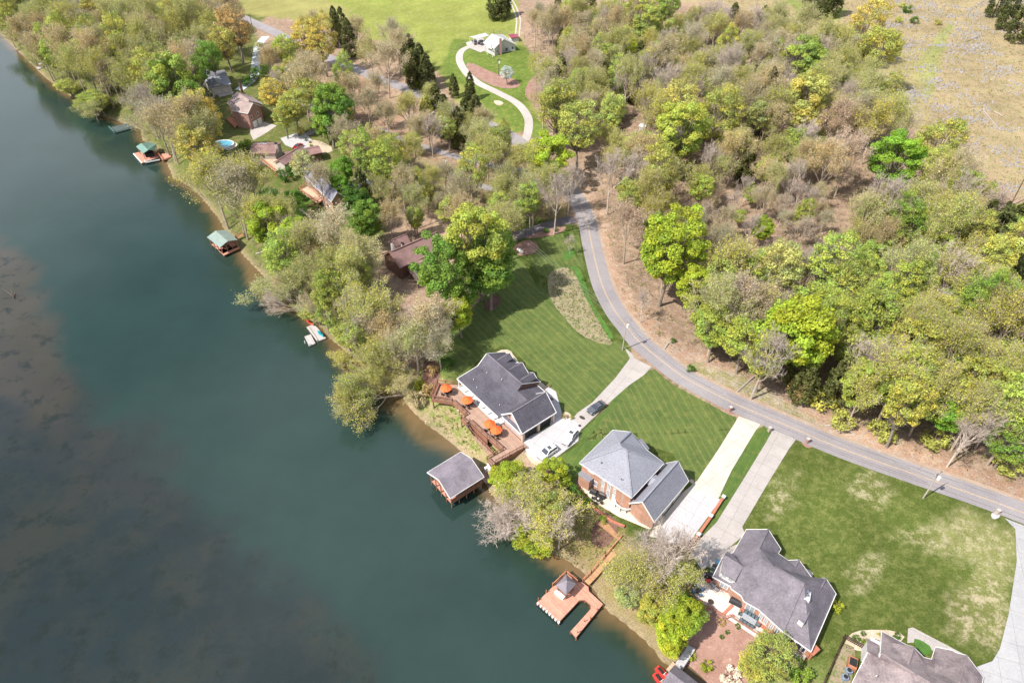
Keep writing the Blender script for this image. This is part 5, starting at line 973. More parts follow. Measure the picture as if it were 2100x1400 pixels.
def deck_chair(P, a, label, group, mat='black_metal', seat='bronze', s=1.0, name='patio_chair'):
    c = empty(name, P, label, 'chair', group, rz=a); m = loc_mb(); m.box((0,0,.42*s), (.5*s, .52*s, .06)); m.build('seat', seat, c)
    m = loc_mb(); m.box((.26*s,0,.72*s), (.06, .52*s, .55*s)); m.build('backrest', seat, c)
    for x in (-.2, .22):
        for y in (-.22, .22): m = loc_mb(); m.beam((x*s, y*s, 0), (x*s, y*s, .4*s), .04); m.build('leg', mat, c)
    m = loc_mb()
    for y in (-.26, .26): m.box((0, y*s, .62*s), (.48*s, .05, .04))
    m.build('armrest', mat, c); return c
for cx, cy, wh in ((335,535,'at the deck bench corner'), (562,662,'alone midway along the porch'), (800,915,'left of the pair'), (868,980,'right of the pair')): umbrella_set(cx, cy, wh)
# ---------------------------------------------------------------- patio things
def covered(px, py, label, s, h=1.1, mat='black_cover', name='covered_grill', cat='grill'):
    g = G(px, py, .06); o = empty(name, g, label, cat, rz=-.55); m = loc_mb(); x, y = s
    m.add([(-x/2,-y/2,0), (x/2,-y/2,0), (x/2,y/2,0), (-x/2,y/2,0), (-x*.45,-y*.4,h*.8), (x*.45,-y*.4,h*.8), (x*.45,y*.4,h*.8), (-x*.45,y*.4,h*.8), (-x*.4,-y*.08,h), (x*.4,-y*.08,h), (x*.4,y*.08,h), (-x*.4,y*.08,h)], [(0,1,2,3)]+[(i, (i+1) % 4, 4+(i+1) % 4, 4+i) for i in range(4)]+[(4+i, 4+(i+1) % 4, 8+(i+1) % 4, 8+i) for i in range(4)]+[(8,9,10,11)])
    m.build('cover', mat, o); m = loc_mb(); m.box((0,0,.05), (x*1.02, y*1.02, .1)); m.build('hem', 'black_metal', o); return o
q8 = zm(1130,900,6.665)
covered(*q8(580,735), 'black covered grill nearest the bay of the pale roofed brick house', (1.5,1.0)); covered(*q8(705,775), 'brown covered grill between two tall patio windows', (1.5,.9), .9, 'bronze')
ORDW = ['first', 'second', 'third', 'fourth', 'fifth', 'sixth', 'seventh', 'eighth', 'ninth', 'tenth', 'eleventh', 'twelfth', 'thirteenth', 'fourteenth']
def round_set(px, py, label, top='black_metal', ch='furniture_blue', n=5, r=.65, glabel='dark chairs around it', topc=None):
    P = G(px, py, .07); t = empty('round_table', P, label, 'table'); m = loc_mb(); m.lathe((0,0,0), [(.1,.70), (r,.70), (r,.74), (.1,.745)], 20); m.build('tabletop', top, t); m = loc_mb(); m.lathe((0,0,0), [(.3,0), (.3,.04), (.06,.1), (.06,.7)], 12); m.build('pedestal', 'black_metal', t)
    if topc: m = loc_mb(); m.lathe((0,0,.746), [(.2,0), (.2,.02)], 12); m.build('plate', topc, t)
    for i in range(n): a = 2*math.pi*i/n+.3; deck_chair(P+Vector((math.cos(a)*(r+.35), math.sin(a)*(r+.35), 0)), a, f'{ORDW[i]} {glabel}', glabel, 'black_metal', ch)
round_set(*q8(640,840), 'round black table with a white plate on the tan patio', n=5, glabel='black chair clockwise around the round black patio table', ch='black_cover', topc='cushion_white')
q4 = zm(1400,1060,4.242)
P = [G(*q4(520,870), .1), G(*q4(620,930), .1)]; t = empty('long_table', (P[0]+P[1])/2, 'long glass topped dining table on the red walled terrace', 'table', rz=math.atan2((P[1]-P[0]).y, (P[1]-P[0]).x)); m = loc_mb(); m.box((0,0,.73), (2.4,1.0,.04)); m.build('tabletop', 'glass_pale', t)
for x in (-1.05, 1.05):
    for y in (-.42, .42): m = loc_mb(); m.beam((x,y,0), (x,y,.71), .05); m.build('leg', 'black_metal', t)
a0 = t.rotation_euler.z
for k in range(4):
    for s, sw in ((1, 'house'), (-1, 'garden')):
        v = Matrix.Rotation(a0, 3, 'Z') @ Vector((-.95+k*.63, s*.8, 0)); deck_chair(t.location+v, a0+s*math.pi/2, f'blue grey chair, {("first","second","third","last")[k]} along the {sw} side of the long terrace table', 'blue grey chairs at the long terrace table', 'black_metal', 'furniture_blue', 1.1)
for s, sw in ((1, 'lower right'), (-1, 'upper left')): v = Matrix.Rotation(a0, 3, 'Z') @ Vector((s*1.55, 0, 0)); deck_chair(t.location+v, a0+(0 if s > 0 else math.pi), f'blue grey cushioned chair at the {sw} head of the long terrace table', 'blue grey chairs at the long terrace table', 'black_metal', 'furniture_blue', 1.15)
round_set(*q4(130,650), 'small round table among blue chairs in tree shade at the terrace edge', n=4, glabel='blue chair clockwise around the small terrace table', ch='blue_plastic', r=.5)
covered(*q4(228,520), 'black covered grill at the left corner of the mauve roofed house', (1.5,1.0)); covered(*q4(462,745), 'long black covered spa by the brick wall of the terrace', (2.2,1.1), .9, name='covered_spa', cat='spa cover')
o = empty('kick_sled', G(*q4(220,562), .08), 'small red cart beside the covered grill at the left corner of the mauve roofed house', 'cart'); m = loc_mb(); m.box((0,0,.45), (.9,.5,.35)); m.build('tray', 'red_plastic', o)
for x in (-.3,.3):
    for y in (-.28,.28): m = loc_mb(); m.tube((x,y-.04,.18), (x,y+.04,.18), .18, n=12); m.build('wheel', 'tyre', o)
m = loc_mb(); m.beam((.45,0,.5), (.9,0,.95), .05); m.build('handle', 'black_metal', o)
for k, ((x, y), nm) in enumerate((((252,605), 'left'), ((285,640), 'right'))):
    deck_chair(G(*q4(x, y), .08), 2.2, f'{nm} padded grey lounge chair of the pair beside the brick wall', 'grey padded lounge chairs', 'black_metal', 'seat_grey', 1.35, 'lounge_chair')
fp = empty('fire_pit', G(*q4(240,742), .07), 'round dark fire pit on the pale terrace', 'fire pit'); m = loc_mb(); m.lathe((0,0,0), [(.3,0), (.45,.3), (.5,.4), (.38,.38), (.3,.2)], 16); m.build('bowl', 'bronze', fp)
for k, (x, y, mt) in enumerate(((296,410,'blue_plastic'), (268,450,'green_plastic'), (252,480,'green_plastic'))):
    P = G(*q4(x, y), .08); o = empty('trash_bin', P, ('tall blue wheeled bin topmost in the row by the garage side', 'pale green wheeled bin in the middle of the row by the garage side', 'pale green wheeled bin lowest in the row by the garage side')[k], 'bin', 'wheeled bins beside the house', rz=-.6); m = loc_mb(); m.add([(x*.28, y*.26, .05) for x, y in ((-1,-1), (1,-1), (1,1), (-1,1))]+[(x*.36, y*.34, 1.0) for x, y in ((-1,-1), (1,-1), (1,1), (-1,1))], [(0,1,2,3), (4,5,6,7), (0,1,5,4), (1,2,6,5), (2,3,7,6), (3,0,4,7)]); m.build('body', mt, o); m = loc_mb(); m.box((0,0,1.05), (.76,.72,.08), ry=.06); m.build('lid', 'black_metal' if k else mt, o)
    for y in (-.22,.22): m = loc_mb(); m.tube((-.3,y-.03,.1), (-.3,y+.03,.1), .1, n=10); m.build('wheel', 'tyre', o)
bk = empty('basketball_hoop', G(*q4(105,460), .06), 'black portable basketball hoop at the shaded edge of the driveway', 'basketball hoop'); m = loc_mb(); m.box((0,0,.1), (1.0,.7,.2)); m.build('base', 'black_metal', bk); m = loc_mb(); m.beam((0,0,.2), (0,0,3), .12); m.build('pole', 'black_metal', bk); m = loc_mb(); m.box((.5,0,3.2), (.06,1.2,.8)); m.build('backboard', 'white_paint', bk); m = loc_mb(); m.lathe((.8,0,2.95), [(.23,0), (.25,.02), (.23,.04)], 14); m.build('hoop', 'terracotta', bk)
fr_ = [(q4(870,1060)), (q4(960,1130))]
o = empty('terrace_table', G(*q4(835,1015), .1), 'small dark square table outside the white patio doors', 'table'); m = loc_mb(); m.box((0,0,.5), (.8,.8,.05)); m.build('tabletop', 'black_metal', o)
for x in (-.35,.35):
    for y in (-.35,.35): m = loc_mb(); m.beam((x,y,0), (x,y,.48), .05); m.build('leg', 'black_metal', o)
o = empty('timber_shed', G(*q4(1100,1195)), 'small orange wooden shed against the corner of the sunroom', 'shed'); m = MB(); c = o.location; m.box(c+Vector((0,0,1.0)), (1.5,1.2,2.2), .6); m.build('wall', 'rail_orange', o); m = MB(); m.box(c+Vector((0,0,2.2)), (1.8,1.5,.12), .6, rx=.15); m.build('roof', 'terracotta', o); m = MB(); m.box(c+Vector((-.35,-.55,.9)), (.7,.06,1.7), .6); m.build('door', 'rail_brown', o)
# pergola of the pale roofed house
PG = empty('white_pergola', G(*q8(980,960), 0), 'white curved balustrade and pergola posts behind the pale roofed brick house', 'pergola'); pp = [G(*q8(*p), .05) for p in ((845,830), (880,930), (950,985), (1030,1010), (1120,990), (1195,930))]; rail(PG, pp, 1.1, 'white_paint', pick=.22, post=1.2, cap=.25)
m = MB(); 
for a, b in zip(pp[:-1], pp[1:]): m.beam(a+Vector((0,0,1.15)), b+Vector((0,0,1.15)), .3, .1)
m.build('beam', 'white_paint', PG)
# patio edge wall, driveway wall, fences
def wall_run(name, pts, h, t, mat, label, cat, cap=None, dz=0):
    P = [G(*p) for p in pts]; o = empty(name, P[0], label, cat); m = MB()
    for a, b in zip(P[:-1], P[1:]): m.beam(a+Vector((0,0,h/2-.2+dz)), b+Vector((0,0,h/2-.2+dz)), t, h+.4)
    m.build('wall_run', mat, o)
    if cap:
        m = MB()
        for a, b in zip(P[:-1], P[1:]): m.beam(a+Vector((0,0,h+.05+dz)), b+Vector((0,0,h+.05+dz)), t+.12, .1)
        m.build('coping', cap, o)
    return o
wall_run('patio_wall', [q8(405,765), q8(500,870), q8(600,970), q8(720,1070), q8(850,1150), q8(1000,1210)], .5, .35, 'brick_red', 'low red brick wall along the tan patio of the pale roofed house', 'wall', 'terracotta')
o = wall_run('retaining_wall', [(1480,1026), (1456,1064), (1432,1098), (1408,1130)], .7, .4, 'brick_red', 'straight dark brick retaining wall between the two concrete driveways', 'wall', 'terracotta')
for px, py, lb in ((1482,1024,'top'), (1456,1063,'middle'), (1431,1101,'lower')):
    g = G(px, py); p = empty('wall_pillar', g, f'{lb} white capped brick pillar of the driveway retaining wall', 'pillar', 'pillars of the driveway wall'); m = MB(); m.box(g+Vector((0,0,.5)), (.55,.55,1.2), .9); m.build('shaft', 'brick_red', p); m = MB(); m.box(g+Vector((0,0,1.13)), (.68,.68,.1), .9); m.build('cap', 'white_paint', p)
def board_fence(name, pts, h, mat, label, post=2.4):
    P = [G(*p) for p in pts]; o = empty(name, P[0], label, 'fence'); up = Vector((0,0,1)); m = MB()
    for a, b in zip(P[:-1], P[1:]):
        for z in (.3, h*.55, h*.9): m.beam(a+up*z, b+up*z, .05, .16)
        L = (b-a).length; k = int(L/.3)
        for i in range(k): p = a.lerp(b, (i+.5)/k); m.beam(p+up*.1, p+up*h, .12, .03)
    m.build('rails', mat, o)
    for a, b in zip(P[:-1], P[1:]):
        k = max(1, int((b-a).length/post))
        for i in range(k+1): p = a.lerp(b, i/k); m = MB(); m.beam(p-up*.2, p+up*(h+.12), .13); m.build('post', mat, o)
    return o
q5 = zm(1690,1270,5.122); board_fence('yard_fence', [q5(400,305), q5(200,195), q5(110,400), q5(20,600), q5(-30,720)], 1.3, 'wood_dark', 'dark wooden fence around the side yard of the taupe roofed house')
def wire_fence(pts, label, n=None):
    P = [G(*p) for p in pts]; o = empty('field_fence', P[0], label, 'fence'); up = Vector((0,0,1)); m = MB()
    for a, b in zip(P[:-1], P[1:]):
        for z in (.5, 1.0): m.beam(a+up*z, b+up*z, .04)
        k = max(1, int((b-a).length/4))
        for i in range(k): p = a.lerp(b, i/k); pm = MB(); pm.beam(p-up*.2, p+up*1.25, .16); pm.build('post', 'pole_dark', o)
    m.build('wire', 'wire', o)
wire_fence([(925,108), (945,98), (955,88)], 'short post fence in the meadow left of the carport'); wire_fence([(1005,75), (1012,68), (1040,70), (1065,78)], 'post fence behind the farmhouse garden'); wire_fence([(1075,78), (1095,66), (1120,72)], 'post fence at the meadow edge right of the farmhouse')
dogh = empty('garden_sheds', G(*q5(280,480)), 'orange timber dog house with dark curved roof beside the white house wall', 'dog house'); c = dogh.location; m = MB(); m.box(c+Vector((0,0,.6)), (1.3,1.9,1.3), -.5); m.build('wall', 'rail_orange', dogh); m = MB(); m.box(c+Vector((0,0,1.32)), (1.1,1.3,.12), -.5); m.build('roof', 'black_metal', dogh)
for k, (x, y) in enumerate(((248,552), (210,620))):
    g = G(*q5(x, y)); o = empty('air_conditioner', g, ('upper blue grey air conditioner unit by the white house wall', 'lower blue grey air conditioner unit by the white house wall')[k], 'air conditioner', 'air conditioner units'); m = loc_mb(); m.box((0,0,.45), (.85,.85,.9)); m.build('casing', 'canvas_blue', o); m = loc_mb(); m.lathe((0,0,.9), [(.36,0), (.36,.04), (.1,.05)], 16); m.build('fan_grille', 'black_metal', o)
pt = empty('propane_tank', G(1067,516,.35), 'white cylindrical propane tank on a mulched bed by the dark driveway', 'gas tank', rz=-.9); m = loc_mb(); m.tube((-1.1,0,.3), (1.1,0,.3), .42, n=14); m.tube((1.1,0,.3), (1.3,0,.3), .42, .18, n=14); m.tube((-1.1,0,.3), (-1.3,0,.3), .42, .18, n=14); m.build('tank', 'white_paint', pt); m = loc_mb(); m.tube((0,0,.7), (0,0,.9), .14, n=10); m.build('valve_dome', 'white_paint', pt)
for x in (-.7,.7): m = loc_mb(); m.box((x,0,-.22), (.15,.7,.3)); m.build('foot', 'stone', pt)
pool = empty('swimming_pool', G(458,299), 'small bright blue round swimming pool behind the yellow green river trees', 'swimming pool'); c = pool.location; m = MB(); m.lathe(c, [(3.1,.1), (3.5,.1), (3.5,.75), (3.1,.75), (3.1,.1)], 28, 1.15, cap=False); m.build('rim', 'white_paint', pool); m = MB(); m.lathe(c, [(.1,.55), (3.1,.55), (3.1,.6), (.1,.6)], 28, 1.15); m.build('water', 'pool_water', pool)
# mailboxes
def mailbox(px, py, label, mat='brick_red', dark=True):
    g = G(px, py, .05); o = empty('brick_mailbox', g, label, 'mailbox', rz=.4); m = loc_mb(); m.box((0,0,.6), (.62,.55,1.2)); m.build('pier', mat, o); m = loc_mb(); m.box((0,0,1.24), (.75,.68,.08)); m.build('cap', 'stone', o); m = loc_mb(); m.tube((-.25,0,1.0), (.4,0,1.0), .14, n=10); m.build('letter_box', 'black_metal' if dark else 'white_paint', o)
mailbox(1497,842, 'brick mailbox with dark top by a red mulch bed beside the tan driveway mouth'); mailbox(1577,884, 'squat pale brick mailbox at the head of the grass strip between the driveways', 'brick_tan', False); mailbox(1655,907, 'brown brick mailbox in a mulch bed beside the second driveway mouth'); mailbox(2043,1053, 'brick mailbox on a pale ring at the far right roadside', 'brick_tan')
# garden table near white table etc
wt = empty('garden_globe', G(*q2(475,803)), 'white round garden globe on a dark stand below the deck', 'garden ornament'); m = loc_mb(); m.lathe((0,0,.5), [(.02,0), (.25,.08), (.33,.3), (.25,.52), (.02,.6)], 14); m.build('globe', 'cushion_white', wt); m = loc_mb(); m.tube((0,0,0), (0,0,.55), .06); m.build('stand', 'black_metal', wt)
ring = empty('fire_ring', G(747,603), 'round ring of pale stones on the shaded lawn among trees', 'fire ring'); 
for i in range(14):
    a = i/14*6.283; m = loc_mb(); m.box((math.cos(a)*1.2, math.sin(a)*1.2, .12), (.4,.5,.3), a+.2*random.random()); m.build('stone', 'tan_stone', ring)
# ---------------------------------------------------------------- utility poles and wires
def upole(base, top, label, mat='pole_wood', arm=True, can=True, lamp=False, r=.16, rz=None):
    g = G(*base); f = ray(*top); n = Vector((0, 1, 0)); p = PL(top[0], top[1], g, n); h = p.z-g.z
    o = empty('utility_pole', g, label, 'utility pole'); m = MB(); tp = Vector((g.x+(p.x-g.x)*.3, g.y, g.z+h)); m.tube(g-Vector((0,0,.5)), tp, r, r*.65, 10); m.build('pole', mat, o)
    a = rz if rz is not None else .5
    if arm: m = MB(); c = tp-Vector((0,0,.5)); v = Vector((math.cos(a), math.sin(a), 0)); m.beam(c-v*1.2, c+v*1.2, .12, .12); ao = m.build('crossarm', 'pole_dark', o)
    if arm:
        for s in (-1.1, 0, 1.1): m = MB(); q_ = c+v*s; m.tube(q_+Vector((0,0,.05)), q_+Vector((0,0,.28)), .05); m.build('insulator', 'white_paint', ao)
    if can: m = MB(); c = tp-Vector((-.3,.3,1.6)); m.tube(c-Vector((0,0,.45)), c+Vector((0,0,.45)), .28, n=12); m.build('transformer', 'white_paint', o)
    if lamp: m = MB(); c = tp-Vector((0,0,.9)); m.beam(c, c+Vector((.9,.5,.3)), .07); m.box(c+Vector((1.0,.55,.28)), (.5,.25,.14), .5); m.build('street_lamp', 'chrome', o)
    return tp
T = []
T.append(upole((1893,1021), (1925,967), 'weathered grey utility pole with large white transformer beside the road at the right'))
T.append(upole((1276.5,718), (1287,656), 'pale utility pole with lamp arm where the first driveway meets the road', lamp=True, arm=False))
T.append(upole((916,372), (913,322), 'utility pole with transformer standing beside the lane in the woods', rz=.2)); T.append(upole((520,66), (512,30), 'dark utility pole at the bend of the far road', 'pole_dark', can=False))
upole((1023,156), (1023,120), 'dark utility pole with white transformer in the farmhouse planting bed', 'pole_dark')
T5 = upole((1979,86), (2017,2), 'tall grey transmission pole on the dry hillside', r=.22, can=False); T6 = upole((2071,424), (2100,360), 'tall dark pole at the right edge above the cedars', 'pole_dark', arm=False, can=False, r=.2)
upole((787,215), (786,200), 'short white marker pole on the pink bank', 'white_paint', False, False, r=.12)
def wire(a, b, sag, label, r=.022):
    m = MB(); n = 22; P = [a.lerp(b, i/n)-Vector((0,0,sag*4*(i/n)*(1-i/n))) for i in range(n+1)]
    for i in range(n): m.tube(P[i], P[i+1], r, n=4)
    return tag(m.build('power_line', 'wire', loc=tuple(a)), label, 'power line', 'power lines')
up = Vector((0,0,1)); far = T[0]+(T[0]-T[1])*.9
for k, (dz, lb) in enumerate(((0, 'upper'), (-1.0, 'middle'), (-2.0, 'lower'))):
    wire(T[1]+up*dz, T[0]+up*dz, 1.2, f'{lb} power line running over the lawns between the two roadside poles'); 
    wire(T[0]+up*dz, far+up*dz, 1.2, f'{lb} power line leaving the right roadside pole towards the frame edge')
    wire(T[2]+up*dz, T[1]+up*dz, 2.5, f'{lb} power line from the lane pole across the big lawn to the lamp pole')
for dz, lb in ((0, 'upper'), (-.8, 'lower')): wire(T5+up*dz, T5+up*dz+Vector((120, -10, 8)), 3, f'{lb} thin transmission wire above the hillside at the top right', .03)
# jetskis by the bottom boathouse
def jetski(px, py, ang, label):
    P = W(px, py, 0.0); o = empty('jet_ski', P, label, 'jet ski', 'jet skis at the bottom boathouse', rz=ang); m = loc_mb(); vs = []; fs = []
    for i, (x, w, h) in enumerate(((-1.4,.45,.35), (-.6,.55,.45), (.4,.55,.5), (1.1,.35,.5), (1.5,.04,.45))): vs += [(x,-w,0), (x,-w,h), (x,w,h), (x,w,0)]
    for i in range(4):
        for j in range(4): fs.append((i*4+j, i*4+(j+1) % 4, i*4+4+(j+1) % 4, i*4+4+j))
    m.add(vs, fs+[(0,1,2,3), (16,17,18,19)]); m.build('hull', 'red_plastic', o); m = loc_mb(); m.box((-.4,0,.62), (1.3,.4,.3)); m.build('seat', 'black_metal', o); m = loc_mb(); m.beam((.5,0,.5), (.3,0,1.0), .1); m.beam((.3,-.4,1.0), (.3,.4,1.0), .06); m.build('handlebar', 'white_paint', o)
jetski(1358.5, 1382, -.9, 'red and white jet ski moored above the other at the bottom boathouse'); jetski(1353, 1396, -1.0, 'red jet ski lowest at the bottom boathouse by the frame edge')
# pontoon boat by the teal boathouse
q = zm(260,280,17.5); a, b = W(*q(790,960), .3), W(*q(1090,900), .3); o = empty('pontoon_boat', (a+b)/2, 'small white edged open boat moored beside the orange boathouse deck', 'boat', rz=math.atan2((b-a).y, (b-a).x)); m = loc_mb(); m.box((0,.9,.25), (5.0,1.8,.35)); m.build('hull', 'black_metal', o); m = loc_mb(); m.box((0,0,.45), (5.2,.25,.4)); m.box((-2.5,.9,.45), (.25,2,.4)); m.build('gunwale', 'white_paint', o); m = loc_mb(); m.box((-.8,.9,.6), (1.2,.5,.4)); m.build('seat', 'seat_grey', o)
# stepping stones
q4z = [(1405,1322), (1409,1315), (1413,1308), (1417,1302), (1420,1296), (1424,1290), (1428,1284), (1432,1278), (1436,1273), (1441,1267), (1446,1262), (1451,1258), (1456,1254), (1461,1250)]
for i, p in enumerate(q4z):
    g = G(*p, .02); m = loc_mb(); m.box((0,0,.05), (.55,.42,.14), .5+.2*math.sin(i*3)); o = m.build('stepping_stone', 'tan_stone', loc=None); o.location = g; tag(o, f'{ORDW[i]} tan stepping stone counting up from the concrete pier', 'stepping stone', 'stepping stones through the mulch')
# logs on the clay shoulder
for k, (a, b, lb) in enumerate((((1362,716), (1372,701), 'short pale log lying across the clay verge above the road bend'), ((1511,803), (1548,770), 'long pale fallen trunk leaning over the rocks above the road'), ((1691,872), (1722,871), 'thin pale log lying along the verge below the dark shrubs'), ((525,520), (540,516), 'dark driftwood log in the shallows below the sage roofed boathouse'), ((1556,580), (1602,548), 'pale bare fallen tree leaning among the lower middle woods'), ((1528,459), (1556,459), 'short grey log on bare ground in the thin woods centre'), ((2018,228), (2052,268), 'long grey log lying down the rocky pasture'), ((2038,228), (2058,240), 'short pale log near the upper right pasture rocks'), ((1610,800), (1632,772), 'grey dead trunk propped on the brush above the driveways'), ((690,795), (725,757), 'long thin sunken branch pointing out from the bank'))):
    A = G(*a, .15); B = G(*b, .3); m = MB(); m.tube(A, B, .2, .12, 7); m.tube(A.lerp(B, .6), A.lerp(B, .85)+Vector((.5,.2,.6)), .08, .04, 5); tag(m.build('fallen_log', 'pole_wood', loc=tuple(A)), lb, 'log')
dw = W(28,608,.1); o = empty('driftwood_snag', dw, 'dark branching driftwood snag standing on the left shoal', 'driftwood'); m = MB()
for a, b in (((0,0,-.5),(0,0,1.0)), ((0,0,.3),(-3.2,1.5,1.6)), ((0,0,.2),(1.2,.6,1.4)), ((0,0,.4),(-1.6,2.2,1.0)), ((0,0,.1),(.8,-1.2,.5))): m.tube(dw+Vector(a), dw+Vector(b), .14, .04, 6)
m.build('branches', 'pole_dark', o)
# ---------------------------------------------------------------- trees
def tubes_mesh(segs, n0=6):
    """segs: (a, b, ra, rb, sides)"""
    vs = []; fs = []
    for a, b, ra, rb, n in segs:
        d = b-a; L = np.linalg.norm(d)
        if L < 1e-5: continue
        d = d/L; s = np.cross(d, (0, 0, 1.0)); sl = np.linalg.norm(s); s = s/sl if sl > .01 else np.array((1., 0, 0)); u = np.cross(s, d); k = len(vs)
        for p, r in ((a, ra), (b, rb)):
            for i in range(n): t = 2*math.pi*i/n; q = p+(s*math.cos(t)+u*math.sin(t))*r; vs.append(tuple(q))
        for i in range(n): fs.append((k+i, k+(i+1) % n, k+n+(i+1) % n, k+n+i))
    return vs, fs
def mkmesh(name, vs, fs, mat, tones=None):
    me = bpy.data.meshes.new(name); me.from_pydata(vs, [], fs); me.update(); me.materials.append(M[mat])
    if tones is not None:
        at = me.attributes.new('tone', 'FLOAT_COLOR', 'FACE'); c = np.ones((len(fs), 4), np.float32); c[:, :3] = tones; at.data.foreach_set('color', c.ravel())
    return me
def leaves(pos, nrm, size, tones, r):
    """square leaf sprays with random spin around their normal"""
    n = len(pos); nrm = nrm/np.maximum(np.linalg.norm(nrm, axis=1, keepdims=True), 1e-6); h = r.normal(size=(n, 3)); t = np.cross(nrm, h); t /= np.maximum(np.linalg.norm(t, axis=1, keepdims=True), 1e-6); b = np.cross(nrm, t)
    s = size[:, None]; k = r.uniform(.55, 1, (n, 1))
    V = np.stack([pos-t*s-b*s*k*.5, pos+t*s*.2-b*s*k, pos+t*s+b*s*k*.3, pos-t*s*.1+b*s*k], 1).reshape(-1, 3)
    return V.tolist(), np.arange(n*4).reshape(-1, 4).tolist()
def grow(segs, tips, p, d, L, r, lvl, maxl, R, spread=.6, n=4, curve=.25, up=.15, tropism=0):
    k = 3 if lvl < 2 else 2; cur = p; dd = d
    pts = [p]
    for i in range(k):
        dd = dd+R.normal(size=3)*curve*.35+np.array((0, 0, up*.3)); dd /= np.linalg.norm(dd); nx = cur+dd*L/k
        ra = r*(1-.45*i/k); rb = r*(1-.45*(i+1)/k); segs.append((cur, nx, ra, rb, 6 if lvl == 0 else (4 if lvl == 1 else 3))); cur = nx; pts.append(cur)
    if lvl >= maxl: tips.append((cur, dd)); tips.append(((pts[-1]+pts[-2])/2, dd)); return
    for i in range(n):
        t = .35+.65*(i+R.uniform(0, .6))/n; t = min(t, 1); j = min(int(t*k), k-1); q = pts[j]+(pts[j+1]-pts[j])*(t*k-j)
        ax = R.normal(size=3); ax -= ax@dd*dd; ax /= np.linalg.norm(ax); nd = dd*(1-spread*.5)+ax*spread+np.array((0, 0, up)); nd /= np.linalg.norm(nd)
        grow(segs, tips, q, nd, L*R.uniform(.48, .72), r*.48, lvl+1, maxl, R, spread, n, curve, up)
    grow(segs, tips, cur, dd, L*.6, r*.5, lvl+1, maxl, R, spread, n, curve, up)
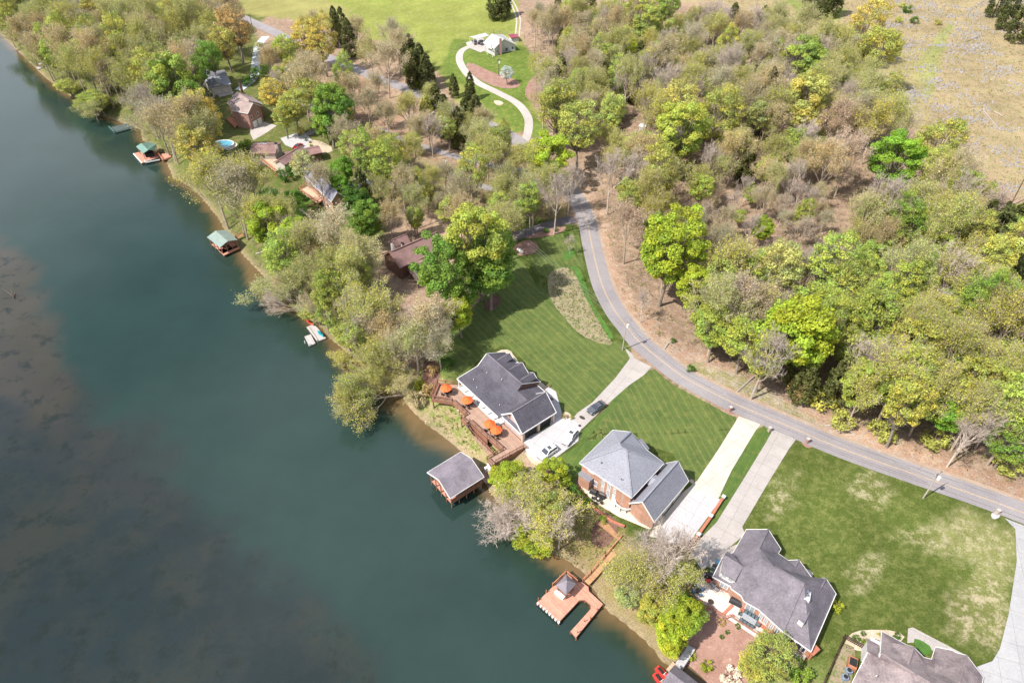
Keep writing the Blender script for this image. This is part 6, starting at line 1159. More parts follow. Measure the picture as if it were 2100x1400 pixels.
def make_tree(kind, seed):
    R = np.random.default_rng(seed); segs = []; tips = []
    if kind in ('dense', 'mid'):
        H = 15; rad = (5.6 if kind == 'dense' else 5.0)*R.uniform(.82, 1.12); cz = H*R.uniform(.58, .66); hz = H*R.uniform(.31, .4)
        lean = R.normal(size=2)*.5; fork = np.array((lean[0], lean[1], H*.3)); segs.append((np.array((0, 0, -1.0)), fork*.5, .34, .27, 8)); segs.append((fork*.5, fork, .27, .22, 8))
        nc = 84 if kind == 'dense' else 84; cl = []
        lob = R.normal(size=(7, 3)); lob /= np.linalg.norm(lob, axis=1, keepdims=True); la = R.uniform(-.42, .34, 7)
        for i in range(nc*3):
            d = R.normal(size=3); d /= np.linalg.norm(d); d[2] = d[2]*.9+.12
            f = 1+sum(a*max(0, d@l)**3 for a, l in zip(la, lob)); q = R.uniform(.45, 1)**.5*f
            p = np.array((lean[0]+d[0]*rad*q*.86, lean[1]+d[1]*rad*q*.86, cz+d[2]*hz*q)); 
            if p[2] < H*.3: continue
            if all(np.linalg.norm((p-c)*np.array((1, 1, 1.2))) > (.95 if kind == 'dense' else 1.05) for c in cl): cl.append(p)
            if len(cl) >= nc: break
        for c in cl:
            if R.uniform() < .62:
                m = fork+(c-fork)*.5+np.array((0, 0, -.5))+R.normal(size=3)*.3; segs.append((fork+(m-fork)*.0, m, .12, .07, 4)); segs.append((m, c, .07, .03, 3))
        for c in cl:
            for _ in range(3 if kind == 'mid' else 1):
                e = R.normal(size=3)*.5+(c-fork)/np.linalg.norm(c-fork)+np.array((0, 0, .3)); e /= np.linalg.norm(e); segs.append((c, c+e*R.uniform(.9, 1.9), .028, .012, 3))
        P = []; Nn = []; S = []; T = []
        for c in cl:
            rc = R.uniform(.7, 1.35) if kind == 'dense' else R.uniform(.6, 1.25); n = int((290 if kind == 'dense' else 160)*rc*rc/1.2); d = R.normal(size=(n, 3)); d /= np.linalg.norm(d, axis=1, keepdims=True); d[:, 2] = d[:, 2]*.8+.15
            rr = R.uniform(.5, 1.08, (n, 1))**.6; P.append(c+d*rr*rc*np.array((1, 1, .75))); Nn.append(d+R.normal(size=(n, 3))*.55+np.array((0, 0, .5))); S.append((.07+.17*R.beta(1.3, 2.6, n))*1.12*(1 if kind == 'dense' else .9))
            t0 = R.uniform(.78, 1.2); hue = R.uniform(-.18, .07); tt = t0*R.uniform(.75, 1.25, n); T.append(np.stack([tt*(1+hue), tt, tt*(1-hue)], 1))
        P = np.concatenate(P); Nn = np.concatenate(Nn); S = np.concatenate(S); T = np.concatenate(T)
        V, Fc = leaves(P, Nn, S, T, R); return H, rad*2, mkmesh('trunk', *tubes_mesh(segs), 'bark'), mkmesh('crown', V, Fc, 'leaf', T), .60
    if kind in ('bud', 'bare'):
        H = 16; base = np.array((0, 0, -1.0)); d = np.array((R.normal()*.05, R.normal()*.05, 1.0)); fork = base+d*(H*.28+1); segs.append((base, fork, .27, .2, 7)); cur = fork; n1 = 7
        top = base+d*H*.62
        for i in range(n1):
            t = i/(n1-1); p = fork+(top-fork)*t; a = i*2.4+R.normal()*.3; out = .95-.45*t; nd = np.array((math.cos(a)*out, math.sin(a)*out, 1.0+.5*t)); nd /= np.linalg.norm(nd); grow(segs, tips, p, nd, H*(.35-.1*t), .11, 1, 3, R, .52, 4, .28, .2)
        segs.append((fork, top, .2, .1, 6)); grow(segs, tips, top, d/np.linalg.norm(d), H*.22, .09, 1, 3, R, .6, 4)
        tw = []; P = []; Nn = []; S = []; T = []
        for p, dd in tips:
            for _ in range(3 if kind == 'bud' else 4):
                nd = dd+R.normal(size=3)*.65; nd /= np.linalg.norm(nd); l = R.uniform(.5, 1.1); tw.append((p, p+nd*l, .026, .013, 3))
        tone = 1.0
        nl = 5 if kind == 'bud' else 0
        V, Fc = [], []
        tn = []
        if kind == 'bud':
            for p, dd in tips:
                n = R.integers(14, 24); t0 = R.uniform(.75, 1.2); P.append(p+R.normal(size=(n, 3))*.48); Nn.append(R.normal(size=(n, 3))+np.array((0, 0, .8))); S.append(.055+.13*R.beta(1.3, 2.4, n)); tt = t0*R.uniform(.8, 1.2, (n, 1)); hue = R.uniform(-.12, .10); T.append(tt*np.array((1+hue, 1, 1-hue)))
            P = np.concatenate(P); Nn = np.concatenate(Nn); S = np.concatenate(S); T = np.concatenate(T); V, Fc = leaves(P, Nn, S, T, R); cm = mkmesh('crown', V, Fc, 'leaf', T); tm = mkmesh('trunk', *tubes_mesh(segs+tw), 'bark')
        else:
            tm = mkmesh('trunk', *tubes_mesh(segs), 'bark'); cm = mkmesh('crown', *tubes_mesh(tw), 'bark')
        return H, 9.2, tm, cm, .64
    if kind == 'cedar':
        H = 10; segs.append((np.array((0, 0, -1.)), np.array((0, 0, H*.9)), .2, .04, 6)); P = []; Nn = []; S = []; T = []
        for i in range(150):
            t = R.uniform(.03, 1)**.85; z = H*t; r0 = 2.9*math.sin(math.pi*min(1, t*.86+.14))**.6*(1-.35*t)*R.uniform(.7, 1.12)+.1; a = R.uniform(0, 6.283); c = np.array((math.cos(a)*r0*.75, math.sin(a)*r0*.75, z)); rc = .45+.55*(1-t)*R.uniform(.7, 1.3); n = int(34*rc+8)
            d = R.normal(size=(n, 3)); d /= np.linalg.norm(d, axis=1, keepdims=True); P.append(c+d*rc*np.array((.8, .8, .9))*R.uniform(.4, 1, (n, 1))); Nn.append(d+R.normal(size=(n, 3))*.5+np.array((0, 0, .3))); S.append(R.uniform(.12, .24, n)); t0 = R.uniform(.65, 1.3); tt = t0*R.uniform(.8, 1.2, (n, 1)); T.append(tt*np.ones((1, 3)))
        P = np.concatenate(P); Nn = np.concatenate(Nn); S = np.concatenate(S); T = np.concatenate(T); V, Fc = leaves(P, Nn, S, T, R); return H, 5.4, mkmesh('trunk', *tubes_mesh(segs), 'bark'), mkmesh('crown', V, Fc, 'leaf', T), .42
    if kind == 'shrub':
        H = 3; 
        for i in range(9): a = i*.7; segs.append((np.array((0, 0, -.3)), np.array((math.cos(a)*R.uniform(.4, 1.3), math.sin(a)*R.uniform(.4, 1.3), R.uniform(1.2, 2.4))), .05, .02, 4))
        P = []; Nn = []; S = []; T = []
        for i in range(24):
            d = R.normal(size=3); d /= np.linalg.norm(d); c = np.array((d[0]*1.4, d[1]*1.4, 1.35+d[2]*.95)); rc = R.uniform(.4, .75); n = int(60*rc); e = R.normal(size=(n, 3)); e /= np.linalg.norm(e, axis=1, keepdims=True); P.append(c+e*rc*R.uniform(.5, 1, (n, 1))); Nn.append(e+np.array((0, 0, .4))+R.normal(size=(n, 3))*.4); S.append(R.uniform(.09, .18, n)); t0 = R.uniform(.75, 1.25); T.append(t0*R.uniform(.8, 1.2, (n, 1))*np.ones((1, 3)))
        P = np.concatenate(P); Nn = np.concatenate(Nn); S = np.concatenate(S); T = np.concatenate(T); V, Fc = leaves(P, Nn, S, T, R); return H, 4.0, mkmesh('stems', *tubes_mesh(segs), 'bark'), mkmesh('crown', V, Fc, 'leaf', T), .45
PROTO = {}
for kind, n in (('dense', 7), ('mid', 7), ('bud', 7), ('bare', 4), ('cedar', 3), ('shrub', 3)): PROTO[kind] = [make_tree(kind, 100*len(kind)+31*i+ord(kind[0])) for i in range(n)]
COL = dict(lime=(.46, .53, .05), green=(.27, .40, .06), vivid=(.27, .45, .05), yellow=(.53, .52, .11), gold=(.65, .56, .14), olive=(.54, .55, .13), pale=(.65, .62, .28), tan=(.62, .51, .26), dark=(.14, .155, .05), deep=(.12, .24, .035), sage=(.51, .53, .18), white=(.8, .77, .68), rust=(.56, .41, .18), pink=(.60, .47, .36), grey=(.58, .52, .32), red=(.38, .03, .08), lightg=(.45, .52, .10))
BARK = {'bare': (.49, .41, .355), 'bud': (.43, .35, .27), 'mid': (.26, .22, .18), 'dense': (.25, .21, .17), 'cedar': (.2, .13, .1), 'shrub': (.24, .18, .14)}
WORD = dict(lime='lime green', green='mid green', vivid='vivid green', yellow='yellow green', gold='golden yellow', olive='olive green', pale='pale cream green', tan='tan brown', dark='very dark green', deep='deep green', sage='grey green', white='white blossoming', rust='rusty orange', pink='pinkish brown', grey='grey', red='crimson', lightg='light green')
KNAME = dict(dense='leafy_tree', mid='leafy_tree', bud='budding_tree', bare='bare_tree', cedar='cedar_tree', shrub='shrub'); KCAT = dict(dense='tree', mid='tree', bud='tree', bare='bare tree', cedar='cedar', shrub='shrub')
KW = dict(dense='dense leafy tree', mid='open leafy tree', bud='budding tree', bare='leafless tree', cedar='cedar', shrub='shrub')
TREES = []; placed = []
def tree(kind, cx, cy, wpx, col, hs=1.0, rz=None, lean=0):
    """crown centre and crown width as seen in the photo, world size from its distance"""
    pr = random.choice(PROTO[kind]); H, Wd, tm, cm, cf = pr
    g = G(cx, cy, 5); _, _, D = proj(g.x, g.y, g.z); s = wpx*D/FPX/Wd; s = min(max(s, .25), 1.7); g = G(cx, cy, H*cf*s*hs); z = hgt(g.x, g.y)
    nm = ('twiggy_tree' if kind == 'bud' and col in ('tan', 'grey', 'pink', 'sage') else KNAME[kind]) if col != 'white' else ('blossoming_tree' if kind != 'shrub' else 'shrub')
    while hgt(g.x, g.y) < .25 and hs > .45: hs *= .88; g = G(cx, cy, H*cf*s*hs)
    z = hgt(g.x, g.y)
    if kind == 'bare' and s*H < 3: return
    o = bpy.data.objects.new(nm, None); o.empty_display_size = .5; C.objects.link(o); o.location = (g.x, g.y, z); o.rotation_euler = (lean*.5, lean, random.random()*6.28 if rz is None else rz); o.scale = (s*random.uniform(.93, 1.08), s*random.uniform(.93, 1.08), s*hs)
    t = bpy.data.objects.new('stems' if kind == 'shrub' else 'trunk', tm); c = bpy.data.objects.new('crown', cm)
    for k in (t, c): C.objects.link(k); k.parent = o
    b = BARK[kind]; v = random.uniform(.8, 1.2); t.color = (b[0]*v, b[1]*v, b[2]*v, 1)
    cc = COL[col]; v = random.uniform(.86, 1.14); h = random.uniform(-.07, .07); c.color = (cc[0]*v*(1+h), cc[1]*v, cc[2]*v*(1-h), 1) if kind != 'bare' else (b[0]*v, b[1]*v, b[2]*v, 1)
    o['category'] = KCAT[kind]; TREES.append((o, kind, col, cx, cy, s*Wd)); placed.append((g.x, g.y, s*Wd/2)); return o
MAN = '''dense 1368 528 150 lime;dense 1437 605 80 lime;dense 1662 690 150 lime 1;dense 1832 328 118 vivid;mid 1928 292 105 yellow;dense 1648 212 108 gold;dense 1650 130 92 lightg;mid 1770 62 70 gold;mid 1800 100 80 yellow
mid 1385 232 112 gold;mid 1455 246 92 yellow;dense 1392 282 96 lightg;dense 1562 472 46 lime 1.3;dense 1556 535 58 lightg;dense 1917 466 62 lime;dense 1905 550 66 green 1.2;mid 1785 655 112 lightg;mid 1860 712 112 yellow;dense 1960 762 74 green;dense 2022 772 110 vivid;dense 1938 828 92 vivid;mid 2066 812 86 yellow;mid 2078 906 86 green;mid 1845 642 66 yellow
mid 1530 700 100 lightg;mid 1600 560 90 sage;bud 1500 560 100 olive;mid 1475 540 80 sage;mid 1700 560 96 lightg;mid 2000 632 96 lightg;mid 1660 620 100 lightg;cedar 1530 345 46 dark;dense 1284 392 52 lightg;mid 1190 268 120 olive;dense 1120 322 100 lime;mid 1150 232 90 yellow;mid 1040 150 30 white;dense 1240 130 60 lightg;dense 1195 130 70 lightg;dense 1350 115 46 lime;dense 1300 118 40 lime;dense 1330 60 60 olive
cedar 2040 490 90 dark;cedar 2085 470 90 dark;cedar 2010 470 60 dark;cedar 2090 545 80 dark;cedar 2060 560 70 dark;cedar 2070 25 60 dark;cedar 2095 50 60 dark;cedar 2050 0 60 dark;cedar 1665 0 40 dark;cedar 1690 5 44 dark;cedar 1712 2 40 dark;cedar 1012 12 34 dark;cedar 1026 14 34 dark;cedar 1036 10 30 dark;cedar 690 68 26 dark 1.4;cedar 700 45 26 dark;cedar 716 86 42 dark;cedar 685 40 24 dark;cedar 840 120 46 dark;cedar 862 140 50 dark;cedar 875 155 40 dark;cedar 848 150 40 dark;cedar 964 182 26 dark 1.2;cedar 930 180 26 dark;cedar 895 225 46 dark;cedar 912 245 46 dark;cedar 960 225 40 dark;cedar 975 245 46 dark;cedar 875 240 40 olive;cedar 940 270 46 dark;cedar 1570 215 50 dark 1.3;cedar 1600 80 40 dark;cedar 1560 60 40 dark;cedar 1500 55 40 dark;cedar 1630 110 34 dark;cedar 1180 45 34 dark;cedar 1210 20 34 dark;cedar 1140 190 50 dark;cedar 1150 170 46 dark;cedar 1300 170 50 dark;cedar 1310 130 40 dark;cedar 1620 640 50 dark;cedar 1650 790 60 dark;cedar 1720 790 70 dark;cedar 1640 760 60 dark
shrub 1640 800 90 rust;shrub 1690 820 80 olive;shrub 1810 880 90 olive;shrub 1730 860 60 olive;shrub 1920 900 80 olive;shrub 2070 950 70 olive;shrub 1415 755 24 deep;shrub 1380 698 16 deep
dense 556 462 112 lime .9;dense 610 488 80 lime;mid 590 530 90 lightg;dense 912 560 118 green 1.3;dense 985 512 108 lightg 1.15;dense 1005 560 96 green 1.0;dense 955 600 90 green;dense 945 640 70 lime;dense 668 222 72 green 1.15;dense 668 255 60 green;mid 415 245 100 gold;mid 402 300 104 gold;mid 430 345 80 yellow;bud 440 380 86 olive;bud 480 400 90 grey;bud 510 370 80 olive;mid 545 420 60 deep
dense 697 345 58 vivid 1.2;dense 700 385 50 vivid;cedar 742 392 46 dark;dense 735 420 66 deep;dense 750 455 70 green;mid 800 345 70 lightg;mid 770 300 66 olive;mid 622 338 60 pale;shrub 585 355 44 deep;shrub 505 300 60 green;shrub 600 400 50 deep;shrub 470 345 60 deep;shrub 545 405 50 deep
mid 680 600 84 lightg 1.3;mid 655 560 60 lightg;mid 612 560 66 olive;bud 560 600 90 sage;bud 650 640 70 sage;bud 750 548 80 pale .65;bud 730 520 80 pale;bud 770 640 90 olive;bud 880 660 84 grey;bud 850 700 84 sage;bud 900 700 70 grey;bare 865 660 70 grey;mid 735 620 60 lightg;bud 690 480 90 grey;bud 640 500 70 olive;bud 720 560 80 olive
bud 790 775 84 olive;bud 830 790 60 pale;shrub 833 765 40 white;shrub 862 790 34 lime;shrub 855 815 50 grey;shrub 880 800 40 rust;shrub 760 745 60 rust;bud 700 740 50 olive
dense 1045 982 88 lime .8;mid 1050 1010 60 lime .7;dense 1130 968 62 lime;dense 1150 985 40 lime;bare 1075 1050 130 grey .8;bud 1092 1030 100 olive;bare 1040 1080 110 grey .8;mid 1100 1105 86 lime .8;bud 1130 1070 110 olive;bare 1150 1075 80 grey;mid 1130 1040 80 olive;shrub 1180 1010 44 deep
dense 1385 1262 92 lime .85;dense 1372 1300 84 lime .85;dense 1340 1250 70 yellow .85;bud 1285 1195 80 pale .8;bud 1292 1165 60 pale .8;bud 1300 1180 90 olive;mid 1290 1225 56 sage .8;bare 1340 1125 90 pink;bare 1395 1115 80 pink;bare 1370 1160 110 pink;bud 1330 1190 90 olive;bud 1400 1190 80 olive;shrub 1400 1240 70 deep;shrub 1235 1065 24 green;shrub 1200 1030 30 deep
mid 1575 1350 96 yellow .7;mid 1545 1370 80 yellow .7;shrub 1500 1385 50 white;shrub 1650 1390 60 green;shrub 1615 1360 70 deep;shrub 1450 1365 34 lime;shrub 1418 1345 24 lime;shrub 1716 1241 36 lime;shrub 1480 1305 12 deep;shrub 1492 1295 12 deep;shrub 1513 1283 14 deep;shrub 1480 1275 20 rust;shrub 1755 1308 22 deep;shrub 1775 1315 20 green;shrub 1790 1320 20 deep;shrub 1840 1303 20 deep;shrub 1770 1298 14 deep;shrub 1805 1300 14 yellow
shrub 1862 18 26 deep;shrub 1876 42 22 deep;shrub 1845 40 20 olive;shrub 1925 45 18 olive;shrub 1797 22 10 deep;shrub 1833 98 12 deep;shrub 1850 10 16 olive;shrub 1158 852 16 tan;shrub 1172 856 12 yellow;shrub 1125 790 10 tan;shrub 1133 845 16 tan;shrub 1197 572 12 deep;shrub 1120 472 16 deep;shrub 1140 470 14 deep;shrub 1160 480 18 deep;shrub 1170 508 14 green;bare 1170 500 26 grey;shrub 770 270 26 gold;shrub 615 268 24 gold;shrub 628 287 8 deep;shrub 636 291 8 deep;shrub 638 298 8 deep;shrub 915 745 40 deep;bare 895 650 60 grey;shrub 885 760 34 rust
bare 1140 400 56 pale 1.4;bare 1168 375 50 pale 1.3;bare 1960 560 90 grey;bare 1920 620 60 grey;bare 1690 530 60 grey;bare 1580 600 70 grey;bare 300 218 60 grey;bare 1320 620 30 grey 1.6;bare 1790 740 90 grey;bare 2000 870 90 grey;bare 1980 900 80 grey;bud 2040 860 80 olive
dense 1015 530 80 green 1.1;dense 412 152 46 green 1.2;bud 655 372 46 grey 1.3;dense 350 180 84 lightg 1.2;dense 385 205 80 green 1.2;mid 330 150 70 yellow;mid 640 190 60 olive;mid 600 170 60 tan;bud 720 190 50 tan;bud 752 212 50 grey;mid 705 228 46 yellow;bud 795 238 46 tan;bud 835 225 50 olive;bud 770 180 46 grey;bud 680 200 46 olive;bud 860 265 46 tan;mid 480 60 86 rust;mid 460 90 60 gold;mid 210 40 64 gold;mid 260 90 52 lightg;mid 340 170 70 green;mid 310 130 66 lightg;mid 395 150 60 green 1.2;mid 430 115 50 green 1.2;mid 365 110 50 lightg;cedar 298 22 24 deep;cedar 395 55 30 deep;cedar 430 30 34 deep;cedar 350 20 30 sage;mid 330 55 50 olive;shrub 388 88 16 red;shrub 375 55 16 red;shrub 368 50 14 white;shrub 392 82 10 white;shrub 296 63 14 white;shrub 306 72 12 white;shrub 540 105 30 white;shrub 525 150 34 deep;shrub 545 140 34 deep;shrub 505 165 30 deep;shrub 530 95 26 pale
mid 625 80 66 gold;mid 660 90 60 gold;bud 640 50 40 tan;bud 730 60 40 tan;bud 800 70 46 grey;bud 760 110 50 sage;mid 590 105 50 lightg;mid 700 150 36 lightg 1.6;mid 600 140 46 yellow;bud 790 130 60 grey;bud 815 95 50 grey;shrub 855 172 30 lime;bud 620 180 60 tan;mid 560 190 60 gold;mid 600 220 60 olive;mid 580 240 44 olive;bud 640 150 60 tan;mid 850 290 34 lime;mid 715 300 50 olive;cedar 760 295 40 olive;cedar 790 310 40 sage'''
for tok in MAN.replace('\n', ';').split(';'):
    p = tok.split(); tree(p[0], float(p[1]), float(p[2]), float(p[3]), p[4], float(p[5]) if len(p) > 5 else 1.0)
def lean_tree(kind, base, tip, tz, col, sc_=1.0, pick=0):
    H, Wd, tm, cm, cf = PROTO[kind][pick]; B = G(*base); T_ = W(tip[0], tip[1], tz); d = T_-B; s = d.length/(H*cf)
    o = bpy.data.objects.new(KNAME[kind], None); C.objects.link(o); o.location = B; o.rotation_euler = d.to_track_quat('Z', 'Y').to_euler(); o.scale = (s*sc_, s*sc_, s)
    for nm, me_ in (('trunk', tm), ('crown', cm)):
        k = bpy.data.objects.new(nm, me_); C.objects.link(k); k.parent = o; k.color = (*BARK[kind], 1) if nm == 'trunk' or kind == 'bare' else (*COL[col], 1)
    o['category'] = KCAT[kind]; TREES.append((o, kind, col, tip[0], tip[1], s*Wd)); placed.append((B.x, B.y, 2))
lean_tree('bud', (832,808), (738,822), 4.0, 'yellow', 1.0, 1); lean_tree('bud', (836,800), (752,795), 6.0, 'lightg', .9, 5); lean_tree('bud', (828,798), (778,775), 6.0, 'olive', .9, 2); lean_tree('bud', (820,785), (765,745), 6.0, 'lightg', .8, 3); lean_tree('bare', (645,645), (578,622), 4.5, 'grey', .8, 1); lean_tree('bud', (640,638), (590,590), 7, 'tan', .8, 4); lean_tree('bare', (1130,1085), (1050,1060), 5.0, 'grey', .8, 0); lean_tree('mid', (700,705), (672,640), 9, 'lightg', .7, 3)
# filled woods
def inp(x, y, poly): return bool(inpoly(np.array([float(x)]), np.array([float(y)]), np.array([a for a, b in poly], float), np.array([b for a, b in poly], float))[0])
NOT = [[(925,60),(1080,60),(1110,100),(1095,160),(1060,180),(1090,230),(1100,290),(1060,290),(1040,235),(990,210),(930,150)], [(455,175),(545,185),(590,235),(570,300),(480,290)], [(490,280),(570,250),(650,250),(690,310),(650,370),(540,385)], [(600,345),(730,345),(735,410),(690,450),(600,430)],
       [(735,470),(900,450),(970,500),(930,640),(750,640)], [(1290,240),(1340,240),(1340,290),(1250,290)], [(1060,440),(1190,450),(1240,600),(1060,530)], [(395,120),(480,150),(470,185),(400,190)], [(525,60),(550,60),(540,150),(510,200),(480,190)], [(1765,290),(1900,290),(1900,405),(1765,405)], [(1295,540),(1445,540),(1445,650),(1295,650)], [(1585,700),(1740,700),(1740,790),(1585,790)], [(495,470),(625,470),(625,545),(495,545)], [(1600,220),(1690,220),(1690,270),(1600,270)], [(250,262),(385,262),(385,345),(250,345)], [(225,225),(300,225),(300,290),(225,290)], [(700,150),(860,195),(900,250),(820,260),(740,220)]]
def near_road(x, y, d=8.5):
    return float(pldist(np.array([x]), np.array([y]), np.array([p.x for p in rc]), np.array([p.y for p in rc]))[0]) < d
def fill(poly, n, mind, table, wr, seed, not_=NOT):
    R = random.Random(seed); xs = [a for a, b in poly]; ys = [b for a, b in poly]; cnt = 0; tr = 0
    while cnt < n and tr < n*60:
        tr += 1; x = R.uniform(min(xs), max(xs)); y = min(ys)+(max(ys)-min(ys))*R.random()**.9
        if not inp(x, y, poly) or any(inp(x, y, q_) for q_ in not_): continue
        g = G(x, y, 8)
        if near_road(g.x, g.y): continue
        w = R.uniform(*wr)
        if any((g.x-a)**2+(g.y-b)**2 < (mind+r*.38)**2 for a, b, r in placed): continue
        k, c, _ = R.choices(table, [t[2] for t in table])[0]; D = proj(g.x, g.y, g.z)[2]; ws = w*(.55 if k == 'cedar' else (.5 if k == 'shrub' else 1))
        tree(k, x, y, ws*FPX/D, c, R.uniform(1.0, 1.3)); cnt += 1
    return cnt
WOODS = [(1090,20),(1450,15),(1640,60),(1740,90),(1800,150),(1830,230),(1940,300),(1990,340),(2000,390),(2100,440),(2100,950),(2000,930),(1900,900),(1760,860),(1620,790),(1500,730),(1400,690),(1330,640),(1280,580),(1240,480),(1205,390),(1240,280),(1110,200),(1090,110)]
T1 = [('bud','olive',5), ('bud','yellow',2), ('bud','sage',3), ('bud','tan',4), ('bare','grey',3.2), ('bud','pink',1), ('mid','olive',3), ('mid','lightg',2), ('mid','yellow',1.4), ('dense','lightg',.8), ('cedar','dark',1.6), ('mid','sage',1.2)]
UPW = [(1085,15),(1450,5),(1640,50),(1740,90),(1800,150),(1840,230),(1700,260),(1500,250),(1340,190),(1330,240),(1250,250),(1110,200),(1090,110)]
T0 = [('bud','sage',4), ('bud','olive',4), ('bare','grey',3), ('bud','grey',3), ('cedar','dark',2.5), ('mid','olive',2), ('mid','lightg',1.5), ('bud','tan',2)]
n0 = fill(UPW, 185, .2, T0, (7, 10.5), 15)
LOW = [(1290,580),(1420,530),(1600,560),(1750,540),(1850,440),(2100,440),(2100,950),(2000,930),(1900,900),(1760,860),(1620,790),(1500,730),(1400,690),(1330,640)]
T3 = [('mid','yellow',3), ('mid','lightg',4), ('dense','lightg',2), ('bud','olive',3), ('bud','yellow',2), ('mid','olive',2), ('bare','grey',1.2), ('mid','green',1)]
THIN = [(1380,395),(1500,380),(1760,400),(1770,520),(1700,560),(1600,540),(1450,560),(1400,500)]
nt = fill(THIN, 46, .4, [('bare','grey',3), ('bud','tan',3), ('bud','grey',2), ('bud','olive',2), ('bud','pink',2), ('mid','lightg',.7)], (3.8, 6.2), 35)
NOT.append(THIN)
n1 = fill(LOW, 62, 2.0, T3, (7, 11), 25)+fill(WOODS, 185, 1.8, T1, (6.5, 10.5), 5)
T2 = [('bud','olive',4), ('bud','tan',3), ('bud','sage',3), ('mid','olive',3), ('mid','lightg',1.5), ('bare','grey',1.6), ('mid','yellow',1), ('bud','grey',2)]
n2 = fill([(0,-5),(180,-10),(300,-5),(480,-8),(500,60),(430,80),(400,150),(340,200),(440,290),(372,345),(335,320),(285,285),(240,248),(185,228),(90,160),(25,95),(0,60)], 125, .7, T2, (9, 13), 6)
n3 = fill([(530,110),(700,150),(760,250),(800,250),(890,330),(980,350),(1100,370),(1150,430),(1040,470),(900,410),(780,400),(720,330),(640,240),(560,200)], 38, 1.6, T2+[('cedar','dark',1)], (6, 10), 7)
n4 = fill([(780,400),(1040,385),(1060,430),(960,440),(860,450),(790,450)], 10, 1.5, T2+[('shrub','olive',3)], (5, 8), 8)
n5 = fill([(860,190),(1000,250),(1080,300),(1180,340),(1180,420),(1080,350),(900,290),(850,230)], 22, 1.5, T2+[('cedar','dark',2)], (6, 9), 9)
n6 = fill([(400,370),(480,430),(480,470),(520,540),(640,640),(700,690),(820,760),(880,740),(780,640),(780,560),(640,470),(560,430)], 34, 1.0, T2, (6, 9), 10)
print('TREES', len(TREES), n0, n1, n2, n3, n4, n5, n6)
# labels: kind words, the nearest landmark, and the rank from the left among the same
LM = [((40,40),'on the far upper left river bank'), ((150,130),'by the small white dock'), ((250,200),'above the dark green dock'), ((300,60),'around the dark roofed garden house'), ((330,250),'behind the teal roofed boathouse'), ((430,160),'around the pale roofed garage house'), ((400,340),'on the bank below the blue pool'), ((480,80),'by the blue gravel drive'), ((510,230),'around the dormered brick house'), ((600,110),'along the far road'), ((590,320),'around the long brown roofed house'), ((690,60),'at the meadow edge above the far road'), ((640,200),'above the white parking pad'), ((670,400),'around the slate roofed brick house'), ((480,450),'above the sage roofed boathouse'), ((580,500),'right of the sage roofed boathouse'), ((800,110),'between the meadow and the far road'), ((800,300),'between the two wooded lanes'), ((900,230),'in the dark clump above the clay bank'), ((880,360),'by the lane utility pole'), ((1000,420),'above the pale dirt clearing'), ((620,620),'overhanging the kayak dock'), ((730,600),'around the stone fire ring'), ((730,500),'left of the brown roofed house'), ((900,560),'around the pale deck'), ((870,700),'at the shaded lawn edge'), ((780,790),'on the point left of the big deck'), ((1030,30),'beside the farm track'), ((1050,150),'in the farmhouse garden'), ((1070,330),'below the farm drive'), ((1150,460),'along the dark driveway'), ((1150,150),'right of the farmhouse'), ((1180,270),'above the white shed clearing'), ((1250,60),'in the top middle woods'), ((1400,50),'along the top edge of the woods'), ((1550,80),'in the upper woods corner'), ((1310,180),'in the upper left woods'), ((1450,180),'in the upper woods centre'), ((1600,200),'in the upper right woods'), ((1740,120),'on the edge of the rocky pasture'), ((1400,290),'right of the white shed'), ((1560,330),'in the middle woods'), ((1750,300),'in the woods left of the pasture'), ((1920,300),'at the lower corner of the pasture'), ((1290,420),'above the road bend'), ((1440,430),'in the thin woods right of the bend'), ((1640,440),'in the thin woods centre'), ((1820,450),'in the right woods'), ((2040,500),'below the tall dark pole'), ((1330,560),'just right of the curving road'), ((1480,580),'behind the clay roadside'), ((1650,580),'in the lower middle woods'), ((1850,620),'in the lower right woods'), ((2040,660),'at the right edge of the lower woods'), ((1420,700),'on the rocks above the road'), ((1640,720),'above the two driveway mouths'), ((1800,820),'above the road past the driveways'), ((2020,860),'above the right roadside pole'), ((1080,1000),'right of the grey boathouse'), ((1120,1090),'on the bank left of the boardwalk'), ((1200,1030),'below the tan patio'), ((1280,1180),'right of the coral dock boardwalk'), ((1370,1100),'below the white parking pad'), ((1380,1270),'above the bottom boathouse'), ((1480,1290),'in the mulch garden'), ((1600,1370),'below the terrace wall'), ((1720,1240),'beside the mauve roofed house'), ((1790,1310),'by the taupe roofed house'), ((1150,850),'around the charcoal roofed house')]
groups = {}
for rec in TREES:
    o, k, c, x, y, w = rec; j = min(range(len(LM)), key=lambda i: ((LM[i][0][0]-x)**2+1.6*(LM[i][0][1]-y)**2)); groups.setdefault((j, k, c), []).append(rec)
ORD = ['first', 'second', 'third', 'fourth', 'fifth', 'sixth', 'seventh', 'eighth', 'ninth', 'tenth', 'eleventh', 'twelfth', 'thirteenth', 'fourteenth', 'fifteenth', 'sixteenth', 'seventeenth', 'eighteenth', 'nineteenth', 'twentieth']
ORD += ['twenty '+w for w in ORD[:9]]+['thirtieth']+['thirty '+w for w in ORD[:9]]
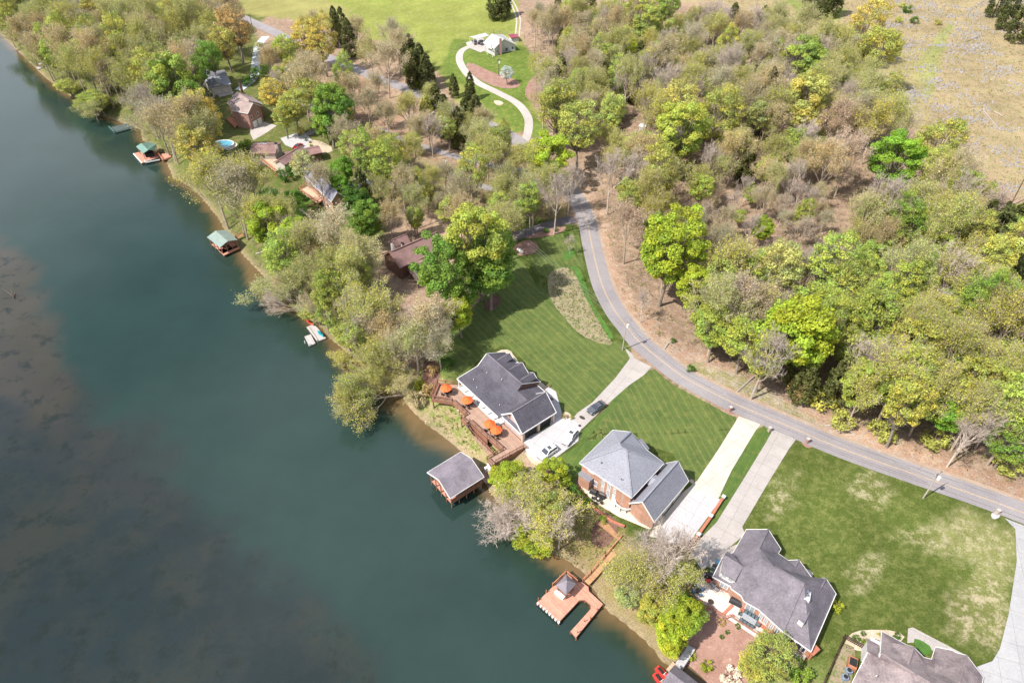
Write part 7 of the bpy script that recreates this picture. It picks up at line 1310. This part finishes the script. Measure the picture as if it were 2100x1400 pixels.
for (j, k, c), L_ in groups.items():
    L_.sort(key=lambda r: r[3]); wd = '' if k == 'bare' else WORD[c]+' '; kw = 'twiggy tree' if k == 'bud' and c in ('tan', 'grey', 'pink', 'sage') else KW[k]
    if k == 'bare': wd = 'pale grey ' if c == 'grey' else WORD[c]+' tinged '
    for i, r in enumerate(L_):
        r[0]['label'] = (f'{wd}{kw} {LM[j][1]}' if len(L_) == 1 else f'{ORD[min(i, 38)]} {wd}{kw} from left {LM[j][1]}')
        r[0]['group'] = {'cedar': 'dark cedars of the hillside', 'shrub': 'shrubs and bushes'}.get(k, 'trees of the river bank and woods')
# ---------------------------------------------------------------- undergrowth, rocks (uncountable)
def scatter(polys, n, seed, not_road=True):
    R = np.random.default_rng(seed); out = []
    X0 = min(a for p in polys for a, b in p); X1 = max(a for p in polys for a, b in p); Y0 = min(b for p in polys for a, b in p); Y1 = max(b for p in polys for a, b in p)
    W0 = [G(X, Y) for X in (max(X0, 0), min(X1, 2100)) for Y in (max(Y0, 0), min(Y1, 1400))]; x = R.uniform(min(p.x for p in W0), max(p.x for p in W0), n*6); y = R.uniform(min(p.y for p in W0), max(p.y for p in W0), n*6)
    ix = np.clip(np.searchsorted(GX, x)-1, 0, NX-2); iy = np.clip(np.searchsorted(GY, y)-1, 0, NY-2); a = (x-GX[ix])/(GX[ix+1]-GX[ix]); b = (y-GY[iy])/(GY[iy+1]-GY[iy]); z = (HH[iy, ix]*(1-a)+HH[iy, ix+1]*a)*(1-b)+(HH[iy+1, ix]*(1-a)+HH[iy+1, ix+1]*a)*b
    px, py = vproj(x, y, z); m = np.zeros(len(x), bool)
    for p in polys: m |= inpoly(px, py, np.array([a for a, b in p], float), np.array([b for a, b in p], float))
    if not_road: m &= pldist(x, y, np.array([p.x for p in rc]), np.array([p.y for p in rc])) > 4.5
    P = np.stack([x, y, z], 1)[m][:n]; return P
UP = [WOODS, [(1250,560),(1330,690),(1450,740),(1650,830),(1850,920),(2100,1000),(2100,960),(1850,880),(1640,780),(1450,700),(1300,620)], [(500,100),(640,120),(800,250),(900,330),(1180,400),(1160,450),(1040,475),(900,440),(780,440),(730,330),(560,250)], [(430,400),(520,540),(640,640),(700,700),(840,780),(880,720),(780,620),(640,470)], [(0,0),(480,0),(500,60),(340,190),(440,290),(350,340),(60,110),(0,60)]]
P = scatter(UP, 16000, 21); R = np.random.default_rng(5); segs = []
for p in P[:9500]:
    for k in range(R.integers(3, 7)):
        d = R.normal(size=3)*.7; d[2] = abs(d[2])+.5; l = R.uniform(.5, 1.9); segs.append((p, p+d*l*.7, .03, .012, 3))
vs, fs = tubes_mesh(segs); um = mkmesh('undergrowth_twigs', vs, fs, 'bark'); uo = bpy.data.objects.new('undergrowth_twigs', um); uo.color = (.33, .27, .23, 1); C.objects.link(uo); tag(uo, 'dry brown brush and saplings over the woodland floor', kind='stuff')
PP = np.repeat(P[2500:], 7, axis=0)+R.normal(size=((len(P)-2500)*7, 3))*np.array((.55, .55, .25))+np.array((0, 0, .4)); T = np.repeat(R.uniform(.7, 1.3, (len(P)-2500, 1))*(1+R.normal(size=(len(P)-2500, 3))*.12), 7, axis=0)
V, Fc = leaves(PP, R.normal(size=PP.shape)+np.array((0, 0, 1.)), R.uniform(.1, .22, len(PP)), T, R); um = mkmesh('undergrowth_leaves', V, Fc, 'leaf', T); uo = bpy.data.objects.new('undergrowth_leaves', um); uo.color = (.25, .29, .08, 1); C.objects.link(uo); tag(uo, 'low green and tan ground cover leaves under the trees', kind='stuff')
def rocks(name, polys, n, smin, smax, mat, label, seed, clumps=None):
    P = scatter(polys, n, seed, True); R = np.random.default_rng(seed); vs = []; fs = []
    if clumps:
        c = P[:clumps]; P = c[R.integers(0, len(c), n)]+R.normal(size=(n, 3))*np.array((2.6, 1.8, 0))
        for p in P: p[2] = hgt(p[0], p[1])
        P = P[pldist(P[:, 0], P[:, 1], np.array([p.x for p in rc]), np.array([p.y for p in rc])) > 4.0]
    for p in P:
        s = R.uniform(smin, smax); k = len(vs); pts = []
        for t in range(6): a = t/6*6.283+R.uniform(-.3, .3); q_ = R.uniform(.6, 1.1)*s; pts.append((p[0]+math.cos(a)*q_, p[1]+math.sin(a)*q_*.7, p[2]-.05))
        h = s*R.uniform(.35, .7); tp = [(p[0]+(x-p[0])*.6+R.normal()*s*.1, p[1]+(y-p[1])*.6, p[2]+h*R.uniform(.7, 1.1)) for x, y, z in pts]; vs += pts+tp
        for t in range(6): fs.append((k+t, k+(t+1) % 6, k+6+(t+1) % 6, k+6+t))
        fs.append(tuple(range(k+6, k+12)))
    me = mkmesh(name, vs, fs, mat); o = bpy.data.objects.new(name, me); C.objects.link(o); tag(o, label, kind='stuff')
rocks('limestone_rocks', [[(1790,0),(2100,0),(2100,440),(2000,360),(1980,280),(1880,250),(1830,150)]], 2600, .2, .85, 'limestone', 'scattered pale limestone outcrops on the dry hillside', 31, 130)
rocks('roadside_rocks', [[(1230,560),(1300,640),(1420,730),(1560,790),(1700,860),(1900,940),(2100,1010),(2100,1050),(1850,960),(1600,870),(1440,800),(1320,710),(1240,620)]], 800, .08, .3, 'limestone', 'loose pale rocks strewn along the clay cutting above the road', 32, 160)
rocks('bank_rocks', [[(660,680),(700,710),(745,745),(735,760),(690,720),(655,690)], [(1380,1390),(1440,1360),(1420,1340),(1390,1360)], [(1150,1130),(1200,1170),(1190,1180),(1140,1140)], [(850,850),(880,880),(910,880),(880,850)]], 500, .12, .4, 'tan_stone', 'rounded stones along the water line', 33)
P = scatter([[(1128,565),(1160,550),(1180,550),(1230,650),(1256,703),(1240,704),(1190,686),(1135,620)], [(880,790),(940,830),(1010,920),(960,930),(890,870)], [(1010,1070),(1190,1000),(1290,1110),(1190,1170)]], 1500, 47, False); n = len(P); PP = np.repeat(P, 5, axis=0)+R.normal(size=(n*5, 3))*np.array((.2, .2, .05))+np.array((0, 0, .15)); T = np.repeat(R.uniform(.6, 1.3, (n, 1))*(1+R.normal(size=(n, 3))*.15), 5, axis=0)
V, Fc = leaves(PP, R.normal(size=PP.shape)+np.array((0, 0, .6)), R.uniform(.08, .18, len(PP)), T, R); um = mkmesh('bed_weeds', V, Fc, 'leaf', T); uo = bpy.data.objects.new('bed_weeds', um); uo.color = (.27, .29, .10, 1); C.objects.link(uo); tag(uo, 'patchy weeds and ground cover in the beds and on the bank', kind='stuff')
# tufts in the rough meadow and pasture
P = scatter([[(1780,0),(2100,0),(2100,440),(2000,390),(1980,290),(1860,240)], [(1470,0),(1800,0),(1800,100),(1600,30)]], 5000, 41); n = len(P); PP = np.repeat(P, 3, axis=0)+R.normal(size=(n*3, 3))*np.array((.4, .4, .08))+np.array((0, 0, .18)); T = np.repeat(R.uniform(.75, 1.25, (n, 1))*np.ones((1, 3)), 3, axis=0)
V, Fc = leaves(PP, R.normal(size=PP.shape)+np.array((0, 0, .6)), R.uniform(.1, .25, len(PP)), T, R); um = mkmesh('pasture_tufts', V, Fc, 'leaf', T); uo = bpy.data.objects.new('pasture_tufts', um); uo.color = (.36, .30, .15, 1); C.objects.link(uo); tag(uo, 'dry tan grass tufts over the rocky hillside', kind='stuff')
